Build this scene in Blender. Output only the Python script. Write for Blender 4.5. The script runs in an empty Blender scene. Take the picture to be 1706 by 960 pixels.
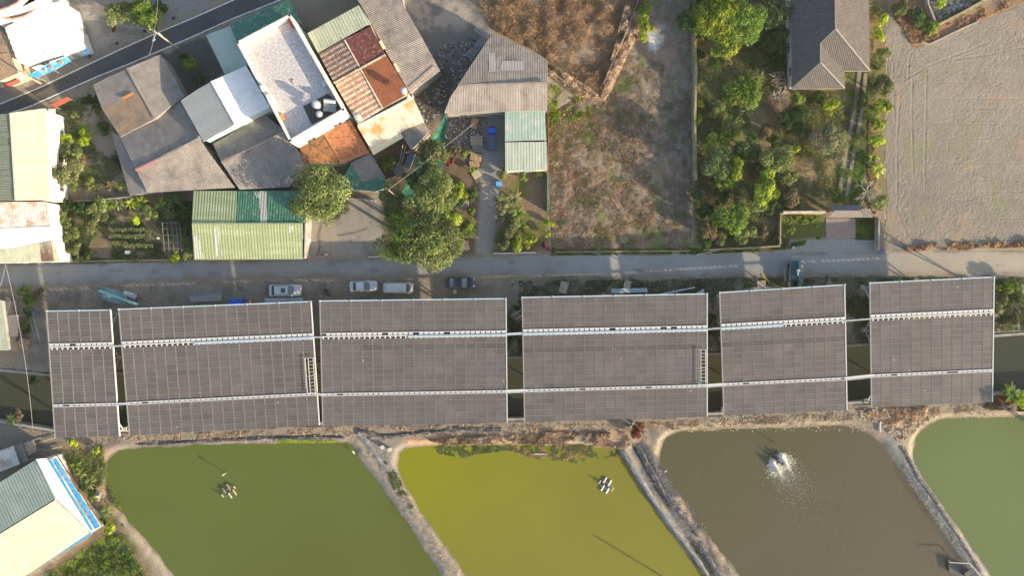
import bpy, math, random
import numpy as np
from mathutils import Vector, Matrix
R = random.Random(7)
NR = np.random.RandomState(7)
SC = bpy.context.scene
COL = SC.collection
# ---------------------------------------------------------------- camera, sky, sun, exposure
H = 115.0                       # flight height of the drone above the ground, metres
cam_d = bpy.data.cameras.new('camera'); cam = bpy.data.objects.new('camera', cam_d); COL.objects.link(cam)
cam.location = (0, 0, H); cam.rotation_euler = (0, 0, 0)
cam_d.sensor_width = 36.0; cam_d.lens = 36.0 * H / 170.6
cam_d.clip_end = 3000; cam_d.clip_start = 1
SC.camera = cam
SUN_EL = math.radians(14.5)
SHX, SHY = -0.857, 0.515         # direction in which shadows fall on the ground
W = bpy.data.worlds.new('World'); SC.world = W; W.use_nodes = True
nt = W.node_tree; bg = nt.nodes['Background']
sky = nt.nodes.new('ShaderNodeTexSky'); sky.sky_type = 'NISHITA'; sky.sun_disc = False
sky.sun_elevation = SUN_EL
sky.sun_rotation = math.atan2(-SHX, -SHY)      # azimuth from +Y towards +X
sky.dust_density = 2.0; sky.ozone_density = 1.0
nt.links.new(sky.outputs[0], bg.inputs[0]); bg.inputs[1].default_value = 0.135
sd_ = bpy.data.lights.new('sun', 'SUN'); sd_.energy = 4.8; sd_.angle = math.radians(0.6); sd_.color = (1.0, 0.82, 0.58)
sun = bpy.data.objects.new('sun', sd_); COL.objects.link(sun)
dl = Vector((SHX * math.cos(SUN_EL), SHY * math.cos(SUN_EL), -math.sin(SUN_EL)))
sun.rotation_euler = dl.to_track_quat('-Z', 'Y').to_euler(); sun.location = (80, -60, 60)
SC.view_settings.view_transform = 'Standard'; SC.view_settings.look = 'None'
SC.view_settings.gamma = 1.0; SC.view_settings.exposure = 1.2
SC.view_settings.use_curve_mapping = False

HAZE = 0.00013
def P(px, py, h=0.0):
    """photo position of a point at height h -> place in the world (metres)"""
    k = 0.1 * (H - h) / H
    return Vector(((px - 853) * k, (480 - py) * k, h))

# ---------------------------------------------------------------- materials
MATS = {}
def newmat(name):
    m = bpy.data.materials.new(name); m.use_nodes = True
    n = m.node_tree.nodes; b = n['Principled BSDF']
    return m, m.node_tree, n, b, m.node_tree.links
def mat(name, col, rough=0.8, metal=0.0, var=0.12, scale=3.0, bump=0.0, bscale=20.0, dirt=None, dscale=0.5, dlo=0.5, dhi=0.6, objvar=0.0, spec=0.3, streak=None, damt=1.0):
    """painted / plain surface: colour with grain, optional blotchy second colour (dirt) and per-piece tone"""
    if name in MATS: return MATS[name]
    m, t, n, b, L = newmat(name)
    tc = n.new('ShaderNodeTexCoord')
    vec = tc.outputs['Object']
    if streak:
        mp = n.new('ShaderNodeMapping'); mp.inputs['Scale'].default_value = streak[0]; mp.inputs['Rotation'].default_value = (0, 0, streak[1])
        L.new(vec, mp.inputs[0]); dvec = mp.outputs[0]
    else: dvec = vec
    nz = n.new('ShaderNodeTexNoise'); nz.inputs['Scale'].default_value = scale; nz.inputs['Detail'].default_value = 6
    L.new(vec, nz.inputs['Vector'])
    base = n.new('ShaderNodeRGB'); base.outputs[0].default_value = (*col, 1); out = base.outputs[0]
    if dirt:
        n2 = n.new('ShaderNodeTexNoise'); n2.inputs['Scale'].default_value = dscale; n2.inputs['Detail'].default_value = 7; n2.inputs['Roughness'].default_value = .62
        L.new(dvec, n2.inputs['Vector'])
        mr = n.new('ShaderNodeMapRange'); mr.inputs[1].default_value = dlo; mr.inputs[2].default_value = dhi; mr.inputs[4].default_value = damt; L.new(n2.outputs[0], mr.inputs[0])
        mx = n.new('ShaderNodeMix'); mx.data_type = 'RGBA'; L.new(mr.outputs[0], mx.inputs[0]); L.new(out, mx.inputs[6]); mx.inputs[7].default_value = (*dirt, 1)
        out = mx.outputs[2]
    mr = n.new('ShaderNodeMapRange'); mr.inputs[1].default_value = .3; mr.inputs[2].default_value = .7; mr.inputs[3].default_value = 1 - var; mr.inputs[4].default_value = 1 + var
    L.new(nz.outputs[0], mr.inputs[0]); val = mr.outputs[0]
    if objvar:
        oi = n.new('ShaderNodeObjectInfo'); m3 = n.new('ShaderNodeMapRange'); m3.inputs[3].default_value = 1 - objvar; m3.inputs[4].default_value = 1 + objvar
        L.new(oi.outputs['Random'], m3.inputs[0]); mm = n.new('ShaderNodeMath'); mm.operation = 'MULTIPLY'; L.new(val, mm.inputs[0]); L.new(m3.outputs[0], mm.inputs[1]); val = mm.outputs[0]
    vm = n.new('ShaderNodeVectorMath'); vm.operation = 'SCALE'; L.new(out, vm.inputs[0]); L.new(val, vm.inputs['Scale'])
    L.new(vm.outputs[0], b.inputs['Base Color'])
    b.inputs['Roughness'].default_value = rough; b.inputs['Metallic'].default_value = metal; b.inputs['Specular IOR Level'].default_value = spec
    if bump:
        n4 = n.new('ShaderNodeTexNoise'); n4.inputs['Scale'].default_value = bscale; n4.inputs['Detail'].default_value = 4; L.new(vec, n4.inputs['Vector'])
        bp = n.new('ShaderNodeBump'); bp.inputs['Strength'].default_value = 1; bp.inputs['Distance'].default_value = bump; L.new(n4.outputs[0], bp.inputs['Height']); L.new(bp.outputs[0], b.inputs['Normal'])
    MATS[name] = m; return m
def attr_ground(name, bump=0.05, bs=6.0, var=.22, fs=5.0, rough=.95):
    m, t, n, b, L = newmat(name)
    a = n.new('ShaderNodeAttribute'); a.attribute_name = 'Col'
    tc = n.new('ShaderNodeTexCoord')
    nz = n.new('ShaderNodeTexNoise'); nz.inputs['Scale'].default_value = fs; nz.inputs['Detail'].default_value = 8; nz.inputs['Roughness'].default_value = .75; L.new(tc.outputs['Object'], nz.inputs['Vector'])
    mr = n.new('ShaderNodeMapRange'); mr.inputs[1].default_value = .3; mr.inputs[2].default_value = .7; mr.inputs[3].default_value = 1 - var; mr.inputs[4].default_value = 1 + var; L.new(nz.outputs[0], mr.inputs[0])
    vm = n.new('ShaderNodeVectorMath'); vm.operation = 'SCALE'; L.new(a.outputs['Color'], vm.inputs[0]); L.new(mr.outputs[0], vm.inputs['Scale']); L.new(vm.outputs[0], b.inputs['Base Color'])
    n4 = n.new('ShaderNodeTexNoise'); n4.inputs['Scale'].default_value = bs; n4.inputs['Detail'].default_value = 5; n4.inputs['Roughness'].default_value = .6; L.new(tc.outputs['Object'], n4.inputs['Vector'])
    bp = n.new('ShaderNodeBump'); bp.inputs['Distance'].default_value = bump; L.new(n4.outputs[0], bp.inputs['Height']); L.new(bp.outputs[0], b.inputs['Normal'])
    b.inputs['Roughness'].default_value = rough; b.inputs['Specular IOR Level'].default_value = .1
    return m
def leaf_mat(name, trans=.35):
    m, t, n, b, L = newmat(name); n.remove(b)
    a = n.new('ShaderNodeAttribute'); a.attribute_name = 'Col'
    oi = n.new('ShaderNodeObjectInfo'); mr = n.new('ShaderNodeMapRange'); mr.inputs[3].default_value = .8; mr.inputs[4].default_value = 1.2; L.new(oi.outputs['Random'], mr.inputs[0])
    vm = n.new('ShaderNodeVectorMath'); vm.operation = 'SCALE'; L.new(a.outputs['Color'], vm.inputs[0]); L.new(mr.outputs[0], vm.inputs['Scale'])
    d = n.new('ShaderNodeBsdfDiffuse'); tr = n.new('ShaderNodeBsdfTranslucent'); mx = n.new('ShaderNodeMixShader'); mx.inputs[0].default_value = trans
    L.new(vm.outputs[0], d.inputs[0]); L.new(vm.outputs[0], tr.inputs[0]); L.new(d.outputs[0], mx.inputs[1]); L.new(tr.outputs[0], mx.inputs[2]); L.new(mx.outputs[0], n['Material Output'].inputs[0])
    return m
def water_mat(name, col, col2, rough=.12, wave=0.0, ws=3.0, spec=.25, rings=None, ramp=None):
    m, t, n, b, L = newmat(name)
    tc = n.new('ShaderNodeTexCoord')
    nz = n.new('ShaderNodeTexNoise'); nz.inputs['Scale'].default_value = .05; nz.inputs['Detail'].default_value = 5; L.new(tc.outputs['Object'], nz.inputs['Vector'])
    mr = n.new('ShaderNodeMapRange'); mr.inputs[1].default_value = .35; mr.inputs[2].default_value = .65; L.new(nz.outputs[0], mr.inputs[0])
    mx = n.new('ShaderNodeMix'); mx.data_type = 'RGBA'; L.new(mr.outputs[0], mx.inputs[0]); mx.inputs[6].default_value = (*col, 1); mx.inputs[7].default_value = (*col2, 1)
    n3 = n.new('ShaderNodeTexNoise'); n3.inputs['Scale'].default_value = 2.2; n3.inputs['Detail'].default_value = 6; L.new(tc.outputs['Object'], n3.inputs['Vector'])
    m2 = n.new('ShaderNodeMapRange'); m2.inputs[3].default_value = .93; m2.inputs[4].default_value = 1.07; L.new(n3.outputs[0], m2.inputs[0])
    if ramp:      # algae drifted to one end of the pond: (from xy, to xy, colour there)
        mp2 = n.new('ShaderNodeVectorMath'); mp2.operation = 'DOT_PRODUCT'; L.new(tc.outputs['Object'], mp2.inputs[0]); ax, ay = ramp[1][0] - ramp[0][0], ramp[1][1] - ramp[0][1]; l2 = ax * ax + ay * ay; mp2.inputs[1].default_value = (ax / l2, ay / l2, 0)
        ad2 = n.new('ShaderNodeMath'); ad2.operation = 'SUBTRACT'; L.new(mp2.outputs['Value'], ad2.inputs[0]); ad2.inputs[1].default_value = (ramp[0][0] * ax + ramp[0][1] * ay) / l2
        ad3 = n.new('ShaderNodeMath'); ad3.operation = 'MULTIPLY_ADD'; L.new(nz.outputs[0], ad3.inputs[0]); ad3.inputs[1].default_value = .9; L.new(ad2.outputs[0], ad3.inputs[2])
        m5 = n.new('ShaderNodeMapRange'); m5.inputs[1].default_value = .45; m5.inputs[2].default_value = 1.45; L.new(ad3.outputs[0], m5.inputs[0])
        mx2 = n.new('ShaderNodeMix'); mx2.data_type = 'RGBA'; L.new(m5.outputs[0], mx2.inputs[0]); L.new(mx.outputs[2], mx2.inputs[6]); mx2.inputs[7].default_value = (*ramp[2], 1); mx = mx2
    vm = n.new('ShaderNodeVectorMath'); vm.operation = 'SCALE'; L.new(mx.outputs[2], vm.inputs[0]); L.new(m2.outputs[0], vm.inputs['Scale']); L.new(vm.outputs[0], b.inputs['Base Color'])
    b.inputs['Roughness'].default_value = rough; b.inputs['Specular IOR Level'].default_value = spec
    if wave:
        n4 = n.new('ShaderNodeTexNoise'); n4.inputs['Scale'].default_value = ws; n4.inputs['Detail'].default_value = 3; L.new(tc.outputs['Object'], n4.inputs['Vector'])
        h = n4.outputs[0]
        if rings:
            mp = n.new('ShaderNodeMapping'); mp.inputs['Location'].default_value = (-rings[0], -rings[1], 0); L.new(tc.outputs['Object'], mp.inputs[0])
            wv = n.new('ShaderNodeTexWave'); wv.wave_type = 'RINGS'; wv.rings_direction = 'Z'; wv.inputs['Scale'].default_value = .42; wv.inputs['Distortion'].default_value = 7; wv.inputs['Detail'].default_value = 4; wv.inputs['Detail Scale'].default_value = .6; L.new(mp.outputs[0], wv.inputs[0])
            ad = n.new('ShaderNodeMath'); ad.operation = 'MULTIPLY_ADD'; L.new(wv.outputs['Fac'], ad.inputs[0]); ad.inputs[1].default_value = .13; L.new(h, ad.inputs[2]); h = ad.outputs[0]
        bp = n.new('ShaderNodeBump'); bp.inputs['Distance'].default_value = wave; L.new(h, bp.inputs['Height']); L.new(bp.outputs[0], b.inputs['Normal'])
    return m
def panel_mat(name='solar_glass', tone=1.0):
    m, t, n, b, L = newmat(name)
    tc = n.new('ShaderNodeTexCoord')
    br = n.new('ShaderNodeTexBrick'); br.offset = 0; br.inputs['Scale'].default_value = 1; br.inputs['Brick Width'].default_value = .165; br.inputs['Row Height'].default_value = .157; br.inputs['Mortar Size'].default_value = .011; br.inputs['Mortar Smooth'].default_value = 0
    br.inputs['Color1'].default_value = (.112, .098, .093, 1); br.inputs['Color2'].default_value = (.121, .105, .100, 1); br.inputs['Mortar'].default_value = (.165, .148, .142, 1)
    L.new(tc.outputs['Object'], br.inputs[0])
    oi = n.new('ShaderNodeObjectInfo'); mr = n.new('ShaderNodeMapRange'); mr.inputs[3].default_value = .93 * tone; mr.inputs[4].default_value = 1.07 * tone; L.new(oi.outputs['Random'], mr.inputs[0])
    ge = n.new('ShaderNodeNewGeometry'); nz = n.new('ShaderNodeTexNoise'); nz.inputs['Scale'].default_value = .35; nz.inputs['Detail'].default_value = 8; nz.inputs['Roughness'].default_value = .7; L.new(ge.outputs['Position'], nz.inputs['Vector'])
    m2 = n.new('ShaderNodeMapRange'); m2.inputs[1].default_value = .3; m2.inputs[2].default_value = .7; m2.inputs[3].default_value = .8; m2.inputs[4].default_value = 1.2; L.new(nz.outputs[0], m2.inputs[0])
    mm = n.new('ShaderNodeMath'); mm.operation = 'MULTIPLY'; L.new(mr.outputs[0], mm.inputs[0]); L.new(m2.outputs[0], mm.inputs[1])
    # bird droppings and dust specks
    vo = n.new('ShaderNodeTexVoronoi'); vo.inputs['Scale'].default_value = .8; L.new(ge.outputs['Position'], vo.inputs['Vector'])
    lt = n.new('ShaderNodeMath'); lt.operation = 'LESS_THAN'; L.new(vo.outputs['Distance'], lt.inputs[0]); lt.inputs[1].default_value = .10
    wn = n.new('ShaderNodeSeparateColor'); L.new(vo.outputs['Color'], wn.inputs[0]); gt = n.new('ShaderNodeMath'); gt.operation = 'GREATER_THAN'; L.new(wn.outputs[0], gt.inputs[0]); gt.inputs[1].default_value = .93
    sp = n.new('ShaderNodeMath'); sp.operation = 'MULTIPLY'; L.new(lt.outputs[0], sp.inputs[0]); L.new(gt.outputs[0], sp.inputs[1])
    vm = n.new('ShaderNodeVectorMath'); vm.operation = 'SCALE'; L.new(br.outputs[0], vm.inputs[0]); L.new(mm.outputs[0], vm.inputs['Scale'])
    mx = n.new('ShaderNodeMix'); mx.data_type = 'RGBA'; L.new(sp.outputs[0], mx.inputs[0]); L.new(vm.outputs[0], mx.inputs[6]); mx.inputs[7].default_value = (.4, .38, .34, 1)
    L.new(mx.outputs[2], b.inputs['Base Color']); b.inputs['Roughness'].default_value = .4; b.inputs['Specular IOR Level'].default_value = .25
    return m
M_LEAF = leaf_mat('foliage'); M_GRASS = leaf_mat('dry_growth', .2)
M_BARK = mat('bark', (.14, .10, .07), .95, bump=.03, bscale=12)
M_TWIG = mat('pale_twigs', (.50, .42, .33), .95)
M_GLASS = mat('window_glass', (.05, .06, .07), .08, var=.02, spec=.6)
M_STEEL = mat('galvanised_steel', (.42, .46, .48), .45, metal=.25, var=.08)
M_WHITE = mat('white_paint', (.56, .56, .54), .5, var=.06, dirt=(.5, .47, .42), dscale=1.5, dlo=.55, dhi=.75)
M_CONC = mat('concrete', (.36, .34, .30), .9, var=.15, bump=.02, dirt=(.22, .21, .19), dscale=.8, dlo=.45, dhi=.65)
M_RUBBER = mat('rubber', (.02, .02, .02), .8)
M_DARK = mat('dark_metal', (.05, .05, .055), .5)
M_WOOD = mat('weathered_wood', (.46, .33, .21), .9, var=.2, scale=6, objvar=.15)
M_RUST = mat('rusty_iron', (.22, .10, .05), .9, var=.25)
M_BLUE = mat('blue_paint', (.03, .13, .62), .5)
M_SKYB = mat('sky_blue_sheet', (.06, .38, .75), .5, dirt=(.3, .45, .55), dscale=1.2)
M_TEAL = mat('teal_paint', (.07, .33, .36), .55, dirt=(.2, .3, .3), dscale=1.5)
M_ORANGE = mat('orange_paint', (.65, .24, .08), .6)
M_RED = mat('red_paint', (.45, .08, .06), .6)
M_BRICKWALL = mat('brick_wall', (.33, .20, .15), .9, var=.2)
M_PLY = mat('plywood', (.42, .36, .27), .9, var=.15)

# ---------------------------------------------------------------- object helpers
def tag(o, label=None, cat=None, group=None, kind=None):
    if label: o['label'] = label
    if cat: o['category'] = cat
    if group: o['group'] = group
    if kind: o['kind'] = kind
    return o
def thing(name, label, cat, loc=(0, 0, 0), rz=0.0, group=None):
    o = bpy.data.objects.new(name, None); COL.objects.link(o); o.location = loc; o.rotation_euler = (0, 0, rz); o.empty_display_size = .3
    return tag(o, label, cat, group)
def link(name, me, parent=None, loc=None):
    o = bpy.data.objects.new(name, me); COL.objects.link(o)
    if parent: o.parent = parent
    if loc is not None: o.location = loc
    return o
def copy_tree(o, parent=None):
    c = o.copy(); COL.objects.link(c); c.parent = parent
    for ch in KIDS.get(o.name, []):
        d = copy_tree(ch, c); KIDS.setdefault(c.name, []).append(d)
    return c
KIDS = {}
def index_children():
    KIDS.clear()
    for o in bpy.data.objects:
        if o.parent: KIDS.setdefault(o.parent.name, []).append(o)
class MB:
    def __init__(s): s.v = []; s.f = []; s.m = []
    def add(s, vs, fs, mi=0):
        k = len(s.v); s.v += [tuple(x) for x in vs]; s.f += [tuple(i + k for i in f) for f in fs]; s.m += [mi] * len(fs); return s
    def box(s, c, d, rz=0.0, mi=0, ry=0.0, bev=0.0):
        x, y, z = d[0] / 2, d[1] / 2, d[2] / 2
        M = Matrix.Translation(c) @ Matrix.Rotation(rz, 4, 'Z') @ Matrix.Rotation(ry, 4, 'Y')
        if bev:
            b = min(bev, x * .9, y * .9)
            o = [(-x + b, -y), (x - b, -y), (x, -y + b), (x, y - b), (x - b, y), (-x + b, y), (-x, y - b), (-x, -y + b)]
            i = [(a * (1 - b / x), e * (1 - b / y)) for a, e in o]
            vs = [(a, e, -z) for a, e in o] + [(a, e, z - b) for a, e in o] + [(a, e, z) for a, e in i]
            fs = [tuple(range(7, -1, -1)), tuple(range(16, 24))]
            for r in (0, 8):
                fs += [(r + k, r + (k + 1) % 8, r + 8 + (k + 1) % 8, r + 8 + k) for k in range(8)]
            return s.add([M @ Vector(p) for p in vs], fs, mi)
        vs = [M @ Vector(p) for p in [(-x, -y, -z), (x, -y, -z), (x, y, -z), (-x, y, -z), (-x, -y, z), (x, -y, z), (x, y, z), (-x, y, z)]]
        return s.add(vs, [(0, 3, 2, 1), (4, 5, 6, 7), (0, 1, 5, 4), (1, 2, 6, 5), (2, 3, 7, 6), (3, 0, 4, 7)], mi)
    def tube(s, a, b, r, n=6, r2=None, mi=0, cap=True):
        a = Vector(a); b = Vector(b); r2 = r if r2 is None else r2
        d = (b - a)
        if d.length < 1e-6: return s
        d.normalize(); u = d.orthogonal().normalized(); w = d.cross(u)
        vs = [];
        for p, q in ((a, r), (b, r2)):
            for k in range(n):
                t = 2 * math.pi * k / n; vs.append(p + (u * math.cos(t) + w * math.sin(t)) * q)
        fs = [(k, (k + 1) % n, n + (k + 1) % n, n + k) for k in range(n)]
        if cap: fs += [tuple(range(n - 1, -1, -1)), tuple(range(n, 2 * n))]
        return s.add(vs, fs, mi)
    def bar(s, a, b, w, h=None, mi=0):
        """square bar from a to b"""
        a = Vector(a); b = Vector(b); h = h or w; d = (b - a)
        if d.length < 1e-6: return s
        d.normalize(); side = Vector((-d.y, d.x, 0))
        side = side.normalized() if side.length > 1e-4 else Vector((1, 0, 0))
        up = side.cross(d); vs = []
        for p in (a, b):
            for i, j in ((-1, -1), (1, -1), (1, 1), (-1, 1)): vs.append(p + side * i * w / 2 - up * j * h / 2)
        return s.add(vs, [(0, 1, 2, 3), (7, 6, 5, 4), (0, 4, 5, 1), (1, 5, 6, 2), (2, 6, 7, 3), (3, 7, 4, 0)], mi)
    def prism(s, pts, t, mi=0):
        """slab: polygon pts (3-D, top) with vertical thickness t"""
        n = len(pts); pts = [Vector(p) for p in pts]
        ar = sum(pts[i].x * pts[(i + 1) % n].y - pts[(i + 1) % n].x * pts[i].y for i in range(n))
        if ar < 0: pts = pts[::-1]
        vs = pts + [p - Vector((0, 0, t)) for p in pts]
        return s.add(vs, [tuple(range(n)), tuple(range(2 * n - 1, n - 1, -1))] + [(n + i, n + (i + 1) % n, (i + 1) % n, i) for i in range(n)], mi)
    def build(s, name, mats, parent=None, loc=None, smooth=False):
        me = bpy.data.meshes.new(name); me.from_pydata(s.v, [], s.f)
        mats = mats if isinstance(mats, (list, tuple)) else [mats]
        for m in mats: me.materials.append(m)
        if len(mats) > 1: me.polygons.foreach_set('material_index', s.m)
        if smooth: me.polygons.foreach_set('use_smooth', [True] * len(s.f))
        me.update(); return link(name, me, parent, loc)

# ---------------------------------------------------------------- numpy tools
def vnoise(x, y, seed):
    rs = np.random.RandomState(seed); T = rs.rand(256, 256)
    xi = np.floor(x).astype(int); yi = np.floor(y).astype(int); fx = x - xi; fy = y - yi
    fx = fx * fx * (3 - 2 * fx); fy = fy * fy * (3 - 2 * fy)
    a = T[xi & 255, yi & 255]; b = T[(xi + 1) & 255, yi & 255]; c = T[xi & 255, (yi + 1) & 255]; d = T[(xi + 1) & 255, (yi + 1) & 255]
    return (a * (1 - fx) + b * fx) * (1 - fy) + (c * (1 - fx) + d * fx) * fy
def fbm(x, y, scale, octv=4, seed=1, gain=.55):
    s = 0; a = 1; t = 0
    for o in range(octv):
        s = s + a * vnoise(x / scale * 2 ** o + 17.3 * o, y / scale * 2 ** o + 9.1 * o, seed + o); t += a; a *= gain
    return s / t - .5 + .5
def seg_dist(X, Y, pts, closed=True):
    best = np.full(X.shape, 1e9); bx = np.zeros(X.shape); by = np.zeros(X.shape); n = len(pts)
    for i in range(n if closed else n - 1):
        x0, y0 = pts[i][:2]; x1, y1 = pts[(i + 1) % n][:2]; dx, dy = x1 - x0, y1 - y0; l2 = dx * dx + dy * dy + 1e-12
        t = np.clip(((X - x0) * dx + (Y - y0) * dy) / l2, 0, 1); qx = x0 + t * dx; qy = y0 + t * dy
        d = (X - qx) ** 2 + (Y - qy) ** 2; m = d < best; best = np.where(m, d, best); bx = np.where(m, qx, bx); by = np.where(m, qy, by)
    return np.sqrt(best), bx, by
def inside(X, Y, pts):
    c = np.zeros(X.shape, bool); n = len(pts); j = n - 1
    for i in range(n):
        xi, yi = pts[i][:2]; xj, yj = pts[j][:2]
        if yi != yj:
            m = ((yi > Y) != (yj > Y)) & (X < (xj - xi) * (Y - yi) / (yj - yi) + xi); c ^= m
        j = i
    return c
def sdist(X, Y, pts):
    """signed distance, negative inside"""
    d, _, _ = seg_dist(X, Y, pts); return np.where(inside(X, Y, pts), -d, d)
def GP(pp, z=0.0): return [tuple(P(a, b, z)[:2]) for a, b in pp]
def smooth_poly(pts, it=2):
    for _ in range(it):
        o = []
        for i in range(len(pts)):
            a = pts[i]; b = pts[(i + 1) % len(pts)]
            o += [(a[0] * .75 + b[0] * .25, a[1] * .75 + b[1] * .25), (a[0] * .25 + b[0] * .75, a[1] * .25 + b[1] * .75)]
        pts = o
    return pts
def set_col(me, C, dom='POINT'):
    a = me.color_attributes.new('Col', 'FLOAT_COLOR', dom)
    A = np.ones((len(C), 4), np.float32); A[:, :3] = C; a.data.foreach_set('color', A.ravel())
def np_mesh(name, V, F, C=None, m=None, smooth=False):
    me = bpy.data.meshes.new(name); k = F.shape[1]
    me.vertices.add(len(V)); me.vertices.foreach_set('co', V.astype(np.float32).ravel())
    me.loops.add(F.size); me.loops.foreach_set('vertex_index', F.astype(np.int32).ravel())
    me.polygons.add(len(F)); me.polygons.foreach_set('loop_start', np.arange(0, F.size, k, dtype=np.int32))
    if smooth: me.polygons.foreach_set('use_smooth', np.ones(len(F), bool))
    me.update(calc_edges=True)
    if C is not None: set_col(me, C)
    if m: me.materials.append(m)
    return me
# ================================================================ GROUND
WZ = -0.38
POND1 = smooth_poly(GP([(178,775),(184,760),(200,750),(250,745),(400,742),(500,737),(575,738),(589,744),(600,770),(634,813),(671,863),(709,919),(735,962),(800,1065),(860,1150),(370,1150),(320,1000),(290,960),(259,919),(219,872),(187,835),(178,810)], WZ), 1)
POND2 = smooth_poly(GP([(663,768),(666,755),(676,748),(700,744),(760,742),(860,741),(950,742),(1025,745),(1037,763),(1049,785),(1080,830),(1112,876),(1144,919),(1175,960),(1280,1110),(880,1130),(818,1020),(777,960),(740,907),(702,851),(671,801),(664,780)], WZ), 1)
POND3 = smooth_poly(GP([(1098,760),(1102,742),(1112,729),(1130,722),(1156,718),(1237,716),(1290,714),(1400,711),(1431,716),(1450,724),(1475,751),(1500,785),(1543,847),(1572,891),(1592,922),(1640,1000),(1700,1100),(1340,1120),(1265,1005),(1233,960),(1203,919),(1169,879),(1131,819),(1104,780)], WZ), 1)
POND4 = smooth_poly(GP([(1522,758),(1524,735),(1537,714),(1556,702),(1590,699),(1706,695),(1800,690),(1960,690),(1960,1120),(1760,1120),(1690,1018),(1653,960),(1606,894),(1568,838),(1537,791),(1524,770)], WZ), 1)
CANAL = GP([(-400,600),(0,617),(80,625),(205,622),(400,614),(530,606),(700,600),(858,596),(1000,594),(1190,590),(1430,575),(1656,560),(1750,553),(2100,530),(2100,626),(1750,652),(1656,657),(1430,671),(1190,690),(1000,696),(858,699),(700,703),(535,706),(400,711),(215,718),(90,718),(0,703),(-400,680)])
WATERS = [POND1, POND2, POND3, POND4]
PLOW = GP([(1480,22),(1492,30),(1520,80),(1545,74),(1600,50),(1660,22),(1700,8),(1760,-30),(1960,-60),(1960,405),(1706,409),(1600,411),(1500,414),(1478,416),(1474,380),(1478,330),(1472,230),(1480,160),(1478,100),(1474,60)])
STUB = GP([(912,190),(960,160),(1000,165),(1010,130),(1040,95),(1058,60),(1070,0),(1075,-60),(1150,-60),(1146,0),(1153,120),(1155,300),(1152,412),(1040,418),(918,421),(914,300)])
gx = np.arange(-99, 99.01, .28); gy = np.arange(-60, 60.01, .28)
X, Y = np.meshgrid(gx, gy, indexing='ij')
n1 = fbm(X, Y, 9, 5, 3); n2 = fbm(X, Y, 2.2, 5, 11); n3 = fbm(X, Y, .7, 3, 23); n4 = fbm(X, Y, 28, 3, 31)
Z = (n2 - .5) * .10 + (n3 - .5) * .07
Cg = np.zeros(X.shape + (3,)); Cg[:] = (.27, .225, .17)
Cg *= (1 + (n1 - .5) * .5)[..., None]
def paint(pp, col, feather=.5, amt=1.0, wob=1.2, dens=None, px=True, seed=0):
    """mix a soil / ground cover colour in over a region; edges wander with the noise"""
    poly = GP(pp) if px else pp
    xs = [p[0] for p in poly]; ys = [p[1] for p in poly]; mg = feather + wob + 1
    i0, i1 = np.searchsorted(gx, [min(xs) - mg, max(xs) + mg]); j0, j1 = np.searchsorted(gy, [min(ys) - mg, max(ys) + mg])
    if i1 <= i0 or j1 <= j0: return
    s = (slice(i0, i1), slice(j0, j1)); sd = sdist(X[s], Y[s], poly) + (n2[s] - .5) * wob * 2
    a = np.clip(.5 - sd / (2 * feather), 0, 1) * amt
    if dens is not None:
        q = fbm(X[s] + seed * 3.3, Y[s], dens[0], 5, 40 + seed, .65); a = a * np.clip((q - dens[1]) / dens[2], 0, 1)
    Cg[s] = Cg[s] * (1 - a[..., None]) + np.array(col) * a[..., None]
def rect(x0, y0, x1, y1): return [(x0, y0), (x1, y0), (x1, y1), (x0, y1)]
CONC = (.27, .26, .24); DARKS = (.10, .09, .07); DIRT = (.30, .25, .19); GRN = (.09, .12, .03); DRY = (.30, .20, .11)
# village yards
paint([(100,-20),(390,-20),(320,20),(200,72),(60,140),(0,165),(0,100)], (.26,.25,.23), .8)
paint([(110,0),(170,0),(190,60),(150,95)], (.31,.29,.26), 1.5, .7)
paint([(90,165),(160,140),(215,240),(215,325),(90,325)], (.33,.27,.20), .8)
paint([(90,165),(160,140),(215,240),(215,325),(90,325)], (.13,.15,.05), .8, .6, dens=(3, .58, .12), seed=2)
paint([(118,212),(150,205),(155,240),(130,245)], (.10,.22,.03), .4)
paint([(80,325),(320,318),(320,432),(105,436)], (.20,.155,.10), .6)
paint([(80,325),(320,318),(320,432),(105,436)], (.10,.12,.04), .6, .6, dens=(3, .54, .12), seed=3)
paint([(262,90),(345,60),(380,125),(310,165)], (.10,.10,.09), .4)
paint([(507,360),(640,318),(640,425),(508,430)], (.30,.275,.235), .3, wob=.3)
paint([(520,375),(565,375),(565,410),(520,405)], (.36,.30,.24), .8, .6)
paint([(680,-30),(790,-30),(815,50),(765,150),(740,190),(690,110)], (.17,.16,.145), .6)
paint([(672,0),(760,0),(800,40),(700,50)], (.36,.31,.26), .8, .9, dens=(3, .42, .1), seed=5)
paint([(690,120),(760,110),(745,190),(715,215),(690,170)], (.10,.095,.085), .8)
paint([(740,190),(845,188),(845,260),(745,262)], (.16,.15,.13), .4)
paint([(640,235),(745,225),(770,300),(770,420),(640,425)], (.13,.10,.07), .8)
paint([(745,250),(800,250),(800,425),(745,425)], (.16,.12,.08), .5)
paint([(808,190),(843,188),(838,300),(828,345),(822,423),(792,423),(800,330),(806,250)], (.29,.275,.25), .3, wob=.4)
paint([(836,286),(913,286),(914,420),(822,420)], (.22,.155,.10), .5)
paint([(836,286),(913,286),(914,420),(822,420)], (.12,.14,.03), .5, .8, dens=(3.5, .52, .1), seed=6)
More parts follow.
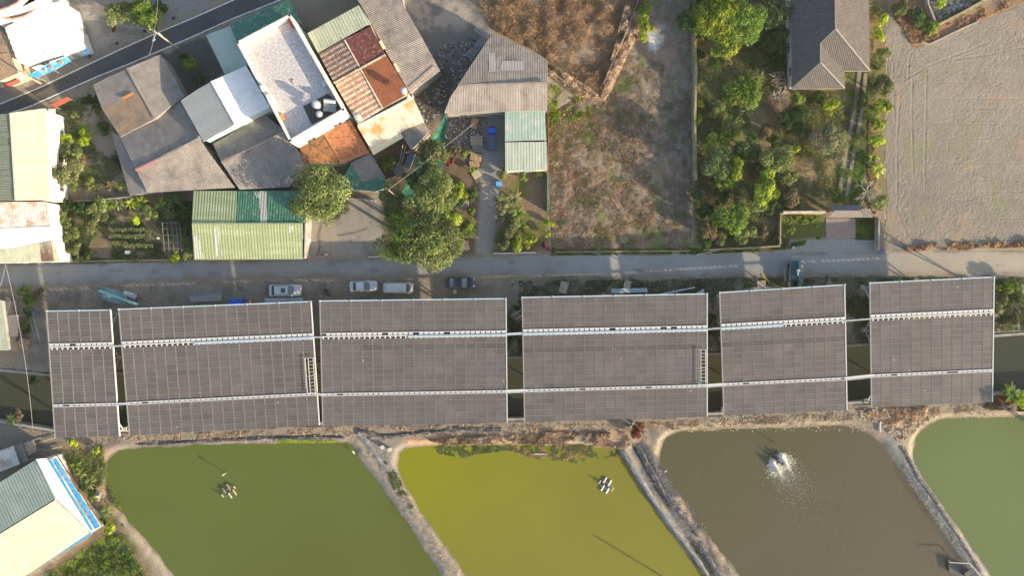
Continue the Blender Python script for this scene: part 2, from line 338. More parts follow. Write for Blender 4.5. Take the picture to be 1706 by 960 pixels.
# burnt brush and garden
paint([(770,-60),(1085,-60),(1060,60),(1005,168),(912,115),(815,40)], (.27,.19,.125), 1.2)
paint([(800,-60),(1010,-60),(1000,120),(900,80)], (.33,.25,.18), 2, .6, dens=(7, .48, .12), seed=7)
paint([(1155,-60),(1480,-60),(1476,345),(1300,355),(1295,412),(1155,412)], (.21,.18,.09), .4, wob=.4)
paint([(1155,-60),(1480,-60),(1476,345),(1300,355),(1295,412),(1155,412)], (.20,.145,.09), .6, .9, dens=(6, .5, .12), seed=8)
paint([(1155,-60),(1480,-60),(1476,345),(1300,355),(1295,412),(1155,412)], (.10,.13,.04), .6, .8, dens=(5, .52, .1), seed=9)
paint([(1175,180),(1240,180),(1240,250),(1175,240)], (.17,.19,.05), 2, .8)
paint([(1325,210),(1400,180),(1410,290),(1340,350),(1320,300)], (.30,.21,.10), 1.5, .7)
paint([(1300,356),(1376,355),(1376,400),(1300,408)], (.11,.13,.035), .3, wob=.4)
paint([(1420,362),(1462,362),(1462,401),(1420,401)], (.09,.16,.03), .2, wob=.3)
paint([(1300,404),(1345,398),(1465,398),(1465,420),(1290,424)], (.31,.31,.29), .3, wob=.3)
paint([(1415,118),(1450,118),(1445,345),(1380,345)], (.08,.10,.03), .8, .9)
paint([(1530,-60),(1680,-60),(1640,2),(1562,42)], (.11,.09,.06), .4)
paint([(1480,-60),(1535,-60),(1565,45),(1660,0),(1706,-20),(1706,10),(1540,76),(1515,78),(1490,30)], (.27,.17,.10), .6)
# verge and dirt south of the village road
paint([(60,480),(1660,455),(1660,520),(60,530)], (.25,.215,.165), 1.2)
paint([(60,480),(1660,455),(1660,505),(60,530)], (.34,.27,.20), .8, .6, dens=(3, .52, .1), seed=10)
paint([(840,465),(1660,455),(1660,600),(840,600)], (.09,.105,.06), .8, .9, dens=(4, .46, .12), seed=11)
paint([(-200,480),(80,480),(80,620),(-200,610)], (.30,.255,.19), .8)
paint([(1656,460),(1960,452),(1960,535),(1656,552)], (.30,.29,.23), .5)
paint([(1656,460),(1960,452),(1960,535),(1656,552)], (.12,.16,.05), .5, .85, dens=(4, .5, .12), seed=12)
paint([(60,478),(1660,458),(1660,512),(60,525)], (.15,.13,.10), .6, .6, dens=(1.8, .53, .1), seed=21)
paint([(60,466),(900,462),(900,480),(60,492)], (.36,.30,.23), .6, .55, dens=(1.2, .5, .12), seed=22)
paint([(-100,490),(80,490),(80,618),(-100,610)], (.17,.145,.11), .6, .6, dens=(2, .5, .1), seed=23)
paint([(507,360),(640,318),(640,425),(508,430)], (.18,.165,.14), .4, .5, wob=.3, dens=(2.2, .52, .1), seed=24)
paint([(100,-20),(390,-20),(320,20),(200,72),(60,140),(0,165)], (.15,.145,.13), .8, .6, dens=(3, .5, .12), seed=25)
for q_, w_, c_ in (([(535,372),(530,395),(533,412),(528,425)], .13, (.10,.09,.08)), ([(562,392),(590,388),(610,381)], .12, (.10,.09,.08)), ([(110,0),(140,40),(150,95)], .5, (.2,.18,.15)), ([(165,0),(178,50)], .5, (.2,.18,.15))):
    d, _, _ = seg_dist(X, Y, GP(q_), False); m = np.clip(1.4 - d / (w_ * 1.6), 0, 1) * .7; Cg[:] = Cg * (1 - m[..., None]) + np.array(c_) * m[..., None]
# pond dikes
paint([(-200,700),(95,725),(1960,640),(1960,1150),(-200,1150)], (.30,.25,.19), .6)
paint([(-200,700),(95,725),(1960,640),(1960,1150),(-200,1150)], (.19,.175,.15), .6, .85, dens=(2.2, .5, .1), seed=13)
paint([(-200,700),(95,725),(1960,640),(1960,1150),(-200,1150)], (.37,.30,.22), .6, .7, dens=(1.4, .56, .1), seed=33)
paint([(90,728),(850,708),(1200,696),(1960,660),(1960,700),(1200,716),(660,735),(90,745)], (.30,.25,.18), .8, .8)
paint([(-200,690),(90,715),(115,740),(60,765),(-200,790)], (.23,.20,.16), .8)
paint([(92,740),(178,740),(185,830),(260,960),(60,960),(165,885),(95,770)], (.22,.17,.11), .8)
paint([(92,740),(178,740),(185,830),(260,960),(60,960),(165,885),(95,770)], (.08,.11,.03), .8, .8, dens=(3, .48, .1), seed=14)
for a in ([(180,820),(215,880),(285,965)], [(598,745),(690,880),(760,990)]):
    q = GP(a); d, _, _ = seg_dist(X, Y, q, False); m = np.clip(1.3 - d, 0, 1) * .5; Cg[:] = Cg * (1 - m[..., None]) + np.array((.37, .32, .26)) * m[..., None]
q = GP([(660,712),(730,712),(640,728),(400,738),(150,742)]); d, _, _ = seg_dist(X, Y, q, False); m = np.clip(.9 - d + (n2 - .5) * 2, 0, 1) * .75; Cg[:] = Cg * (1 - m[..., None]) + np.array((.16, .15, .15)) * m[..., None]
paint([(1070,730),(1120,790),(1175,880),(1200,960),(1180,960),(1130,880),(1085,810),(1050,750)], (.085,.09,.105), .3, .95, wob=.6)
paint([(1095,845),(1120,850),(1150,890),(1160,905),(1140,905),(1110,875)], (.34,.33,.29), .4, .9, wob=.6)
paint([(1095,795),(1110,790),(1165,880),(1215,965),(1195,965),(1140,880)], (.40,.32,.24), .4, .8, wob=.8, dens=(3, .42, .1), seed=16)
paint([(1470,715),(1510,712),(1535,790),(1600,890),(1650,965),(1625,965),(1560,870),(1490,770)], (.22,.23,.22), .5, .8)
paint([(1500,740),(1520,735),(1560,820),(1640,965),(1655,965),(1600,880),(1535,780)], (.36,.33,.31), .4, .85, wob=.5)
paint([(1510,695),(1545,690),(1525,740),(1515,765),(1495,735)], (.37,.30,.21), .5, .9)
paint([(600,715),(660,712),(680,745),(665,760),(700,850),(640,790)], (.27,.25,.215), .5, .8)
paint([(670,720),(1050,715),(1040,745),(680,748)], (.42,.29,.19), .6, .9, dens=(2.5, .42, .1), seed=17)
# ash heap, muddy patches
paint([(1075,65),(1095,45),(1108,65),(1095,82),(1075,78)], (.6, .6, .58), .4, .9, wob=1.2)
# ---- relief
for poly, sl in [(p, 1) for p in WATERS]:
    sd = sdist(X, Y, poly) + (n2 - .5) * .7 * (1 if sl else 0)
    t = np.clip(sd / 1.3, -1.0, 1); t = np.where(t > 0, t * t * (3 - 2 * t), t * 1.6)
    Z = np.where(sd < 1.3, np.minimum(Z, WZ + t * -WZ + (n3 - .5) * .1 * (t > 0)), Z)
    wet = np.clip(1 - np.abs(sd - .1) / .35, 0, 1) * .45; Cg *= (1 - wet)[..., None]
    pale = np.clip(1 - np.abs(sd - .85) / .45, 0, 1) * .05; Cg[:] = Cg * (1 - pale[..., None]) + np.array((.46, .39, .30)) * pale[..., None]
sd = sdist(X, Y, CANAL); Z = np.where(sd < .15, -2.6, Z)
# low bund between the yellow pond and the brown one, with a gully on it
d, _, _ = seg_dist(X, Y, GP([(1058,745),(1085,790),(1112,850),(1150,905),(1190,970)]), False); Z -= np.clip(1 - d / .9, 0, 1) * .45
d, _, _ = seg_dist(X, Y, GP([(1040,750),(1075,815),(1110,868),(1172,955)]), False); Z += np.clip(1 - d / .8, 0, 1) * .25
PATCHMASK = []
def sink(poly, depth=.22, inset=.25):
    sd = sdist(X, Y, poly); Z[sd < -inset] -= depth
EDGE_T = [(-1200,440),(-300,440),(0,440),(110,439),(320,434),(505,433),(620,431),(780,427),(910,424),(1050,421),(1160,420),(1240,416),(1300,421),(1465,420),(1500,417),(1706,416),(1960,412)]
EDGE_B = [(1960,458),(1706,461),(1600,462),(1500,460),(1330,460),(1160,461),(1000,462),(850,460),(700,461),(560,463),(430,464),(330,466),(220,470),(120,476),(0,483),(-300,486),(-1200,490)]
def jag(pts, amp, step, seed):
    r = random.Random(seed); o = []
    for i in range(len(pts) - 1):
        a, b = pts[i], pts[i + 1]; n = max(1, int(abs(b[0] - a[0]) / step))
        for k in range(n): t = k / n; o.append((a[0] + (b[0] - a[0]) * t, a[1] + (b[1] - a[1]) * t + r.uniform(-amp, amp)))
    return o + [pts[-1]]
ROAD = GP(jag(EDGE_T[1:], 1.0, 14, 1) + jag(EDGE_B[:-1], 2.2, 10, 2))
ASPH_T = [(-400,345),(-150,238),(0,171),(67,143),(130,113),(200,79),(260,52),(320,27),(385,-2),(480,-46),(700,-140)]
ASPH_B = [(700,-95),(470,2),(384,35),(320,64),(215,109),(160,131),(50,180),(0,197),(-150,262),(-400,370)]
ASPH = GP(ASPH_T + ASPH_B)
for p in (ROAD, ASPH, PLOW, STUB): sink(p)
nx, ny = X.shape
V = np.stack([X, Y, Z], -1).reshape(-1, 3)
ii = np.arange(nx - 1)[:, None] * ny + np.arange(ny - 1)[None, :]
F = np.stack([ii, ii + ny, ii + ny + 1, ii + 1], -1).reshape(-1, 4)
# coarse apron that carries the ground on to the horizon
big = 1500.0
ring = np.array([[gx[0], gy[0], -.02], [gx[-1], gy[0], -.02], [gx[-1], gy[-1], -.02], [gx[0], gy[-1], -.02], [-big, -big, -.02], [big, -big, -.02], [big, big, -.02], [-big, big, -.02]])
k = len(V); V = np.vstack([V, ring]); F = np.vstack([F, np.array([[k + 4, k + 5, k + 1, k], [k + 5, k + 6, k + 2, k + 1], [k + 6, k + 7, k + 3, k + 2], [k + 7, k + 4, k, k + 3]])])
CC = np.vstack([Cg.reshape(-1, 3), np.tile([[.2, .18, .12]], (8, 1))])
M_GROUND = attr_ground('soil', .06, 5.0, .32, 3.5)
tag(link('ground', np_mesh('ground', V, F, np.clip(CC, .01, 1), M_GROUND, True)), kind='structure')

def patch(name, poly, res, z0, hfn, cfn, m, kind='structure'):
    xs = [p[0] for p in poly]; ys = [p[1] for p in poly]
    ax = np.arange(max(min(xs), -99) - res, min(max(xs), 99) + res, res); ay = np.arange(max(min(ys), -60) - res, min(max(ys), 60) + res, res)
    A, B = np.meshgrid(ax, ay, indexing='ij'); q, w = A.shape
    ins = inside(A[:-1, :-1] + res / 2, B[:-1, :-1] + res / 2, poly)
    ii = (np.arange(q - 1)[:, None] * w + np.arange(w - 1)[None, :]); ids = ii[ins]
    F = np.stack([ids, ids + w, ids + w + 1, ids + 1], -1)
    cnt = np.zeros(q * w, int); np.add.at(cnt, F.ravel(), 1)
    used = cnt > 0; rim = used & (cnt < 4)
    x = A.ravel().copy(); y = B.ravel().copy()
    _, bx, by = seg_dist(x[rim], y[rim], poly)
    mv = np.hypot(bx - x[rim], by - y[rim]) < res * 1.2
    r = np.where(rim)[0][mv]; x[r] = bx[mv]; y[r] = by[mv]
    remap = -np.ones(q * w, int); remap[used] = np.arange(used.sum()); x = x[used]; y = y[used]; F = remap[F]
    z = z0 + hfn(x, y); z[rim[used]] = np.minimum(z[rim[used]], z0 - .03)
    return tag(link(name, np_mesh(name, np.stack([x, y, z], -1), F, np.clip(cfn(x, y), .01, 1), m, True)), kind=kind)
def stain(c, x, y, pts, w, col, amt, wob=0.0):
    d, _, _ = seg_dist(x, y, GP(pts), False)
    if wob: d = d + (fbm(x, y, 1.5, 3, 77) - .5) * wob
    m = np.clip(1.3 - d / w, 0, 1)[:, None].clip(0, 1) * amt
    return c * (1 - m) + np.array(col) * m
def c_road(x, y):
    base = np.array((.300, .300, .290)); a = fbm(x, y * 3, 14, 5, 51); b = fbm(x, y, 2, 5, 52)
    c = base * (1 + (a - .5) * .35 + (b - .5) * .25)[:, None]
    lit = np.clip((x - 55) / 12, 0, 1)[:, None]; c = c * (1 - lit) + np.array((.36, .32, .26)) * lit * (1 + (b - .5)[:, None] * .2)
    e = [P(a_, b_)[:] for a_, b_ in EDGE_B]; d, _, _ = seg_dist(x, y, e, False)
    m = np.clip(1 - (d + (b - .5) * 2) / 1.1, 0, 1)[:, None]; c = c * (1 - m) + np.array((.25, .21, .165)) * m
    e = [P(a_, b_)[:] for a_, b_ in EDGE_T]; d, _, _ = seg_dist(x, y, e, False)
    m = np.clip(1 - (d + (b - .5) * 1.4) / .5, 0, 1)[:, None] * .8; c = c * (1 - m) + np.array((.19, .17, .13)) * m
    r = random.Random(5)
    for _ in range(26):
        p = P(r.uniform(0, 1700), r.uniform(428, 458)); L_ = r.uniform(.4, 2.5)
        c = stain(c, x, y, [(853 + p.x * 10, 480 - p.y * 10), (853 + p.x * 10 + L_ * 10, 480 - p.y * 10 + r.uniform(-2, 2))], r.uniform(.12, .4), (.15, .14, .13), r.uniform(.25, .6), .5)
    return c
M_ROAD = attr_ground('worn_concrete_road', .012, 9, .10, 3, .85)
patch('road', ROAD, .3, .012, lambda x, y: (fbm(x, y, 4, 3, 8) - .5) * .02, c_road, M_ROAD)
def c_asph(x, y):
    a = fbm(x, y, 3, 5, 61); b = fbm(x, y, .8, 3, 62)
    c = np.array((.098, .098, .104)) * (1 + (a - .5) * .5 + (b - .5) * .2)[:, None]
    e = [P(a_, b_)[:] for a_, b_ in ASPH_T]; d, _, _ = seg_dist(x, y, e, False); m = (np.clip(1 - (d + (b - .5) * .6) / .45, 0, 1) * .7)[:, None]; c = c * (1 - m) + np.array((.22, .2, .17)) * m
    e = [P(a_, b_)[:] for a_, b_ in ASPH_B]; d, _, _ = seg_dist(x, y, e, False); m = (np.clip(1 - (d + (b - .5) * .6) / .45, 0, 1) * .7)[:, None]; c = c * (1 - m) + np.array((.2, .19, .17)) * m
    c = stain(c, x, y, [(52,160),(72,152),(88,148)], .9, (.15, .125, .10), .8, .4)
    return c
patch('asphalt_road', ASPH, .3, .012, lambda x, y: 0 * x, c_asph, attr_ground('asphalt', .006, 14, .12, 8, .85))
mk = mat('road_marking_paint', (.75, .74, .70), .7, var=.15, dirt=(.2, .2, .2), dscale=2.5, dlo=.56, dhi=.7)
for line in ([(-150,240),(0,173),(67,145),(130,115),(200,82),(260,55),(320,30),(385,1),(480,-43)], [(480,-6),(384,32),(320,61),(215,106),(160,128),(50,177),(0,194),(-150,259)]):
    b = MB(); pts = [P(*p, .02) for p in line]
    for i in range(len(pts) - 1):
        d = (pts[i + 1] - pts[i]).normalized(); s = Vector((-d.y, d.x, 0)) * .10; z = Vector((0, 0, .001))
        b.add([pts[i] - s + z, pts[i + 1] - s + z, pts[i + 1] + s + z, pts[i] + s + z], [(0, 1, 2, 3)])
    tag(b.build('edge_line', mk), kind='structure')
# ploughed field: crusted clods, with wheel ruts pressed into it
RUTS = [[(1499,160),(1494,240),(1495,330),(1493,345)], [(1520,130),(1519,200),(1521,290)], [(1543,115),(1543,170),(1540,280),(1541,310)], [(1512,130),(1545,110),(1575,98),(1610,85),(1650,68)], [(1575,100),(1640,92),(1706,78)], [(1488,105),(1487,130),(1490,200)], [(1525,80),(1515,92),(1513,130)],
        [(1545,164),(1706,164)], [(1620,181),(1706,180)], [(1545,206),(1706,207)], [(1560,231),(1706,230)], [(1540,270),(1700,272)], [(1620,300),(1706,301)], [(1600,320),(1706,320)], [(1570,363),(1706,364)], [(1560,137),(1660,137)], [(1484,72),(1486,100)], [(1508,158),(1495,185)], [(1490,340),(1510,390),(1505,410)], [(1525,400),(1540,385)]]
def h_plow(x, y):
    a = fbm(x, y, .27, 2, 71, .6); b = fbm(x, y, .6, 2, 72); c = fbm(x, y, 6, 2, 73)
    amp = np.clip(.8 + (c - .5) * 1.0, .5, 1.1)
    z = ((a - .5) * .11 + (b - .5) * .03 - np.maximum(a - .62, 0) * .3) * amp
    for i, r in enumerate(RUTS):
        d, _, _ = seg_dist(x, y, GP(r), False); w = .15 if i < 7 else .12; dep = .028 if i < 7 else .02
        z += np.where(d < w * 3, -dep * np.exp(-(d / w) ** 2) + dep * .3 * np.exp(-((d - w * 1.8) / w) ** 2), 0)
    return z
def c_plow(x, y):
    a = fbm(x, y, 10, 4, 74); b = fbm(x, y, 1.2, 4, 75); c = np.array((.262, .230, .188)) * (1 + (a - .5) * .35 + (b - .5) * .25)[:, None]
    g = np.clip((fbm(x, y, 3, 4, 76) - .62) / .1, 0, 1)[:, None] * .45; c = c * (1 - g) + np.array((.22, .23, .12)) * g
    r = np.clip((fbm(x, y, 4, 4, 79) - .64) / .1, 0, 1)[:, None] * .4; return c * (1 - r) + np.array((.38, .27, .19)) * r
patch('ploughed_field', PLOW, .125, .03, h_plow, c_plow, attr_ground('field_soil', .06, 5.5, .16, 3))
def c_stub(x, y):
    a = fbm(x, y, 8, 4, 81); b = fbm(x, y, .9, 4, 82); c0 = fbm(x, y, 1.5, 5, 83, .75)
    c = np.array((.245, .190, .140)) * (1 + (a - .5) * .4 + (b - .5) * .8)[:, None]
    for lo, col, k in ((.64, (.27, .25, .22), c0), (.56, (.27, .16, .09), fbm(x, y, 1.1, 5, 84, .8)), (.60, (.12, .17, .045), fbm(x, y, 2.4, 5, 85)), (.60, (.12, .105, .085), fbm(x, y, .8, 5, 86, .8))):
        m = np.clip((k - lo) / .07, 0, 1)[:, None] * .8; c = c * (1 - m) + np.array(col) * m
    pth = np.clip(.5 + (x - 23) / 6, 0, 1) * np.clip((y - 5) / 10, 0, 1) * .6; pth = pth[:, None]
    c = c * (1 - pth) + np.array((.215, .185, .155)) * (1 + (b - .5)[:, None] * .7) * pth
    # pale ash heap beside the green bushes
    A = P(1090, 64); d = np.hypot(x - A.x, (y - A.y) * .8) + (fbm(x, y, 1, 4, 88) - .5) * 2.4; m = np.clip(1.6 - d, 0, 1)[:, None] * .9
    c = c * (1 - m) + np.array((.66, .65, .62)) * m
    A = P(1103, 47); d = np.hypot(x - A.x, (y - A.y)) + (fbm(x, y, 1, 4, 89) - .5) * 1.5; m = np.clip(.9 - d, 0, 1)[:, None] * .8
    return c * (1 - m) + np.array((.5, .5, .5)) * m
patch('stubble_ground', STUB, .25, .03, lambda x, y: (fbm(x, y, .8, 3, 91) - .5) * .22 + (fbm(x, y, 3, 3, 92) - .5) * .25, c_stub, attr_ground('stubble_soil', .10, 5, .5, 5))
# ---- water
def pool(name, poly, z, m, grow=1.2):
    cx = sum(p[0] for p in poly) / len(poly); cy = sum(p[1] for p in poly) / len(poly)
    vs = []
    for i, p in enumerate(poly):
        a = Vector(poly[i - 1]); c = Vector(poly[(i + 1) % len(poly)]); d = (c - a).normalized(); nrm = Vector((d.y, -d.x))
        q = Vector(p); cand = q + nrm * grow
        if inside(np.array([cand.x]), np.array([cand.y]), poly)[0]: cand = q - nrm * grow
        vs.append((cand.x, cand.y, z))
    me = bpy.data.meshes.new(name); me.from_pydata(vs, [], [tuple(range(len(vs)))]); me.materials.append(m)
    return tag(link(name, me), kind='structure')
A3 = P(1295, 765)
pool('pond_water', POND1, WZ, water_mat('green_water', (.092, .112, .024), (.100, .120, .028), ramp=(tuple(P(500,960)[:2]), tuple(P(420,745)[:2]), (.104, .134, .030))))
pool('pond_water', POND2, WZ, water_mat('yellow_green_water', (.182, .172, .028), (.195, .188, .030), ramp=(tuple(P(930,900)[:2]), tuple(P(760,745)[:2]), (.212, .215, .012))))
pool('pond_water', POND3, WZ, water_mat('brown_water', (.108, .089, .050), (.098, .081, .043), 16e-2, .022, .9, .5, rings=(A3.x, A3.y), ramp=(tuple(P(1420,930)[:2]), tuple(P(1180,730)[:2]), (.092, .088, .038))))
pool('pond_water', POND4, WZ, water_mat('pale_green_water', (.125, .160, .060), (.135, .172, .066), .14))
pool('canal_water', CANAL, -1.35, water_mat('canal_water_mat', (.050, .052, .028), (.045, .052, .036), .08, .01, 2.0), .05)
b1 = MB(); b2 = MB()
nC = 14
for bb, seg in ((b1, CANAL[:nC]), (b2, CANAL[nC:])):
    for i in range(len(seg) - 1):
        a = Vector((*seg[i], -1.15)); c = Vector((*seg[i + 1], -1.15)); bb.bar(a, c, .42, 2.55)
tag(b1.build('canal_wall', M_CONC), 'long grey concrete canal edge on the road side beneath the solar canopies', 'canal wall')
tag(b2.build('canal_wall', M_CONC), 'long grey concrete canal edge on the fish pond side beneath the solar canopies', 'canal wall')
# ================================================================ SOLAR CANOPIES
M_PV = panel_mat()
M_ALU = mat('aluminium', (.29, .28, .27), .6, metal=.1, var=.08)
M_PIPE = mat('pale_blue_conduit', (.50, .60, .66), .45, var=.05)
M_TRAY = mat('pale_walkway', (.55, .55, .53), .6, var=.08)
PW, PH = 1.66, .965
def panel_mesh(M_PV):
    b = MB(); t = .04; f = .028; x, y = PW / 2, PH / 2
    b.box((0, 0, -.01), (PW - 2 * f + .002, PH - 2 * f + .002, .02), mi=0)
    b.box((-x + f / 2, 0, -.005), (f, PH, .05), mi=1); b.box((x - f / 2, 0, -.005), (f, PH, .05), mi=1)
    b.box((0, -y + f / 2, -.005), (PW - 2 * f, f, .05), mi=1); b.box((0, y - f / 2, -.005), (PW - 2 * f, f, .05), mi=1)
    o = b.build('solar_panel', [M_PV, M_ALU]); me = o.data; bpy.data.objects.remove(o); return me
PANEL = panel_mesh(M_PV); PANEL_DK = panel_mesh(panel_mat('solar_glass_darker', .80)); PANEL_LT = panel_mesh(panel_mat('solar_glass_dusty', 1.05))
HN, HS = 4.75, 4.15
BLOCKS = [
 ([(78,520),(184,518),(199,727),(92,730)], 6, 'solar canopy at the far left, the narrowest of the row, over the canal'),
 ([(198,517),(518,504),(532,709),(216,726)], 18, 'solar canopy second from the left, ladder slot at its right edge, cars parked behind'),
 ([(533,503),(843,499),(845,705),(538,711)], 18, 'large unbroken solar canopy in the middle, beside the dark blue car, with no ladder slot'),
 ([(870,497),(1178,491),(1178,695),(874,704)], 18, 'large solar canopy fourth from the left, ladder slot near the brown pond corner'),
 ([(1199,489),(1407,476),(1411,684),(1206,693)], 12, 'medium solar canopy just below the teal crane truck, second from the right'),
 ([(1449,473),(1656,463),(1653,670),(1452,679)], 12, 'solar canopy at the far right end, its lower right corner shaded by palm fronds')]
ROWV = [(.004 + .0492 * i, .0492) for i in range(5)] + [(.300 + .0483 * i, .0483) for i in range(9)] + [(.756 + .0488 * i, .0488) for i in range(5)]
rp = random.Random(11)
corners = []
for bi, (c, ncol, lab) in enumerate(BLOCKS):
    TL, TR, BR, BL = P(*c[0], HN), P(*c[1], HN), P(*c[2], HS), P(*c[3], HS); corners.append((TL, TR, BR, BL))
    def Q(u, v, dz=0): return (TL * (1 - u) + TR * u) * (1 - v) + (BL * (1 - u) + BR * u) * v + Vector((0, 0, dz))
    org = Vector((Q(.5, .5).x, Q(.5, .5).y, 0)); t = thing('solar_canopy', lab, 'solar canopy', org, 0, 'solar canopies along the canal')
    L_ = lambda p: p - org
    slot = {1: (ncol - 1, 8, 13), 3: (ncol - 1, 8, 13)}.get(bi)
    cells = []
    for ci in range(ncol):
        for ri, (v, dv) in enumerate(ROWV):
            if slot and ci == slot[0] and slot[1] <= ri <= slot[2]: continue
            cells.append((Q((ci + .5) / ncol, v + dv / 2, .03), ci, ri, v, dv))
    cells.sort(key=lambda q: q[0].x ** 2 + q[0].y ** 2)
    loose = MB()
    for k, (p, ci, ri, v, dv) in enumerate(cells):
        e1 = Q((ci + 1) / ncol, v + dv / 2) - Q(ci / ncol, v + dv / 2); e2 = Q((ci + .5) / ncol, v) - Q((ci + .5) / ncol, v + dv)
        sx = (e1.length - .085) / PW; sy = (e2.length - .012) / PH
        ex = e1.normalized(); ey = e2 - ex * e2.dot(ex); ey.normalize(); ez = ex.cross(ey)
        ez = (ez + Vector((rp.gauss(0, .006), rp.gauss(0, .010), 0))).normalized(); ey = ez.cross(ex).normalized(); ex = ey.cross(ez)
        M = Matrix((ex * sx, ey * sy, ez)).transposed().to_4x4(); M.translation = L_(p)
        if k < 300:
            dk = (bi in (3, 4) and ri == 7) or (bi == 4 and ri == 4) or (bi == 2 and ri == 6 and ci > 3) or rp.random() < .008; o = link('solar_panel', PANEL_DK if dk else (PANEL_LT if rp.random() < .08 + .05 * bi else PANEL), t); o.matrix_local = M
        else:
            vs = [M @ v_.co for v_ in PANEL.vertices]; loose.add(vs, [tuple(f.vertices) for f in PANEL.polygons]); loose.m[-len(PANEL.polygons):] = [f.material_index for f in PANEL.polygons]
    if loose.v: tag(loose.build('solar_panel_remainder', [M_PV, M_ALU], t), kind='stuff')
    # purlins and rails under the panels
    for ci in range(ncol + 1):
        b = MB(); u = ci / ncol
        if 0 < ci < ncol: segs = [(0, .25), (.30, .735), (.756, 1)]
        else: segs = [(0, 1)]
        for a_, b_ in segs: b.bar(L_(Q(u, a_, -.035)), L_(Q(u, b_, -.035)), .13 if 0 < ci < ncol else .17, .08 if 0 < ci < ncol else .22)
        o = b.build('rail', M_ALU if (0 < ci < ncol or ci == 0) else M_WHITE, t)
    for v in (.0, .12, .235, .32, .45, .60, .72, .77, .88, .99):
        b = MB(); b.bar(L_(Q(.002, v, -.19)), L_(Q(.998, v, -.19)), .10, .16); b.build('purlin', M_STEEL, t)
    b = MB(); b.bar(L_(Q(0, -.006, -.03)), L_(Q(1, -.006, -.03)), .16, .2); b.build('edge_beam', M_PIPE, t)
    b = MB()
    for ci in range(0, ncol + 1, 3): p = L_(Q(ci / ncol, -.006, .1)); b.box(p, (.28, .3, .12))
    b.build('beam_cap', M_STEEL, t)
    # columns, base blocks and raking braces
    nb = max(2, ncol // 6 + 1)
    for kb in range(nb):
        u = (.06 if ncol > 6 else .14) + (.88 if ncol > 6 else .72) * kb / (nb - 1)
        for v in (.03, .39, .985):
            top = Q(u, v, -.28); p0 = Vector((top.x, top.y, 0))
            c_ = MB(); c_.tube(L_(Vector((p0.x, p0.y, -.2))), L_(top), .13, 8); col = c_.build('column', M_STEEL, t)
            ff = MB(); ff.box(L_(Vector((p0.x, p0.y, .1))), (.75, .75, .4)); ff.build('footing', M_CONC, col)
            outs = [-1] if kb == 0 else ([1] if kb == nb - 1 else [])
            for s_ in outs:
                ue = 0.003 if s_ < 0 else .997
                for dv in (-.09, .09):
                    if not 0 <= v + dv <= 1: continue
                    br = MB(); br.bar(L_(Vector((p0.x, p0.y, .6))), L_(Q(ue, v + dv, -.2)), .16); br.build('brace', M_STEEL, t)
    # walkway grating strips: a tray with rungs, conduit, and open stubs beside it
    for (v0, wv, kind) in ((.2655, .026, 'upper'), (.7455, .018, 'lower')):
        tr = MB()
        for o_ in (-1, 1): tr.bar(L_(Q(0, v0 + o_ * wv / 2, .10)), L_(Q(1, v0 + o_ * wv / 2, .10)), .10, .08)
        w = tr.build('walkway', M_WHITE, t)
        gr = MB(); n = ncol * 2
        for k in range(n):
            ua, ub = (k + .10) / n, (k + .90) / n
            if rp.random() < .06: continue
            pts = [L_(Q(ua, v0 - wv * .42, .085)), L_(Q(ub, v0 - wv * .42, .085)), L_(Q(ub, v0 + wv * .42, .085)), L_(Q(ua, v0 + wv * .42, .085))]
            gr.prism(pts, .03)
        tag(gr.build('grating', M_TRAY, w), kind='stuff')
        if kind == 'upper':
            sp = {0: (0, 0), 1: (.38, 1), 2: (.47, 1), 3: (0, 1), 4: (0, .5), 5: (0, 0)}[bi]
            if sp[1] > sp[0]:
                pb = MB()
                for k_ in range(3): pb.tube(L_(Q(sp[0], .282 + .006 * k_, .15)), L_(Q(sp[1] if not (bi == 3) else 1, .282 + .006 * k_, .15)), .055, 6)
                pb.build('conduit', M_PIPE, t)
            pb = MB(); pb.bar(L_(Q(0, .283, .08)), L_(Q(1, .283, .08)), .08); 
            for k in range(ncol * 2): pb.bar(L_(Q((k + .5) / ncol / 2, .27, .05)), L_(Q((k + .5) / ncol / 2, .301, .05)), .22, .06)
            tag(pb.build('bracket_row', M_WHITE, t), kind='stuff')
    if slot:
        ld = MB(); u0, u1 = (ncol - .62) / ncol, (ncol - .15) / ncol; va, vb = ROWV[8][0] + .004, ROWV[13][0] + .046
        for u in (u0, u1): ld.bar(L_(Q(u, va, .06)), L_(Q(u, vb, .06)), .09)
        for k in range(11): v = va + (vb - va) * k / 10; ld.bar(L_(Q(u0, v, .06)), L_(Q(u1, v, .06)), .07)
        ld.build('stair_ladder', M_WHITE, t)
        hr = MB(); hr.bar(L_(Q((ncol - .85) / ncol, va, .3)), L_(Q((ncol - .85) / ncol, vb, .3)), .07)
        for v in (va, vb): hr.bar(L_(Q((ncol - .95) / ncol, v, .3)), L_(Q(1, v, .3)), .06)
        hr.build('handrail', M_WHITE, t)
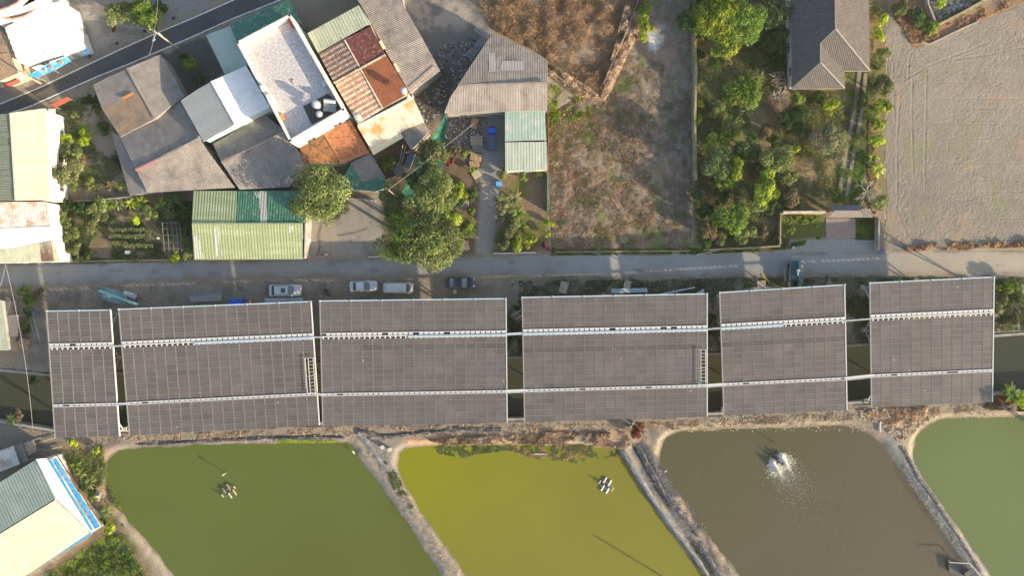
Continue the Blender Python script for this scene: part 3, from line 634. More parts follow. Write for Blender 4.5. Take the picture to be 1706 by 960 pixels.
# bridging trays between neighbouring canopies
def Qc(i, u, v, dz=0):
    TL, TR, BR, BL = corners[i]; return (TL * (1 - u) + TR * u) * (1 - v) + (BL * (1 - u) + BR * u) * v + Vector((0, 0, dz))
names = ['first and second', 'second and third', 'third and fourth', 'fourth and fifth', 'fifth and sixth']
for i in range(5):
    for v, wd, wh in ((.283, .16 + .16 * (i == 2), 'thin pale conduit bridge'), (.7455, .5 if i > 1 else .3, 'white cable tray bridge')):
        a = Qc(i, 1.0, v, .1); b_ = Qc(i + 1, 0.0, v, .1); d = (b_ - a).normalized(); a -= d * .3; b_ += d * .3
        m = MB(); root = thing('cable_bridge', f'{wh} across the gap between the {names[i]} solar canopies', 'cable tray', (a + b_) / 2, 0, 'cable bridges between the canopies')
        c0 = (a + b_) / 2; s = Vector((-d.y, d.x, 0)) * wd / 2
        m.bar(a - c0 + s, b_ - c0 + s, .06, .12); m.bar(a - c0 - s, b_ - c0 - s, .06, .12); m.build('side_rail', M_WHITE, root)
        m = MB(); m.bar(a - c0, b_ - c0, wd - .05, .03); m.build('tray_floor', M_TRAY if v > .5 else M_PIPE, root)
# raking leg with white top at the lower right of the first canopy
# ================================================================ BUILDINGS
def clip_half(poly, n, d):
    """keep the part of a 3-D polygon where n.xy . p.xy >= d"""
    o = []
    for i in range(len(poly)):
        a, b = poly[i], poly[(i + 1) % len(poly)]; da = a.x * n[0] + a.y * n[1] - d; db = b.x * n[0] + b.y * n[1] - d
        if da >= 0: o.append(a)
        if (da > 0 and db < 0) or (da < 0 and db > 0): o.append(a.lerp(b, da / (da - db)))
    return o
def plane_of(poly):
    n = Vector((0, 0, 0))
    for i in range(len(poly)):
        a, b = poly[i], poly[(i + 1) % len(poly)]; n += a.cross(b)
    n.normalize(); return n if n.z > 0 else -n
rb = random.Random(21)
def on_plane(plane, pts, lift=.03):
    pl = [P(*p) for p in plane]; n = plane_of(pl); c = sum(pl, Vector()) / len(pl); o = []
    for x, y in pts:
        h = c.z
        for _ in range(6): q = P(x, y, h); h = c.z - (n.x * (q.x - c.x) + n.y * (q.y - c.y)) / n.z
        o.append(P(x, y, h) + Vector((0, 0, lift)))
    return o
def sheet_roof(parent, pts, m, sheetw=1.0, sheetl=3.0, run=None, pitch=.25, amp=.035, name='roof_sheet', deck=True, gap=.012, skip=0.0, tilt=.004, deckm=None, m2=None):
    """corrugated roof laid as single sheets; run = direction (px vector) in which the corrugations run"""
    pts = [Vector(p) for p in pts]; n = plane_of(pts); c = sum(pts, Vector()) / len(pts)
    # make the outline planar
    pl = [Vector((p.x, p.y, c.z - (n.x * (p.x - c.x) + n.y * (p.y - c.y)) / n.z)) for p in pts]
    if run is None:
        dn = Vector((n.x, n.y)); run = (dn.x, dn.y) if dn.length > .01 else (0, 1)
    else: run = (run[0], -run[1])
    r = Vector(run).normalized(); s = Vector((-r.y, r.x))
    zf = lambda x, y: c.z - (n.x * (x - c.x) + n.y * (y - c.y)) / n.z
    sv = [p.x * s.x + p.y * s.y for p in pl]; rv = [p.x * r.x + p.y * r.y for p in pl]
    if deck:
        dk = MB(); cc = sum(pl, Vector()) / len(pl)
        dk.prism([cc + (p - cc) * .995 - Vector((0, 0, amp + .03)) - Vector(parent.location) for p in pl], .12); dk.build('roof_deck', deckm or M_STEEL, parent)
    inv = parent.matrix_world.inverted() if False else None
    off = Vector(parent.location)
    k = math.floor((max(sv) - min(sv)) / sheetw) + 1; sw = (max(sv) - min(sv)) / k
    nl = max(1, round((max(rv) - min(rv)) / sheetl)); sl = (max(rv) - min(rv)) / nl
    for i in range(k):
        for j in range(nl):
            a0, a1 = min(sv) + i * sw + gap / 2, min(sv) + (i + 1) * sw - gap / 2; b0, b1 = min(rv) + j * sl + gap / 2, min(rv) + (j + 1) * sl - gap / 2
            q = clip_half(pl, s, a0); q = clip_half(q, -s, -a1) if len(q) > 2 else q
            q = clip_half(q, r, b0) if len(q) > 2 else q; q = clip_half(q, -r, -b1) if len(q) > 2 else q
            if len(q) < 3 or rb.random() < skip: continue
            ar = 0
            for t_ in range(1, len(q) - 1): ar += (q[t_] - q[0]).cross(q[t_ + 1] - q[0]).length / 2
            if ar < .05: continue
            cq = sum(q, Vector()) / len(q); tx, ty, tz = rb.gauss(0, tilt), rb.gauss(0, tilt), rb.uniform(0, .012)
            b = MB(); ns = max(2, int(round((a1 - a0) / pitch)) * 2); w = (a1 - a0) / ns
            for e in range(ns):
                z0, z1 = a0 + e * w, a0 + (e + 1) * w
                p = clip_half(q, s, z0); p = clip_half(p, -s, -z1) if len(p) > 2 else p
                if len(p) < 3: continue
                vs = []
                for v in p:
                    f = (v.x * s.x + v.y * s.y - z0) / w; hh = (f if e % 2 == 0 else 1 - f) * amp
                    vs.append(Vector((v.x, v.y, v.z + hh + tz + tx * (v.x - cq.x) + ty * (v.y - cq.y))) - off)
                if len(vs) > 2: b.add(vs, [tuple(range(len(vs)))])
            if b.v:
                o = b.build(name, m2 if (m2 and j % 2) else m, parent)
def walls(parent, foot, m, inset=.25, name='wall', base=0.0, windows=0, sillh=1.0, wh=1.1, thick=.12):
    """foot: list of (px,py,h) roof-edge points; each side becomes a wall down to the ground"""
    pts = [P(*p) for p in foot]; c = sum(pts, Vector()) / len(pts); off = Vector(parent.location)
    pts = [Vector((p.x + (c.x - p.x) / max((Vector((p.x, p.y)) - Vector((c.x, c.y))).length, .1) * inset, p.y + (c.y - p.y) / max((Vector((p.x, p.y)) - Vector((c.x, c.y))).length, .1) * inset, p.z - .16)) for p in pts]
    n = len(pts)
    for i in range(n):
        a, b = pts[i], pts[(i + 1) % n]
        if (Vector((a.x, a.y)) - Vector((b.x, b.y))).length < .3: continue
        d = Vector((b.x - a.x, b.y - a.y, 0)).normalized(); s = Vector((-d.y, d.x, 0))
        if s.dot(Vector((c.x - a.x, c.y - a.y, 0))) > 0: s = -s      # outward
        w = MB(); o_ = s * thick / 2
        q = [a - o_ - off, b - o_ - off, b + o_ - off, a + o_ - off]; lo = [Vector((v.x, v.y, base - .3)) for v in q]
        w.add(q + lo, [(0, 1, 2, 3), (7, 6, 5, 4), (0, 4, 5, 1), (1, 5, 6, 2), (2, 6, 7, 3), (3, 7, 4, 0)])
        wo = w.build(name, m, parent)
        L = (b - a).length; top = min(a.z, b.z)
        if windows and L > 3.2 and s.dot(Vector((-c.x, -c.y, 0))) > 0:
            nw = max(1, int(L / 4)); floors = max(1, int((top - .5) / 2.9))
            for fl in range(floors):
                for k in range(nw):
                    p = a.lerp(b, (k + .5) / nw); z = base + fl * 2.9 + sillh + wh / 2
                    if z + wh / 2 > top - .1: continue
                    ang = math.atan2(d.y, d.x); door = (k == 0 and fl == 0)
                    hh = 2.05 if door else wh; zc = base + 1.04 if door else z
                    fr = MB(); cpos = Vector((p.x, p.y, zc)) + s * (thick / 2 + .02) - off
                    ww = .95 if door else 1.5
                    for (dx, dz, sx, sz) in ((0, hh / 2, ww, .08), (0, -hh / 2, ww, .08), (-ww / 2, 0, .08, hh), (ww / 2, 0, .08, hh), (0, 0, .05, hh)):
                        fr.box(cpos + d * dx + Vector((0, 0, dz)), (sx, .07, sz), ang)
                    fo = fr.build('door' if door else 'window', M_WHITE if not door else M_STEEL, wo)
                    g = MB(); g.box(cpos - s * .012, (ww - .06, .03, hh - .06), ang); g.build('pane' if not door else 'door_leaf', M_GLASS if not door else M_STEEL, wo)
def house(label, cat, foot, planes, wallm, windows=1, name='house', group=None, inset=.25):
    c = sum((P(*p) for p in foot), Vector()) / len(foot)
    t = thing(name, label, cat, (c.x, c.y, 0), 0, group)
    walls(t, foot, wallm, windows=windows, inset=inset)
    for pl in planes:
        kw = dict(pl[2]) if len(pl) > 2 else {}
        sheet_roof(t, [P(*p) for p in pl[0]], pl[1], **kw)
    return t
def ridge(t, a, b, m, w=.35, name='ridge_cap', lift=.07):
    a, b = P(*a), P(*b); off = Vector(t.location); q = MB(); z = Vector((0, 0, lift)); q.bar(a - off + z, b - off + z, w, .06); return q.build(name, m, t)

R_GREY = mat('grey_fibre_cement', (.285, .25, .222), .9, var=.12, scale=1.2, dirt=(.17, .155, .145), dscale=.35, dlo=.45, dhi=.65, objvar=.07, bump=.01)
R_GREYW = mat('pale_grey_fibre_cement', (.33, .285, .255), .9, var=.12, scale=1.2, dirt=(.23, .20, .18), dscale=.4, dlo=.45, dhi=.65, objvar=.06)
R_DGREY = mat('dark_grey_sheet', (.235, .215, .20), .9, var=.15, scale=1.0, dirt=(.30, .27, .24), dscale=.3, dlo=.5, dhi=.7, objvar=.07)
R_BROWN = mat('brown_sheet', (.30, .215, .15), .9, var=.12, dirt=(.22, .17, .13), dscale=.4, objvar=.08)
R_CREAM = mat('cream_sheet', (.68, .64, .44), .6, var=.04, dirt=(.66, .56, .36), dscale=.5, dlo=.5, dhi=.75, objvar=.04)
R_DKGREEN = mat('dull_green_sheet', (.22, .235, .165), .7, var=.15, streak=((1, 8, 1), 0), dirt=(.25, .27, .2), dscale=.6, objvar=.06)
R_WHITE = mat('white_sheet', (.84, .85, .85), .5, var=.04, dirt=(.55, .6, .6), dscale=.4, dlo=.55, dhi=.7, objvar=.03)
R_RUSTW = mat('rust_streaked_white_sheet', (.64, .60, .56), .7, var=.08, dirt=(.42, .22, .10), dscale=.45, dlo=.47, dhi=.58, objvar=.06, damt=.7)
R_RUSTT = mat('rusty_zinc_sheet', (.42, .24, .15), .85, var=.2, scale=3, dirt=(.34, .15, .08), dscale=3, dlo=.5, dhi=.6, objvar=.16)
R_RUSTT2 = mat('pale_rusty_zinc_sheet', (.60, .50, .42), .85, var=.2, scale=3, dirt=(.46, .28, .18), dscale=2, dlo=.5, dhi=.62, objvar=.14)
R_RUSTG = mat('greyed_rusty_zinc_sheet', (.15, .095, .075), .85, var=.2, scale=3, dirt=(.24, .13, .09), dscale=3, dlo=.5, dhi=.6, objvar=.16)
R_RUSTG2 = mat('pale_greyed_zinc_sheet', (.34, .29, .26), .85, var=.2, scale=3, dirt=(.20, .13, .10), dscale=2, dlo=.5, dhi=.62, objvar=.14)
R_DRED = mat('dark_red_sheet', (.14, .05, .045), .8, var=.2, dirt=(.26, .16, .13), dscale=1.5, dlo=.55, dhi=.65, objvar=.08)
R_ORANGE = mat('orange_brown_sheet', (.26, .095, .045), .8, var=.1, dirt=(.20, .08, .045), dscale=.6, objvar=.05)
R_ORTILE = mat('orange_clay_sheet', (.42, .17, .085), .85, var=.18, dirt=(.25, .12, .06), dscale=1.5, dlo=.5, dhi=.6, objvar=.12)
R_FLAME = mat('cream_sheet_with_rust_flare', (.66, .58, .45), .6, var=.06, dirt=(.60, .26, .05), dscale=.33, dlo=.46, dhi=.60, objvar=.03, damt=.85)
R_PGREEN = mat('pale_green_sheet', (.46, .48, .35), .6, var=.08, dirt=(.38, .42, .30), dscale=.5, objvar=.05)
R_MINT = mat('mint_sheet', (.40, .46, .37), .55, var=.06, dirt=(.52, .50, .44), dscale=.7, dlo=.5, dhi=.7, objvar=.05)
R_TEALS = mat('pale_teal_sheet', (.42, .50, .44), .6, var=.05, dirt=(.34, .42, .38), dscale=.4)
R_GREEN = mat('deep_green_sheet', (.045, .17, .12), .6, var=.15, dirt=(.2, .3, .24), dscale=1.2, dlo=.54, dhi=.66, objvar=.08)
R_SHEDG = mat('yellow_green_sheet', (.31, .36, .19), .7, var=.08, streak=((.16, 1, 1), 0), dirt=(.40, .45, .27), dscale=.6, dlo=.52, dhi=.66, objvar=.03)
R_SHEDD = mat('unfaded_green_sheet', (.06, .18, .125), .75, var=.15, dirt=(.16, .30, .17), dscale=1.8, dlo=.50, dhi=.64, objvar=.05)
R_SHEDW = mat('bare_grey_strip', (.44, .46, .38), .7, var=.1)
R_TILE = mat('dark_roof_tile', (.115, .105, .097), .8, var=.12, scale=2, dirt=(.15, .13, .115), dscale=1.0, dlo=.5, dhi=.7)
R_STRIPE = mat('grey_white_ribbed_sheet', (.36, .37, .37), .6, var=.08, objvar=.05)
R_GG = mat('grey_green_sheet', (.34, .40, .33), .65, var=.07, dirt=(.40, .45, .37), dscale=.3, objvar=.05)
W_WHITE = mat('white_render', (.70, .69, .64), .85, var=.06, dirt=(.50, .46, .38), dscale=.6, dlo=.52, dhi=.75)
W_CREAM = mat('cream_render', (.60, .54, .40), .85, var=.08, dirt=(.4, .34, .25), dscale=.6)
W_GREY = mat('grey_render', (.30, .28, .25), .9, var=.12, dirt=(.2, .18, .16), dscale=.5)
W_MINT = mat('mint_render', (.52, .62, .54), .85, var=.06)
PINK = mat('pink_trim', (.62, .30, .25), .7)

# --- top left: white sheet roof shop with blue awnings
t = house('house with a blinding white sheet roof beside the blue awning, upper left corner', 'house', [(8,46,4.2),(70,8,4.2),(106,1,4.2),(132,74,4.2),(31,105,4.2)],
      [([(8,46,4.4),(70,8,4.5),(106,1,4.5),(132,74,4.2),(31,105,4.0)], R_WHITE, dict(sheetl=8))], W_WHITE)
# curved balcony block behind it (runs out of the frame)
t = thing('balcony_house', 'tall white house with curved pink rimmed balconies in the upper left corner', 'house', tuple(P(20, -30)[:2]) + (0,))
walls(t, [(-30,-60,7.6),(62,-60,7.6),(66,-2,7.6),(40,12,7.6),(-30,28,7.6)], W_WHITE, windows=1)
for (z, pp) in ((5.2, [(12,33),(28,35),(46,31),(60,24),(70,12),(64,0),(40,6),(5,20)]), (7.6, [(-30,28),(0,22),(20,16),(36,8),(46,-2),(60,-60),(-30,-60)])):
    b = MB(); off = Vector(t.location); q = [P(x, y, z) - off for x, y in pp]; b.prism(q, .2); f = b.build('balcony_floor', W_GREY, t)
    b = MB(); nn = 5 if z < 6 else 5
    for i in range(nn): b.bar(q[i] + Vector((0, 0, .4)), q[i + 1] + Vector((0, 0, .4)), .22, .95)
    b.build('parapet', W_WHITE, t)
    b = MB()
    for i in range(nn): b.bar(q[i] + Vector((0, 0, .93)), q[i + 1] + Vector((0, 0, .93)), .26, .1)
    b.build('rim', PINK, t)
sheet_roof(t, [P(*p) for p in [(-30,-30,7.9),(10,-40,7.9),(40,-20,7.9),(30,2,7.9),(8,11,7.9),(-30,16,7.9)]], R_BROWN, pitch=.3)
sheet_roof(t, [P(*p) for p in [(14,28,5.5),(30,31,5.5),(46,27,5.5),(58,20,5.5),(50,8,5.5),(18,18,5.5)]], R_DGREY, pitch=.3)
house('low house with brown corrugated roof against the left edge above the road', 'house', [(-60,52,3.6),(3,52,3.6),(31,121,3.6),(0,134,3.6),(-60,140,3.6)],
      [([(-60,52,3.7),(2,50,3.7),(14,86,3.9),(-60,96,3.9)], R_BROWN, dict(sheetl=2.4)), ([(-60,97,3.9),(14,87,3.9),(31,121,3.5),(0,134,3.5),(-60,142,3.5)], R_BROWN, dict(sheetl=2.4))], W_CREAM)
def slab(name, label, cat, pts, m, t=.08, group=None, posts=False, parts=None):
    c = sum((P(*p) for p in pts), Vector()) / len(pts); o = thing(name, label, cat, (c.x, c.y, 0), 0, group); off = Vector((c.x, c.y, 0))
    b = MB(); b.prism([P(*p) - off for p in pts], t); b.build(parts or 'sheet', m, o)
    if posts:
        for p in pts:
            q = P(*p) - off; q.x *= .94; q.y *= .94; b = MB(); b.tube((q.x, q.y, 0), (q.x, q.y, q.z - t), .04); b.build('post', M_STEEL, o)
    return o
aw = slab('awning', 'long torn sky blue awning between the white roof and the asphalt road', 'awning', [(47,125,2.4),(80,106,2.8),(111,94,2.6),(118,101,2.3),(90,117,2.3),(60,129,2.2)], M_SKYB, posts=True)
for (x, y, r) in ((84, 111, .35), (101, 103, .35), (75, 117, .18)):
    b = MB(); q = P(x, y, 2.72) - Vector(aw.location); b.tube(q - Vector((0, 0, .15)), q + Vector((0, 0, .05)), r, 10); b.build('patch', M_WOOD, aw)
slab('awning', 'small square sky blue canopy at the lower right corner of the white roof', 'awning', [(133,84,1.9),(143,80,2.0),(152,87,1.9),(140,91,1.8)], M_SKYB, posts=True)
slab('awning', 'red sheet awning at the left edge of the photo above the asphalt road', 'awning', [(4,141,2.4),(31,131,2.4),(34,137,2.1),(8,147,2.1)], mat('red_sheet', (.4, .1, .07), .7), posts=True)
slab('awning', 'narrow red sheet awning between the asphalt road and the cream roof', 'awning', [(82,175,1.6),(112,161,1.6),(120,165,1.4),(92,179,1.4)], mat('red_sheet', (.4, .1, .07), .7), posts=True)
# --- left: cream and green gable
t = house('large gabled house with cream right slope and dark green left slope at the left edge', 'house', [(-110,205,5.2),(18,189,5.9),(76,181,4.9),(82,333,4.9),(27,334,5.9),(-110,336,5.2)],
      [([(-110,203,5.3),(18,188,6.0),(27,334,6.0),(-110,337,5.3)], R_DKGREEN, dict(run=(1, -.05), sheetl=20)), ([(18,188,6.0),(76,180,5.0),(82,333,5.0),(27,334,6.0)], R_CREAM, dict(sheetl=9))], W_WHITE)
b = MB(); off = Vector(t.location); b.bar(P(86,181,3.6) - off, P(90,333,3.6) - off, 1.1, .12); b.build('side_ledge', W_WHITE, t)
ridge(t, (18,188,6.05), (27,334,6.05), R_CREAM)
t = house('rust streaked white sheet roof house at the left edge beside the village road', 'house', [(-110,338,4.6),(77,336,4.6),(88,400,4.2),(100,436,3.6),(-110,440,3.6)],
      [([(-110,338,4.8),(77,336,4.8),(84,376,4.4),(-110,384,4.4)], R_RUSTW, dict(sheetl=2.2)), ([(-110,385,4.4),(84,377,4.4),(89,400,4.1),(15,414,4.1),(-110,416,4.1)], R_WHITE, dict(sheetl=4)),
       ([(15,414,4.0),(89,401,4.0),(100,436,3.5),(-10,438,3.5),(-110,440,3.5),(-110,417,4.0)], R_PGREEN, dict(sheetl=5))], W_WHITE)
b = MB(); off = Vector(t.location); b.prism([P(*p) - off for p in [(88,388,2.2),(98,392,2.2),(110,436,2.2),(101,437,2.2)]], .12); b.build('side_ledge', W_WHITE, t)
sheet_roof(t, on_plane([(15,414,4.0),(89,401,4.0),(100,436,3.5),(-10,438,3.5)], [(66,405),(85,402),(90,435),(70,436)]), R_RUSTG, deck=False)
# --- dark gable by the asphalt road, and the long house behind it
t = house('dark gabled house with brown lit lower corner directly beside the asphalt road', 'house', [(155,142,3.4),(212,114,4.4),(267,90,3.4),(306,160,3.4),(259,197,4.4),(201,227,3.4)],
      [([(155,141,3.5),(212,113,4.6),(232,150,4.6),(170,181,3.5)], R_DGREY, dict(sheetl=2.4)), ([(170,181,3.5),(232,150,4.6),(259,197,4.6),(201,228,3.5)], R_BROWN, dict(sheetl=2.4)), ([(212,113,4.6),(267,90,3.5),(306,160,3.5),(259,197,4.6)], R_DGREY, dict(sheetl=2.4))], W_GREY)
ridge(t, (212,113,4.66), (259,197,4.66), R_GREYW)
b = MB(); off = Vector(t.location); b.bar(P(205,164,4.2) - off + Vector((0, 0, .15)), P(222,155,4.4) - off + Vector((0, 0, .15)), .35, .12); b.build('orange_patch', M_ORANGE, t)
t = house('long grey brown gabled house with pink edged ridge, its lower end facing the vegetable garden', 'house', [(201,229,3.2),(259,199,3.2),(306,163,3.2),(331,230,4.3),(390,311,2.9),(247,320,2.9),(226,284,4.3)],
      [([(201,229,3.3),(259,199,3.3),(306,163,3.3),(331,230,4.5),(226,284,4.5)], R_DGREY, dict(sheetl=2.4)), ([(226,284,4.5),(331,230,4.5),(390,312,3.0),(247,321,3.0)], R_GREY, dict(sheetl=2.4))], W_GREY)
ridge(t, (226,284,4.56), (262,266,4.56), mat('pink_tile', (.45, .2, .2), .8)); ridge(t, (262,266,4.56), (331,230,4.56), R_GREY)
house('narrow dark lean-to roof along the left side of the long grey brown house', 'lean-to', [(187,221,2.6),(200,229,2.9),(246,320,2.9),(217,325,2.5)],
      [([(186,220,2.7),(200,227,3.05),(246,321,3.05),(216,326,2.6)], R_DGREY, dict(sheetl=2.2))], W_GREY, 0, 'lean_to')
t = house('dark grey gabled roof between the long brown house and the round green tree', 'house', [(357,241,3.3),(440,192,3.3),(476,219,4.2),(510,270,3.0),(480,310,2.8),(400,317,2.8),(369,271,4.2)],
      [([(355,240,3.4),(440,190,3.4),(476,219,4.3),(369,271,4.3)], R_DGREY, dict(sheetl=2.4)), ([(369,271,4.3),(476,219,4.3),(510,270,3.1),(481,311,2.8),(400,316,2.8)], R_DGREY, dict(sheetl=2.6))], W_GREY)
ridge(t, (369,271,4.36), (476,219,4.36), R_GREYW)
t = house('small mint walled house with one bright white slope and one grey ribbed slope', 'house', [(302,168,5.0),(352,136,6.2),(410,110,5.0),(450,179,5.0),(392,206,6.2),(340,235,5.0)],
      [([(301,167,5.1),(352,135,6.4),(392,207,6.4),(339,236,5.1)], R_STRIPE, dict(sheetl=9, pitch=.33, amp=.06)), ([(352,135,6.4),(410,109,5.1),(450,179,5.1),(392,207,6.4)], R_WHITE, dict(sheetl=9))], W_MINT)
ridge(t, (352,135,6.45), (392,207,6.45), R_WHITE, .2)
house('pale teal flat sheet roof between the asphalt road and the tall white building', 'shed', [(344,59,3.4),(384,43,3.4),(411,106,3.6),(375,123,3.6)], [([(343,58,3.5),(384,42,3.5),(412,108,3.7),(375,124,3.7)], R_TEALS, dict(sheetl=9, amp=.015, pitch=.5))], W_GREY, 0, 'shed')
house('deep green corrugated roof behind the tall white building at the top of the photo', 'shed', [(385,41,3.8),(480,1,3.8),(502,34,4.6),(410,72,4.6)], [([(384,40,3.9),(480,-1,3.9),(502,34,4.7),(397,78,4.7)], R_GREEN, dict(sheetl=4))], W_GREY, 0, 'shed')
# --- tall white building with gravel roof, tanks and heater
t = thing('roof_terrace_building', 'tall white flat roofed building with mottled roof terrace and water tanks', 'building', tuple(P(478, 130)[:2]) + (0,)); off = Vector(t.location)
OUT = [(395,71),(484,24),(575,184),(484,237)]; HT = 8.2
walls(t, [(x, y, HT) for x, y in OUT], W_WHITE, windows=1, inset=.05)
fl = MB(); fl.prism([P(x, y, 7.25) - off for x, y in [(400,74),(484,31),(568,183),(486,230)]], .25)
fl.build('roof_terrace', mat('mottled_terrace', (.46, .44, .45), .95, var=.22, scale=4, dirt=(.62, .58, .56), dscale=2.5, dlo=.42, dhi=.60, bump=.03, bscale=8), t)
for i in range(4):
    b = MB(); a, c_ = P(*OUT[i], HT), P(*OUT[(i + 1) % 4], HT); d = (c_ - a).normalized(); s = Vector((-d.y, d.x, 0)); cen = P(484, 130, HT)
    s = s if s.dot(cen - a) > 0 else -s
    b.bar(a - off + s * .16 + Vector((0, 0, -.4)), c_ - off + s * .16 + Vector((0, 0, -.4)), .34, 1.5); b.build('parapet', W_WHITE, t)
b = MB(); b.prism([P(x, y, 7.33) - off for x, y in [(505,177),(547,155),(570,180),(519,207)]], .06); b.build('dark_floor', mat('dark_floor', (.085, .075, .06), .6, var=.3), t)  # darker floor sheet in the terrace corner by the tanks
for (x, y) in ((441,148),(451,163)): b = MB(); b.box(P(x, y, 8.2) - off, (.9, .8, 1.5), math.radians(-62)); b.build('parapet_pier', W_WHITE, t)
for (x, y) in ((515,222),(540,210)): b = MB(); p = P(x, y, 6.2) - off; b.box(p, (1.2, .25, .4), math.radians(28)); b.build('window_sill', W_CREAM, t)
def tank(label, px, py, z0, h, r, stand=True, m=None):
    p = P(px, py, z0 + h); o = thing('water_tank', label, 'water tank', (p.x, p.y, z0), 0, 'water tanks on the roofs')
    if stand:
        s = MB()
        for a in range(4): s.tube((r * math.cos(a * 1.571 + .8) * .9, r * math.sin(a * 1.571 + .8) * .9, 0), (r * math.cos(a * 1.571 + .8) * .8, r * math.sin(a * 1.571 + .8) * .8, h * .45), .03)
        s.box((0, 0, h * .45), (r * 1.7, r * 1.7, .05)); s.build('stand', M_STEEL, o)
    b = MB(); z = h * .47 if stand else .05; b.tube((0, 0, z), (0, 0, h * .9), r, 20, cap=True); b.tube((0, 0, h * .9), (0, 0, h), r, 20, r * .45); b.build('tank_body', m or M_STEEL, o)
    b = MB(); b.tube((0, 0, h), (0, 0, h + .08), r * .35, 14); b.build('lid', M_WHITE if m is None else M_DARK, o)
    for zz in (.6, .75): 
        b = MB(); b.tube((0, 0, h * zz), (0, 0, h * zz + .05), r * 1.03, 20); b.build('hoop', M_ALU, o)
tank('larger steel water tank on the dark corner of the mottled roof terrace', 525, 172, 7.3, 1.9, .62)
tank('smaller steel water tank on the mottled terrace, nearer the white parapet', 531, 189, 7.3, 1.3, .5)
tank('white capped steel water tank on stand above the orange brown roof, casting a long shadow', 672, 149, 5.6, 2.0, .5)
tank('steel water tank at the lower corner of the pale rusty tiled roof', 595, 193, 5.2, 1.5, .58)
p = P(549, 173, 8.3); o = thing('solar_water_heater', 'white solar water heater beside the tanks on the mottled roof terrace', 'water heater', (p.x, p.y, 7.3), math.radians(-7))
b = MB(); b.tube((-.9, .45, .95), (.9, .45, .95), .3, 12); b.build('drum', M_WHITE, o)
for i in range(2): b = MB(); b.box((-.5 + i, -.35, .62), (.95, 1.5, .06), 0); b.build('collector', mat('collector_glass', (.30, .31, .32), .3), o)
b = MB()
for x in (-.9, .9): b.bar((x, .5, 0), (x, .5, .9), .05); b.bar((x, -1, 0), (x, .4, .9), .05)
b.build('frame', M_STEEL, o)
p = P(485, 36, 7.9); b = MB(); b.box((0, 0, .35), (.7, 1.6, .7), 0, bev=.05); o = b.build('storage_chest', M_RED); o.location = (p.x, p.y, 7.3); o.rotation_euler = (0, 0, math.radians(28)); tag(o, 'red chest in the top corner of the mottled roof terrace', 'chest')
p = P(470, 195, 7.6); b = MB(); b.box((0, 0, .2), (.6, 1.0, .4), 0, bev=.05); o = b.build('crate', M_ORANGE); o.location = (p.x, p.y, 7.3); o.rotation_euler = (0, 0, math.radians(28)); tag(o, 'orange crate by the left parapet of the mottled roof terrace', 'crate')
p = P(490, 136, 7.4); b = MB(); b.box((0, 0, .05), (.45, .7, .1), 0); o = b.build('board', W_CREAM); o.location = (p.x, p.y, 7.3); o.rotation_euler = (0, 0, math.radians(28)); tag(o, 'small cream board lying in the middle of the mottled roof terrace', 'board')
p = P(540, 139, 7.8); b = MB(); b.box((0, 0, .3), (.7, .9, .6), math.radians(28)); o = b.build('cabinet', M_WHITE); o.location = (p.x, p.y, 7.3); tag(o, 'small white cabinet against the right parapet of the roof terrace', 'cabinet')
# --- the block of mixed roofs right of it
t = house('row house roofed in four patches, pale green at the top and rusty tiles below', 'house', [(512,56,5.6),(598,9,5.6),(618,39,5.8),(642,90,5.8),(682,156,5.4),(637,181,5.2),(597,206,5.2),(556,137,5.7)],
      [([(512,55,5.8),(598,8,5.8),(618,38,5.9),(530,88,5.9)], R_PGREEN, dict(run=(1, 2), sheetl=9, pitch=.4, amp=.032)),
       ([(531,89,5.95),(573,66,5.95),(598,113,5.9),(556,137,5.9)], R_RUSTG, dict(sheetw=.62, sheetl=.40, run=(.5, .87), pitch=.3, tilt=.03, m2=R_RUSTG2)),
       ([(575,65,5.95),(617,43,5.95),(642,89,5.9),(600,112,5.9)], R_DRED, dict(sheetw=.7, sheetl=5, run=(.5, .87), pitch=.2)),
       ([(557,138,5.8),(600,115,5.8),(637,181,5.3),(596,206,5.3)], R_RUSTT, dict(sheetw=.62, sheetl=.40, run=(.5, .87), pitch=.3, tilt=.03, m2=R_RUSTT2)),
       ([(603,114,5.8),(644,92,5.8),(682,155,5.3),(638,180,5.3)], R_ORANGE, dict(sheetw=.9, sheetl=8, run=(.5, .87), pitch=.3))], W_CREAM, inset=.2)
for a, b_ in (((574,66,6.1),(638,181,5.5)), ((556,138,6.0),(643,91,6.0))): ridge(t, a, b_, W_CREAM, .22, 'dividing_wall', .04)
t = house('low annex with a glaring cream roof streaked by orange rust', 'house', [(597,212,4.6),(688,164,4.6),(706,200,4.0),(667,221,4.0),(617,247,4.0)],
      [([(596,212,4.8),(688,163,4.8),(706,200,4.2),(667,221,4.2),(617,248,4.2)], R_FLAME, dict(sheetl=9, pitch=.33))], W_CREAM)
b = MB(); off = Vector(t.location); b.bar(P(596,210,4.9) - off, P(688,162,4.9) - off, .35, .25); b.build('parapet', W_WHITE, t)
b = MB(); b.prism([P(*p) - off for p in [(617,248,3.9),(667,221,3.9),(672,229,3.3),(622,258,3.3)]], .1); b.build('eave_sheet', R_CREAM, t)
house('small brown sheet roof at the lower right of the rust streaked annex', 'shed', [(669,222,3.2),(704,202,3.2),(715,218,3.0),(685,249,3.0)], [([(667,221,3.4),(703,201,3.4),(716,218,3.1),(685,250,3.1)], R_GREY, dict(sheetl=3))], W_GREY, 0, 'shed')
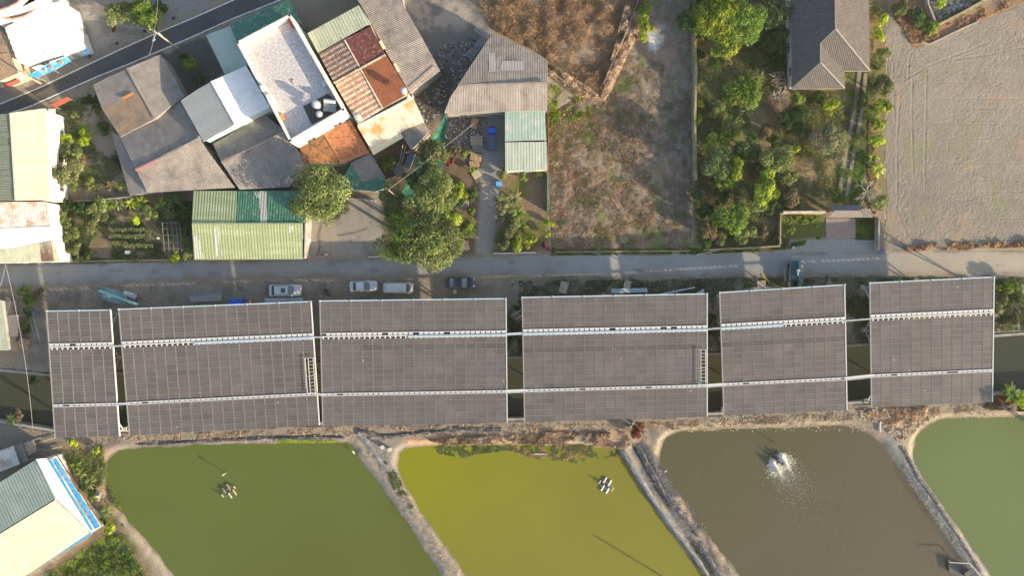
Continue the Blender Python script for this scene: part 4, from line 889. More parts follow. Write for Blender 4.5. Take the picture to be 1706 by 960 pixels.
t = house('long grey corrugated roof with ragged lower edge running up out of the photo', 'house', [(588,-40,4.6),(655,-60,4.6),(675,14,4.6),(703,62,4.4),(731,116,4.2),(683,155,4.2),(643,84,4.6)],
      [([(560,-60,4.8),(640,-60,4.8),(676,15,4.8),(703,62,4.6),(642,84,4.9),(612,26,4.9)], R_GREY, dict(run=(1, -.45), sheetl=3, sheetw=1.1)), ([(642,84,4.9),(703,62,4.6),(733,117,4.4),(683,155,4.4)], R_GREYW, dict(run=(1, -.45), sheetl=3, sheetw=1.1))], W_GREY, 1, inset=.4)
for (x, y) in ((637,74),(661,112)):
    b = MB(); off = Vector(t.location); b.box(P(x, y, 5) - off, (.5, 1.4, .12), math.radians(28)); b.build('vent_box', R_CREAM, t)
b = MB(); b.bar(P(686,148,4.75) - off, P(725,110,4.6) - off, .1, .08); b.build('pole_on_roof', M_WOOD, t)
t = house('orange clay coloured sheet roof below the tall white building', 'house', [(499,243,3.8),(582,201,3.8),(614,253,3.2),(568,273,3.2),(509,271,3.2)],
      [([(498,243,4.0),(536,222,4.0),(567,273,3.4),(508,272,3.4)], mat('brown_orange_sheet', (.30, .14, .06), .85, var=.2, dirt=(.15, .09, .05), dscale=1.2, objvar=.1), dict(sheetl=1.5, sheetw=.8, run=(.5, .87))), ([(537,221,4.0),(584,199,4.0),(615,254,3.4),(568,273,3.4)], R_ORTILE, dict(sheetl=1.5, sheetw=.8, run=(.5, .87)))], W_CREAM)
house('low dark sheet roof with debris between the orange roof and green tarpaulin', 'lean-to', [(586,271,2.8),(617,257,2.8),(639,293,2.6),(607,305,2.6)], [([(584,271,2.9),(617,255,2.9),(641,294,2.7),(606,308,2.7)], R_DGREY, dict(sheetl=2))], W_GREY, 0, 'lean_to')
house('bright green sheet canopy beside the round tree, lower left of the dark lean-to', 'canopy', [(567,306,2.6),(586,277,2.8),(604,301,2.7),(638,296,2.7),(643,312,2.3),(624,318,2.3),(574,314,2.3)], [([(565,307,2.7),(585,274,2.9),(604,303,2.8),(606,317,2.5),(572,315,2.4)], R_GREEN, dict(sheetl=3)), ([(606,303,2.8),(640,293,2.8),(645,312,2.4),(624,319,2.4),(606,317,2.5)], R_GREEN, dict(sheetl=3))], M_STEEL, 0, 'canopy')
# --- green shed by the road
t = house('green corrugated shed with faded lower slope standing along the village road', 'shed', [(322,319,2.7),(415,318,2.7),(510,318,2.7),(510,372,3.7),(508,431,2.6),(324,432,2.6),(320,373,3.7)],
      [([(322,318,2.8),(395,318,2.8),(393,372,3.8),(320,373,3.8)], R_SHEDG, dict(sheetl=9, pitch=.4, amp=.032)), ([(396,318,2.8),(430,318,2.8),(434,372,3.8),(393,372,3.8)], R_SHEDD, dict(sheetl=9, pitch=.4, amp=.032)), ([(431,318,2.8),(445,318,2.8),(445,372,3.8),(434,372,3.8)], R_SHEDW, dict(sheetl=9, pitch=.4, amp=.032)),
       ([(446,318,2.8),(510,318,2.8),(510,372,3.8),(446,372,3.8)], R_SHEDD, dict(sheetl=9, pitch=.4, amp=.032)), ([(320,374,3.8),(504,374,3.8),(504,432,2.7),(323,433,2.7)], R_SHEDG, dict(sheetl=9, pitch=.4, amp=.032))], W_GREY, 1, 'shed', inset=.2)
ridge(t, (320,373,3.88), (504,373,3.88), R_SHEDG, .25)
LOW = [(320,374,3.8),(504,374,3.8),(504,432,2.7),(323,433,2.7)]; UPP = [(396,318,2.8),(430,318,2.8),(434,372,3.8),(393,372,3.8)]
for pl_, pp in ((LOW, [(357,376),(365,376),(366,428),(358,428)]), (LOW, [(323,392),(330,392),(340,431),(324,431)]), (LOW, [(480,376),(488,376),(487,388),(480,388)]), (UPP, [(423,320),(432,320),(434,330),(428,330)])):
    sheet_roof(t, on_plane(pl_, pp), R_SHEDW, deck=False, pitch=.4, sheetl=9, name='patch_sheet')
b = MB(); off = Vector(t.location); b.prism([P(*p) - off for p in [(503,361,2.9),(511,362,2.9),(511,399,2.9),(503,398,2.9)]], .1); b.build('side_roof', M_WHITE, t)
# --- grey warehouse and its mint lean-to
t = house('grey corrugated warehouse with slanted left end and paler skylight sheets', 'warehouse', [(820,54,3.9),(912,99,3.9),(911,138,4.8),(911,184,3.9),(741,187,3.9),(752,160,4.2),(763,143,4.8)],
      [([(820,54,4.0),(900,92,4.0),(912,101,4.1),(912,138,5.0),(763,142,5.0)], R_GREY, dict(run=(0, 1), sheetw=1.1, sheetl=2.2)), ([(763,143,5.0),(912,139,5.0),(911,184,4.0),(740,188,4.0),(751,160,4.55)], R_GREYW, dict(run=(0, 1), sheetw=1.1, sheetl=5))], W_GREY, 1, 'warehouse')
ridge(t, (763,142,5.06), (912,138,5.06), R_GREYW)
for pp in ([(814,87),(824,87),(824,119),(815,119)], [(836,101),(872,101),(872,117),(833,117)]):
    sheet_roof(t, on_plane([(820,54,4.0),(900,92,4.0),(912,101,4.1),(912,138,5.0),(763,142,5.0)], pp), mat('translucent_sheet', (.36, .34, .32), .7, var=.08), deck=False, run=(0, 1), sheetl=9, name='skylight_sheet', sheetw=.9)
house('mint and cream sheet roofed shed attached to the grey warehouse beside the stubble ground', 'shed', [(842,186,3.5),(907,185,3.5),(912,283,3.0),(843,285,3.0)],
      [([(841,186,3.6),(908,184,3.6),(910,233,3.4),(841,235,3.4)], mat('mint_teal_sheet', (.33, .43, .36), .55, var=.08, dirt=(.45, .47, .42), dscale=.8, objvar=.05), dict(run=(0, 1), sheetl=9)), ([(841,237,3.3),(911,236,3.3),(912,283,3.1),(842,285,3.1)], R_MINT, dict(run=(0, 1), sheetl=9))], W_CREAM, 1, 'shed')
# --- hipped villa
def tile_plane(t, pts, m, step=.34, cols=.3, name='tile_field'):
    """rows of roof tiles: each course a slightly raised stepped strip, cut by rounded pan joints"""
    pts = [Vector(P(*p)) for p in pts]; n = plane_of(pts); c = sum(pts, Vector()) / len(pts); off = Vector(t.location)
    pl = [Vector((p.x, p.y, c.z - (n.x * (p.x - c.x) + n.y * (p.y - c.y)) / n.z)) for p in pts]
    dn = Vector((n.x, n.y)).normalized(); s = Vector((-dn.y, dn.x)); b = MB()
    rv = [p.x * dn.x + p.y * dn.y for p in pl]; sv = [p.x * s.x + p.y * s.y for p in pl]
    k = int((max(rv) - min(rv)) / step) + 1; kk = int((max(sv) - min(sv)) / cols) + 1
    for i in range(k):
        r0 = min(rv) + i * step; q = clip_half(pl, dn, r0); q = clip_half(q, -dn, -(r0 + step)) if len(q) > 2 else q
        if len(q) < 3: continue
        for j in range(kk):
            for half in (0, 1):
                s0 = min(sv) + (j + half / 2) * cols; w = cols / 2
                p = clip_half(q, s, s0); p = clip_half(p, -s, -(s0 + w)) if len(p) > 2 else p
                if len(p) < 3: continue
                vs = []
                for v in p:
                    f = (v.x * s.x + v.y * s.y - s0) / w; hh = (f if half == 0 else 1 - f) * .05; g = (v.x * dn.x + v.y * dn.y - r0) / step
                    vs.append(Vector((v.x, v.y, v.z + hh + g * .04)) - off)
                b.add(vs, [tuple(range(len(vs)))])
    tag(b.build(name, m, t), kind='stuff')
    d = MB(); d.prism([p - off - Vector((0, 0, .06)) for p in pl], .15); d.build('roof_deck', W_GREY, t)
t = thing('villa', 'dark tiled hip roof villa in the walled garden at the top', 'house', tuple(P(1385, 40)[:2]) + (0,))
EV, RG = 4.0, 7.0; R2 = EV + (RG - EV) * .67
walls(t, [(1317,-80,EV),(1319,148,EV),(1407,147,EV),(1407,118,EV),(1449,117,EV),(1447,-80,EV)], W_WHITE, windows=1, inset=1.5)
tile_plane(t, [(1317,-80,EV),(1391,-80,RG),(1392,48,RG),(1367,72,R2),(1367,104,R2),(1319,148,EV)], R_TILE)
tile_plane(t, [(1391,-80,RG),(1447,-80,EV),(1449,118,EV),(1392,48,RG)], R_TILE)
tile_plane(t, [(1392,48,RG),(1449,118,EV),(1407,118,EV),(1367,72,R2)], R_TILE)
tile_plane(t, [(1367,72,R2),(1407,118,EV),(1407,147,EV),(1367,104,R2)], R_TILE)
tile_plane(t, [(1367,104,R2),(1407,147,EV),(1319,148,EV)], R_TILE)
for a, b_ in (((1391,-80,RG),(1392,48,RG)), ((1392,48,RG),(1367,72,R2)), ((1367,72,R2),(1367,104,R2)), ((1367,104,R2),(1319,148,EV)), ((1367,104,R2),(1407,147,EV)), ((1392,48,RG),(1449,118,EV))):
    ridge(t, a, b_, mat('ridge_tile', (.25, .23, .21), .8), .25, 'ridge_tile')
b = MB(); off = Vector(t.location)
for y0, y1 in ((16, 54), (60, 92)): b.bar(P(1316, y0, 3.3) - off, P(1316, y1, 3.3) - off, .25, .5)
b.build('gutter_box', M_WHITE, t)
# gate house roof
t = thing('gate_roof', 'small tiled roof over the garden gate beside the brick paved drive', 'gate', tuple(P(1415, 352)[:2]) + (0,)); off = Vector(t.location)
tile_plane(t, [(1379,342,2.6),(1434,342,2.6),(1434,351,3.2),(1391,351,3.2)], mat('dark_tile', (.13, .14, .16), .8), .3)  # upper slope coloured darker and bluer than the lower slopes
tile_plane(t, [(1391,351,3.2),(1434,351,3.2),(1438,362,2.5),(1379,362,2.5)], mat('pale_tile', (.21, .185, .165), .8, var=.15), .3)
tile_plane(t, [(1434,348,2.9),(1450,348,2.9),(1454,362,2.4),(1438,362,2.4)], mat('pale_tile', (.21, .185, .165), .8, var=.15), .3)
for (x, y) in ((1382,352),(1430,352),(1450,356)): b = MB(); p = P(x, y, 0) - off; b.box((p.x, p.y, 1.15), (.45, .45, 2.3)); b.build('pillar', M_BRICKWALL, t)
for i, (x0, x1) in enumerate(((1384,1406),(1406,1428))):
    b = MB(); a, c_ = P(x0, 353) - off, P(x1, 353) - off
    for z in (.3, 1.0, 1.7): b.bar(a + Vector((0, 0, z)), c_ + Vector((0, 0, z)), .05)
    for k in range(9): q = a.lerp(c_, k / 8); b.bar(q + Vector((0, 0, .1)), q + Vector((0, 0, 1.8)), .03)
    b.build('gate_leaf', M_DARK, t)
# --- bottom left barn
t = house('big barn with grey green and glaring cream slopes in the lower left corner', 'barn', [(-120,892,5.4),(62,767,5.0),(74,766,4.6),(92,833,6.0),(153,888,4.6),(46,958,4.6),(-120,1060,5.0),(-120,956,6.0)],
      [([(-120,880,5.0),(62,765,5.0),(92,832,6.1),(-120,962,6.1)], R_GG, dict(sheetl=20, pitch=.4, amp=.032)), ([(-120,964,6.1),(92,834,6.1),(150,888,4.9),(46,958,4.9),(-120,1064,4.9)], R_CREAM, dict(sheetl=20, pitch=.4, amp=.032)),
       ([(62,765,5.0),(75,765,4.7),(153,886,4.7),(92,832,6.05)], R_WHITE, dict(sheetl=3, pitch=.4))], W_WHITE, inset=.3)
off = Vector(t.location)
b = MB(); b.bar(P(153,889,4.7) - off, P(-30,1003,4.7) - off, .35, .3); b.build('gutter', M_SKYB, t)
for i, pp in enumerate(([(76,768,4.2),(82,765,4.2),(154,884,4.2),(147,886,4.2)], [(86,765,3.9),(92,763,3.9),(166,878,3.9),(158,882,3.9)])):
    sheet_roof(t, [P(*p) for p in pp], M_SKYB, run=(1, -.55), sheetl=2, sheetw=1.6, name='blue_sheet', deckm=M_SKYB)
b = MB(); b.bar(P(94,758,3.6) - off, P(170,876,3.6) - off, .15)
for k in range(14):
    f = k / 13; b.bar(P(84 + 76 * f, 765 + 117 * f, 4.0) - off, P(94 + 76 * f, 758 + 118 * f, 3.6) - off, .08)
b.build('rusty_frame', M_RUST, t)
t = house('small rusty white shack at the left edge above the big barn', 'shack', [(-40,768,2.6),(22,744,2.6),(33,773,2.5),(-40,800,2.5)], [([(-40,768,2.7),(22,743,2.7),(33,774,2.6),(-40,803,2.6)], R_RUSTW, dict(sheetl=1.8))], W_GREY, 0, 'shack')
slab('lean_to', 'dark boarded lean-to between the rusty white shack and the brown sheet', 'lean-to', [(24,745,2.2),(36,739,2.2),(47,768,2.1),(35,773,2.1)], R_DGREY, posts=True)
slab('lean_to', 'grey brown roof sheet resting on posts just above the barn roof', 'lean-to', [(40,740,2.0),(56,733,2.0),(62,752,1.9),(47,760,1.9)], mat('stained_sheet', (.36, .29, .21), .9, var=.3, scale=2), posts=True)
# --- left middle: sheds with pallets
t = house('pale green white roof edge of a shed at the left margin below the village road', 'shed', [(-60,500,3.0),(2,500,3.0),(14,584,2.8),(-60,586,2.8)], [([(-60,500,3.1),(2,500,3.1),(15,584,2.9),(-60,586,2.9)], R_PGREEN, dict(sheetl=9, run=(1, 0)))], W_GREY, 0, 'shed')
slab('lean_to', 'low grey board roof between the pale green shed and the green shrubs', 'lean-to', [(5,526,2.0),(31,525,2.0),(29,561,1.9),(10,561,1.9)], mat('grey_board', (.46, .38, .31), .9, var=.12), posts=True)
# --- garden plot wall top right
def wall_run(name, label, cat, pts, h, w, m, cap=None, piece=2.4, group=None):
    c = sum((P(x, y) for x, y in pts), Vector()) / len(pts); o = thing(name, label, cat, c, 0, group)
    for i in range(len(pts) - 1):
        a, b = P(*pts[i], h) - c, P(*pts[i + 1], h) - c; L = (b - a).length; n = max(1, round(L / piece))
        for k in range(n):
            p, q = a.lerp(b, k / n), a.lerp(b, (k + 1) / n - .004); z = Vector((0, 0, -h / 2 - .1 + rb.uniform(-.02, .02))); mm = MB(); mm.bar(p + z, q + z, w, h + .2); mm.build('wall_panel', m, o)
        if cap: mm = MB(); mm.bar(a + Vector((0, 0, .03)), b + Vector((0, 0, .03)), w + .08, .06); mm.build('coping', cap, o)
    return o
MOSS = mat('mossy_concrete', (.34, .28, .17), .95, var=.2, dirt=(.18, .19, .07), dscale=.9, dlo=.45, dhi=.6)
BRNW = mat('bleached_wall', (.40, .30, .20), .95, var=.2, dirt=(.25, .18, .11), dscale=.7)
wall_run('boundary_wall', 'long mossy wall between the stubble ground and the wooded garden', 'wall', [(1158,-60),(1158,60),(1160,120),(1158,200),(1160,300)], 1.6, .28, MOSS, MOSS)
wall_run('boundary_wall', 'low concrete wall between the overgrown garden and the village road', 'wall', [(1172,417),(1208,415),(1256,413),(1300,410)], .9, .22, M_CONC, MOSS)
wall_run('boundary_wall', 'short wall down the left side of the clipped shrub bed', 'wall', [(1301,354),(1300,408)], 1.1, .22, MOSS)
wall_run('boundary_wall', 'pale pink garden wall to the left of the tiled gate roof', 'wall', [(1305,354),(1376,353)], 1.7, .3, mat('pink_render', (.50, .38, .32), .9, var=.1), W_CREAM)
wall_run('boundary_wall', 'short brick wall to the right of the tiled gate roof', 'wall', [(1452,356),(1464,357)], 1.5, .3, M_BRICKWALL)
wall_run('boundary_wall', 'dark wall at the right side of the small lawn beside the ploughed field', 'wall', [(1465,362),(1464,418)], 1.3, .25, M_CONC)
wall_run('boundary_wall', 'brown weathered wall running diagonally down from the warehouse into the dry brush', 'wall', [(912,114),(950,142),(997,166)], .8, .22, BRNW)
wall_run('boundary_wall', 'straight weathered wall along the right edge of the dry brush', 'wall', [(1005,140),(1022,100),(1040,62),(1062,4),(1074,-40)], .7, .2, BRNW)
wall_run('boundary_wall', 'wall to the left of the debris filled plot at the top right', 'wall', [(1543,-20),(1548,8),(1560,38)], 1.0, .25, M_CONC)
wall_run('boundary_wall', 'mossy wall below the debris filled plot at the top right', 'wall', [(1560,42),(1600,22),(1650,-6)], .8, .35, MOSS)
wall_run('field_kerb', 'curved low kerb at the top edge of the ploughed field', 'kerb', [(1536,69),(1548,73),(1570,63),(1600,48),(1632,34)], .35, .2, M_CONC)
wall_run('gate_rail', 'long white gate rail in front of the banana plants beside the driveway', 'gate', [(822,422),(845,422),(872,421),(893,421)], .8, .18, M_WHITE)
wall_run('gate_rail', 'short white gate rail under the big tree near the red flowers', 'gate', [(613,428),(627,428)], .8, .15, M_WHITE)
wall_run('gate_rail', 'white barrier frame at the foot of the largest green tree', 'gate', [(628,427),(654,429)], .9, .12, M_WHITE)
wall_run('kerb_wall', 'long low concrete edging between the vegetable garden and the road', 'kerb', [(112,437),(160,435),(215,434),(320,433)], .3, .2, BRNW)
wall_run('kerb_wall', 'low concrete edging between the stubble ground and the road', 'kerb', [(925,420),(1040,419),(1150,418)], .3, .15, BRNW)
wall_run('green_fence', 'thin green mesh fence below the mint roofed shed', 'fence', [(912,286),(912,330),(912,352)], 1.4, .08, mat('fence_green', (.05, .24, .15), .7))
wall_run('sheet_fence', 'rusty fence strip at the right side of the warehouse shed', 'fence', [(913,186),(914,240),(913,282)], 1.5, .1, M_RUST)
wall_run('boundary_wall', 'low wall between the left garden and the vegetable plot', 'wall', [(92,336),(150,334),(215,328)], .9, .18, M_CONC)
wall_run('boundary_wall', 'low concrete yard wall under the green canopy beside the big trees', 'wall', [(578,330),(608,332),(625,334)], .6, .18, M_CONC)
# brick paved drive: courses of pavers
def pavers(name, label, poly, size, m, gapm, z=.03):
    pts = [P(*p) for p in poly]; u = pts[1] - pts[0]; v = pts[3] - pts[0]; nu, nv = int(u.length / size), int(v.length / size)
    b = MB(); b.prism([p + Vector((0, 0, z - .02)) for p in pts], .2); o = b.build(name, gapm); tag(o, kind='structure')
    mm = MB(); k = 0
    for i in range(nu):
        for j in range(nv):
            c = pts[0] + u * ((i + .5) / nu) + v * ((j + .5) / nv); mm.box(c + Vector((0, 0, z)), (u.length / nu - .03, v.length / nv - .03, .05 + rb.uniform(0, .008)), 0)
    tag(mm.build('paver_bed', m, o), kind='stuff')
pavers('brick_drive', '', [(1376,364),(1425,364),(1425,396),(1376,396)], .3, mat('red_grey_paver', (.36, .28, .245), .9, var=.15, scale=3), W_GREY)
for nm, pts in (('garden_track', [(1432,118),(1424,180),(1412,240),(1396,335)]), ('garden_track', [(1442,122),(1436,185),(1424,245),(1408,340)])):
    q = MB(); pp = [P(*p) for p in pts]
    for i in range(len(pp) - 1): q.bar(pp[i] + Vector((0, 0, .03)), pp[i + 1] + Vector((0, 0, .03)), .62, .12)
    tag(q.build(nm, mat('track_concrete', (.24, .20, .17), .9, var=.12)), kind='structure')
q = MB()
for i in range(10):
    f = i / 9; a = P(1426 - 24 * f, 190 + 140 * f); q.box((a.x, a.y, .03), (.5, .22, .06), .1)
tag(q.build('stepping_stone', W_GREY), 'row of stepping slabs between the two strips of the garden track', 'stepping stones')
# drain covers on the pavement of the asphalt road
for i, (x, y, lb) in enumerate(((195,72,'below the concrete yard, the middle one'),(241,51,'under the green bush beside the flowers'),(289,30,'nearest the top of the photo'),(149,94,'next to the small blue canopy'),(36,32,''))):
    if not lb: continue
    p = P(x, y); b = MB(); b.box((0, 0, .03), (.55, .5, .03), math.radians(27))
    for k in range(4): b.box((-.18 + .12 * k, 0, .05), (.04, .42, .02), math.radians(27))
    o = b.build('drain_cover', M_DARK); o.location = (p.x, p.y, 0); tag(o, f'dark square drain cover beside the asphalt road, {lb}', 'drain cover', 'drain covers')
# ================================================================ VEHICLES AND LOOSE THINGS
def loft(rings, close=True):
    b = MB(); n = len(rings[0]); vs = [v for r in rings for v in r]; fs = []
    for i in range(len(rings) - 1):
        for k in range(n): fs.append((i * n + k, i * n + (k + 1) % n, (i + 1) * n + (k + 1) % n, (i + 1) * n + k))
    fs += [tuple(range(n - 1, -1, -1)), tuple(range((len(rings) - 1) * n, len(rings) * n))]
    return b.add(vs, fs)
def ring(x, w, z0, z1, r=.12):
    w /= 2; return [(x, -w + .04, z0), (x, -w, z0 + .15), (x, -w, z1 - r), (x, -w + r, z1), (x, w - r, z1), (x, w, z1 - r), (x, w, z0 + .15), (x, w - .04, z0)]
CARGLASS = mat('car_glass', (.06, .085, .09), .06, var=.03, spec=.8)
def car(label, px, py, rz, paint, L, W_, roof, cab, hood, kind):
    """car nose along +x; cab = (rear foot, rear top, front top, front foot) as fractions of the length"""
    p = P(px, py, .8); t = thing('parked_car', label, 'car', (p.x, p.y, 0), rz, 'cars parked along the village road')
    h = L / 2; bz = .92 if kind != 'suv' else 1.08
    st = [(-h, .82, .45, bz - .22), (-h + .08, .92, .32, bz - .08), (-h + .35, .98, .25, bz), (-h * .45, 1.0, .22, bz), (0, 1.0, .22, bz), (h * .45, 1.0, .22, bz - .02), (h * .72, .98, .22, hood), (h - .3, .93, .25, hood - .08), (h - .06, .84, .33, hood - .2), (h, .72, .42, hood - .32)]
    b = loft([ring(x, W_ * w, z0, z1) for x, w, z0, z1 in st]); b.build('body', paint, t, smooth=False)
    a, b1, c, d = [(-h + f * L) for f in cab]; wb = W_ * .90; wt = W_ * .74
    def face(name, pts, m, thick=.03):
        vs = [Vector(q) for q in pts]; n = (vs[1] - vs[0]).cross(vs[2] - vs[0]).normalized(); mm = MB(); k = len(vs)
        mm.add(vs + [q - n * thick for q in vs], [tuple(range(k)), tuple(range(2 * k - 1, k - 1, -1))] + [(k + i, k + (i + 1) % k, (i + 1) % k, i) for i in range(k)]); return mm.build(name, m, t)
    z1 = roof - .02; zb = bz - .03
    face('rear_window', [(a, wb / 2 - .05, zb), (a, -wb / 2 + .05, zb), (b1, -wt / 2, z1), (b1, wt / 2, z1)][::-1], CARGLASS)
    face('windshield', [(d, -wb / 2 + .05, zb), (d, wb / 2 - .05, zb), (c, wt / 2, z1), (c, -wt / 2, z1)], CARGLASS)
    for s in (-1, 1):
        q = [(a + .05, s * wb / 2, zb), (d - .05, s * wb / 2, zb), (c, s * wt / 2, z1), (b1, s * wt / 2, z1)]; face('side_window', q if s < 0 else q[::-1], CARGLASS)
        pm = MB()
        for (x0, x1) in ((a, b1), ((a + d) / 2, (b1 + c) / 2), (d, c)): pm.bar((x0, s * wb / 2, zb), (x1, s * (wt / 2 + .01), z1), .07)
        pm.build('pillar', paint, t)
    r = loft([[(x, -w, z1 - .03), (x, -w, z1 + .01), (x, -w * .7, z1 + .05), (x, w * .7, z1 + .05), (x, w, z1 + .01), (x, w, z1 - .03)] for x, w in ((b1 - .05, wt * .44), (b1 + .1, wt * .52), (c - .1, wt * .52), (c + .04, wt * .44))]); r.build('roof', paint, t)
    if kind == 'suv':
        m = MB(); m.box(((b1 + c) / 2 + .35, 0, z1 + .06), (.75, .8, .03), bev=.02); m.build('sunroof', CARGLASS, t)
        for s in (-1, 1): m = MB(); m.bar((b1 + .2, s * wt * .46, z1 + .12), (c - .2, s * wt * .46, z1 + .12), .05); m.build('roof_rail', M_STEEL, t)
    if kind == 'van':
        m = MB()
        for k in range(4): m.box(((b1 + c) / 2, -.45 + .3 * k, z1 + .06), ((c - b1) * .85, .05, .02))
        m.build('roof_ribs', paint, t)
    for x in (-h * .62, h * .62):
        for s in (-1, 1):
            w = MB(); w.tube((x, s * (W_ / 2 - .2), .32), (x, s * (W_ / 2 + .01), .32), .32, 16); wo = w.build('wheel', M_RUBBER, t)
            w = MB(); w.tube((x, s * (W_ / 2), .32), (x, s * (W_ / 2 + .025), .32), .19, 12); w.build('rim', M_ALU, wo)
    for s in (-1, 1):
        m = MB(); m.box((h - .12, s * W_ * .33, hood - .22), (.22, .36, .14), bev=.04); m.build('headlight', mat('lamp_glass', (.6, .6, .6), .15), t)
        m = MB(); m.box((-h + .06, s * W_ * .36, bz - .22), (.12, .3, .16), bev=.03); m.build('taillight', M_RED, t)
        m = MB(); m.box((d - .15, s * (W_ / 2 + .08), bz + .02), (.14, .2, .13), bev=.03); m.build('mirror', paint, t)
    m = MB(); m.box((h - .02, 0, .45), (.1, W_ * .78, .2), bev=.03); m.build('front_bumper', M_DARK if kind == 'suv' else paint, t)
    m = MB(); m.bar((d + .05, -.45, bz + .03), (d + .12, .45, bz + .03), .05); m.build('wiper', M_DARK, t)
    return t
CW = mat('white_car_paint', (.66, .67, .67), .25, var=.02, spec=.5); CSIL = mat('pearl_car_paint', (.58, .60, .60), .25, var=.02, spec=.5); CNAVY = mat('navy_car_paint', (.018, .03, .065), .18, var=.03, spec=.7)
car('white estate car with square sunroof, leftmost of the parked cars', 475, 484, math.radians(1), CSIL, 5.3, 1.95, 1.62, (.10, .22, .62, .76), 1.0, 'suv')
car('pale white saloon with teal tinted windows, between the estate car and the van', 605, 477, math.radians(1.5), CW, 4.55, 1.75, 1.42, (.14, .28, .54, .72), .86, 'sedan')
car('white van with long ribbed roof, just left of the dark blue car', 663, 480, math.radians(0), CW, 4.9, 1.75, 1.85, (.08, .14, .80, .90), 1.0, 'van')
car('dark blue saloon parked near the road, rightmost of the parked cars', 767, 471, math.radians(-1), CNAVY, 4.65, 1.8, 1.43, (.12, .27, .55, .74), .88, 'sedan')
# blue truck poking out from under the canopy and the small one in the yard
def small_truck(label, px, py, rz, s, bedm, group=None):
    p = P(px, py, 1); t = thing('small_truck', label, 'truck', (p.x, p.y, 0), rz, group); t.scale = (s, s, s)
    b = MB(); b.box((0, 0, .55), (4.2, 1.35, .2)); b.build('chassis', M_DARK, t)
    b = loft([ring(x, w, .45, z) for x, w, z in ((1.0, 1.6, 1.75), (1.3, 1.62, 1.85), (1.9, 1.6, 1.75), (2.25, 1.5, 1.2), (2.35, 1.4, .9))]); b.build('cab', M_BLUE, t)
    b = MB(); b.add([(1.93, -.65, 1.74), (1.93, .65, 1.74), (2.27, .6, 1.24), (2.27, -.6, 1.24), (1.90, -.65, 1.70), (1.90, .65, 1.70), (2.2, .6, 1.24), (2.2, -.6, 1.24)], [(0, 3, 2, 1), (4, 5, 6, 7), (0, 1, 5, 4), (1, 2, 6, 5), (2, 3, 7, 6), (3, 0, 4, 7)]); b.build('windshield', CARGLASS, t)
    b = MB(); b.box((-.65, 0, .75), (3.0, 1.6, .1)); bo = b.build('cargo_bed', bedm, t)
    for c, d in (((-.65, .78, 1.0), (3.0, .06, .4)), ((-.65, -.78, 1.0), (3.0, .06, .4)), ((-2.13, 0, 1.0), (.06, 1.5, .4)), ((.83, 0, 1.0), (.06, 1.5, .4))): b = MB(); b.box(c, d); b.build('side_board', M_BLUE, bo)
    for x in (-1.4, 1.5):
        for s_ in (-1, 1): b = MB(); b.tube((x, s_ * .55, .33), (x, s_ * .78, .33), .33, 14); b.build('wheel', M_RUBBER, t)
    for s_ in (-1, 1): b = MB(); b.box((2.33, s_ * .5, .85), (.08, .25, .14)); b.build('headlight', M_WHITE, t)
    return t
small_truck('small blue truck with dark loaded bed standing in the yard below the warehouse', 819, 231, math.radians(88), .88, mat('grey_load', (.16, .18, .2), .8, var=.4, scale=6))
p = P(396, 500, 1.4); t = thing('covered_truck', 'bright blue covered truck box sticking out behind the second canopy', 'truck', (p.x, p.y - .7, 0))
b = MB(); b.box((0, 0, .55), (3.4, 1.3, .2)); b.build('chassis', M_DARK, t)
b = MB(); b.box((-.3, 0, 1.25), (2.2, 1.7, 1.1), bev=.05); b.build('box_cover', M_BLUE, t)
b = MB(); b.box((1.2, 0, 1.1), (.7, 1.6, 1.2), bev=.12); b.build('cab', mat('dark_blue_cab', (.02, .06, .28), .4), t)
b = MB(); b.box((1.7, .2, .8), (.25, 1.0, .3)); b.build('orange_bumper', M_ORANGE, t)
for x in (-1, 1.2):
    for s_ in (-1, 1): b = MB(); b.tube((x, s_ * .5, .33), (x, s_ * .75, .33), .33, 14); b.build('wheel', M_RUBBER, t)
# teal crane carrier: open trough of two plates on wheels, with a long beam
DT = mat('deep_teal_paint', (.05, .22, .25), .5, dirt=(.1, .14, .14), dscale=1.5)
p = P(1325, 458, 1.2); t = thing('crane_carrier', 'dark teal open crane carrier with white drum standing across the road edge', 'crane', (p.x, p.y, 0), math.radians(92))
b = MB(); b.box((.2, 0, .6), (4.2, 1.2, .3)); b.build('chassis', M_DARK, t)
b = MB(); b.prism([(2.35, -.55, .95), (2.35, .55, .95), (-.9, .8, .95), (-.9, -.8, .95)], .12); b.build('trough_floor', mat('teal_dark', (.07, .13, .15), .7, var=.3), t)
for s_ in (-1, 1):
    b = MB(); b.add([(2.4, s_ * .5, .95), (-.9, s_ * .75, .95), (-.9, s_ * 1.05, 1.35), (2.4, s_ * .78, 1.35), (2.4, s_ * .56, .9), (-.9, s_ * .81, .9), (-.9, s_ * 1.1, 1.3), (2.4, s_ * .83, 1.3)], [(0, 1, 2, 3), (7, 6, 5, 4), (0, 4, 5, 1), (1, 5, 6, 2), (2, 6, 7, 3), (3, 7, 4, 0)]); b.build('side_plate', DT, t)
b = MB(); b.bar((2.5, -.62, 1.45), (-2.9, -.62, 1.5), .34, .3); b.build('beam', DT, t)
b = MB(); b.bar((-.2, -.2, 1.7), (.5, -.25, 1.8), .14); b.build('drum_arm', M_WHITE, t)
b = MB(); b.tube((.62, -.28, 1.5), (.62, -.28, 1.95), .26, 14); b.build('white_drum', M_WHITE, t)
b = MB(); b.bar((-.35, -1.1, 1.3), (-.35, 1.0, 1.3), .07); b.build('cross_bar', M_STEEL, t)
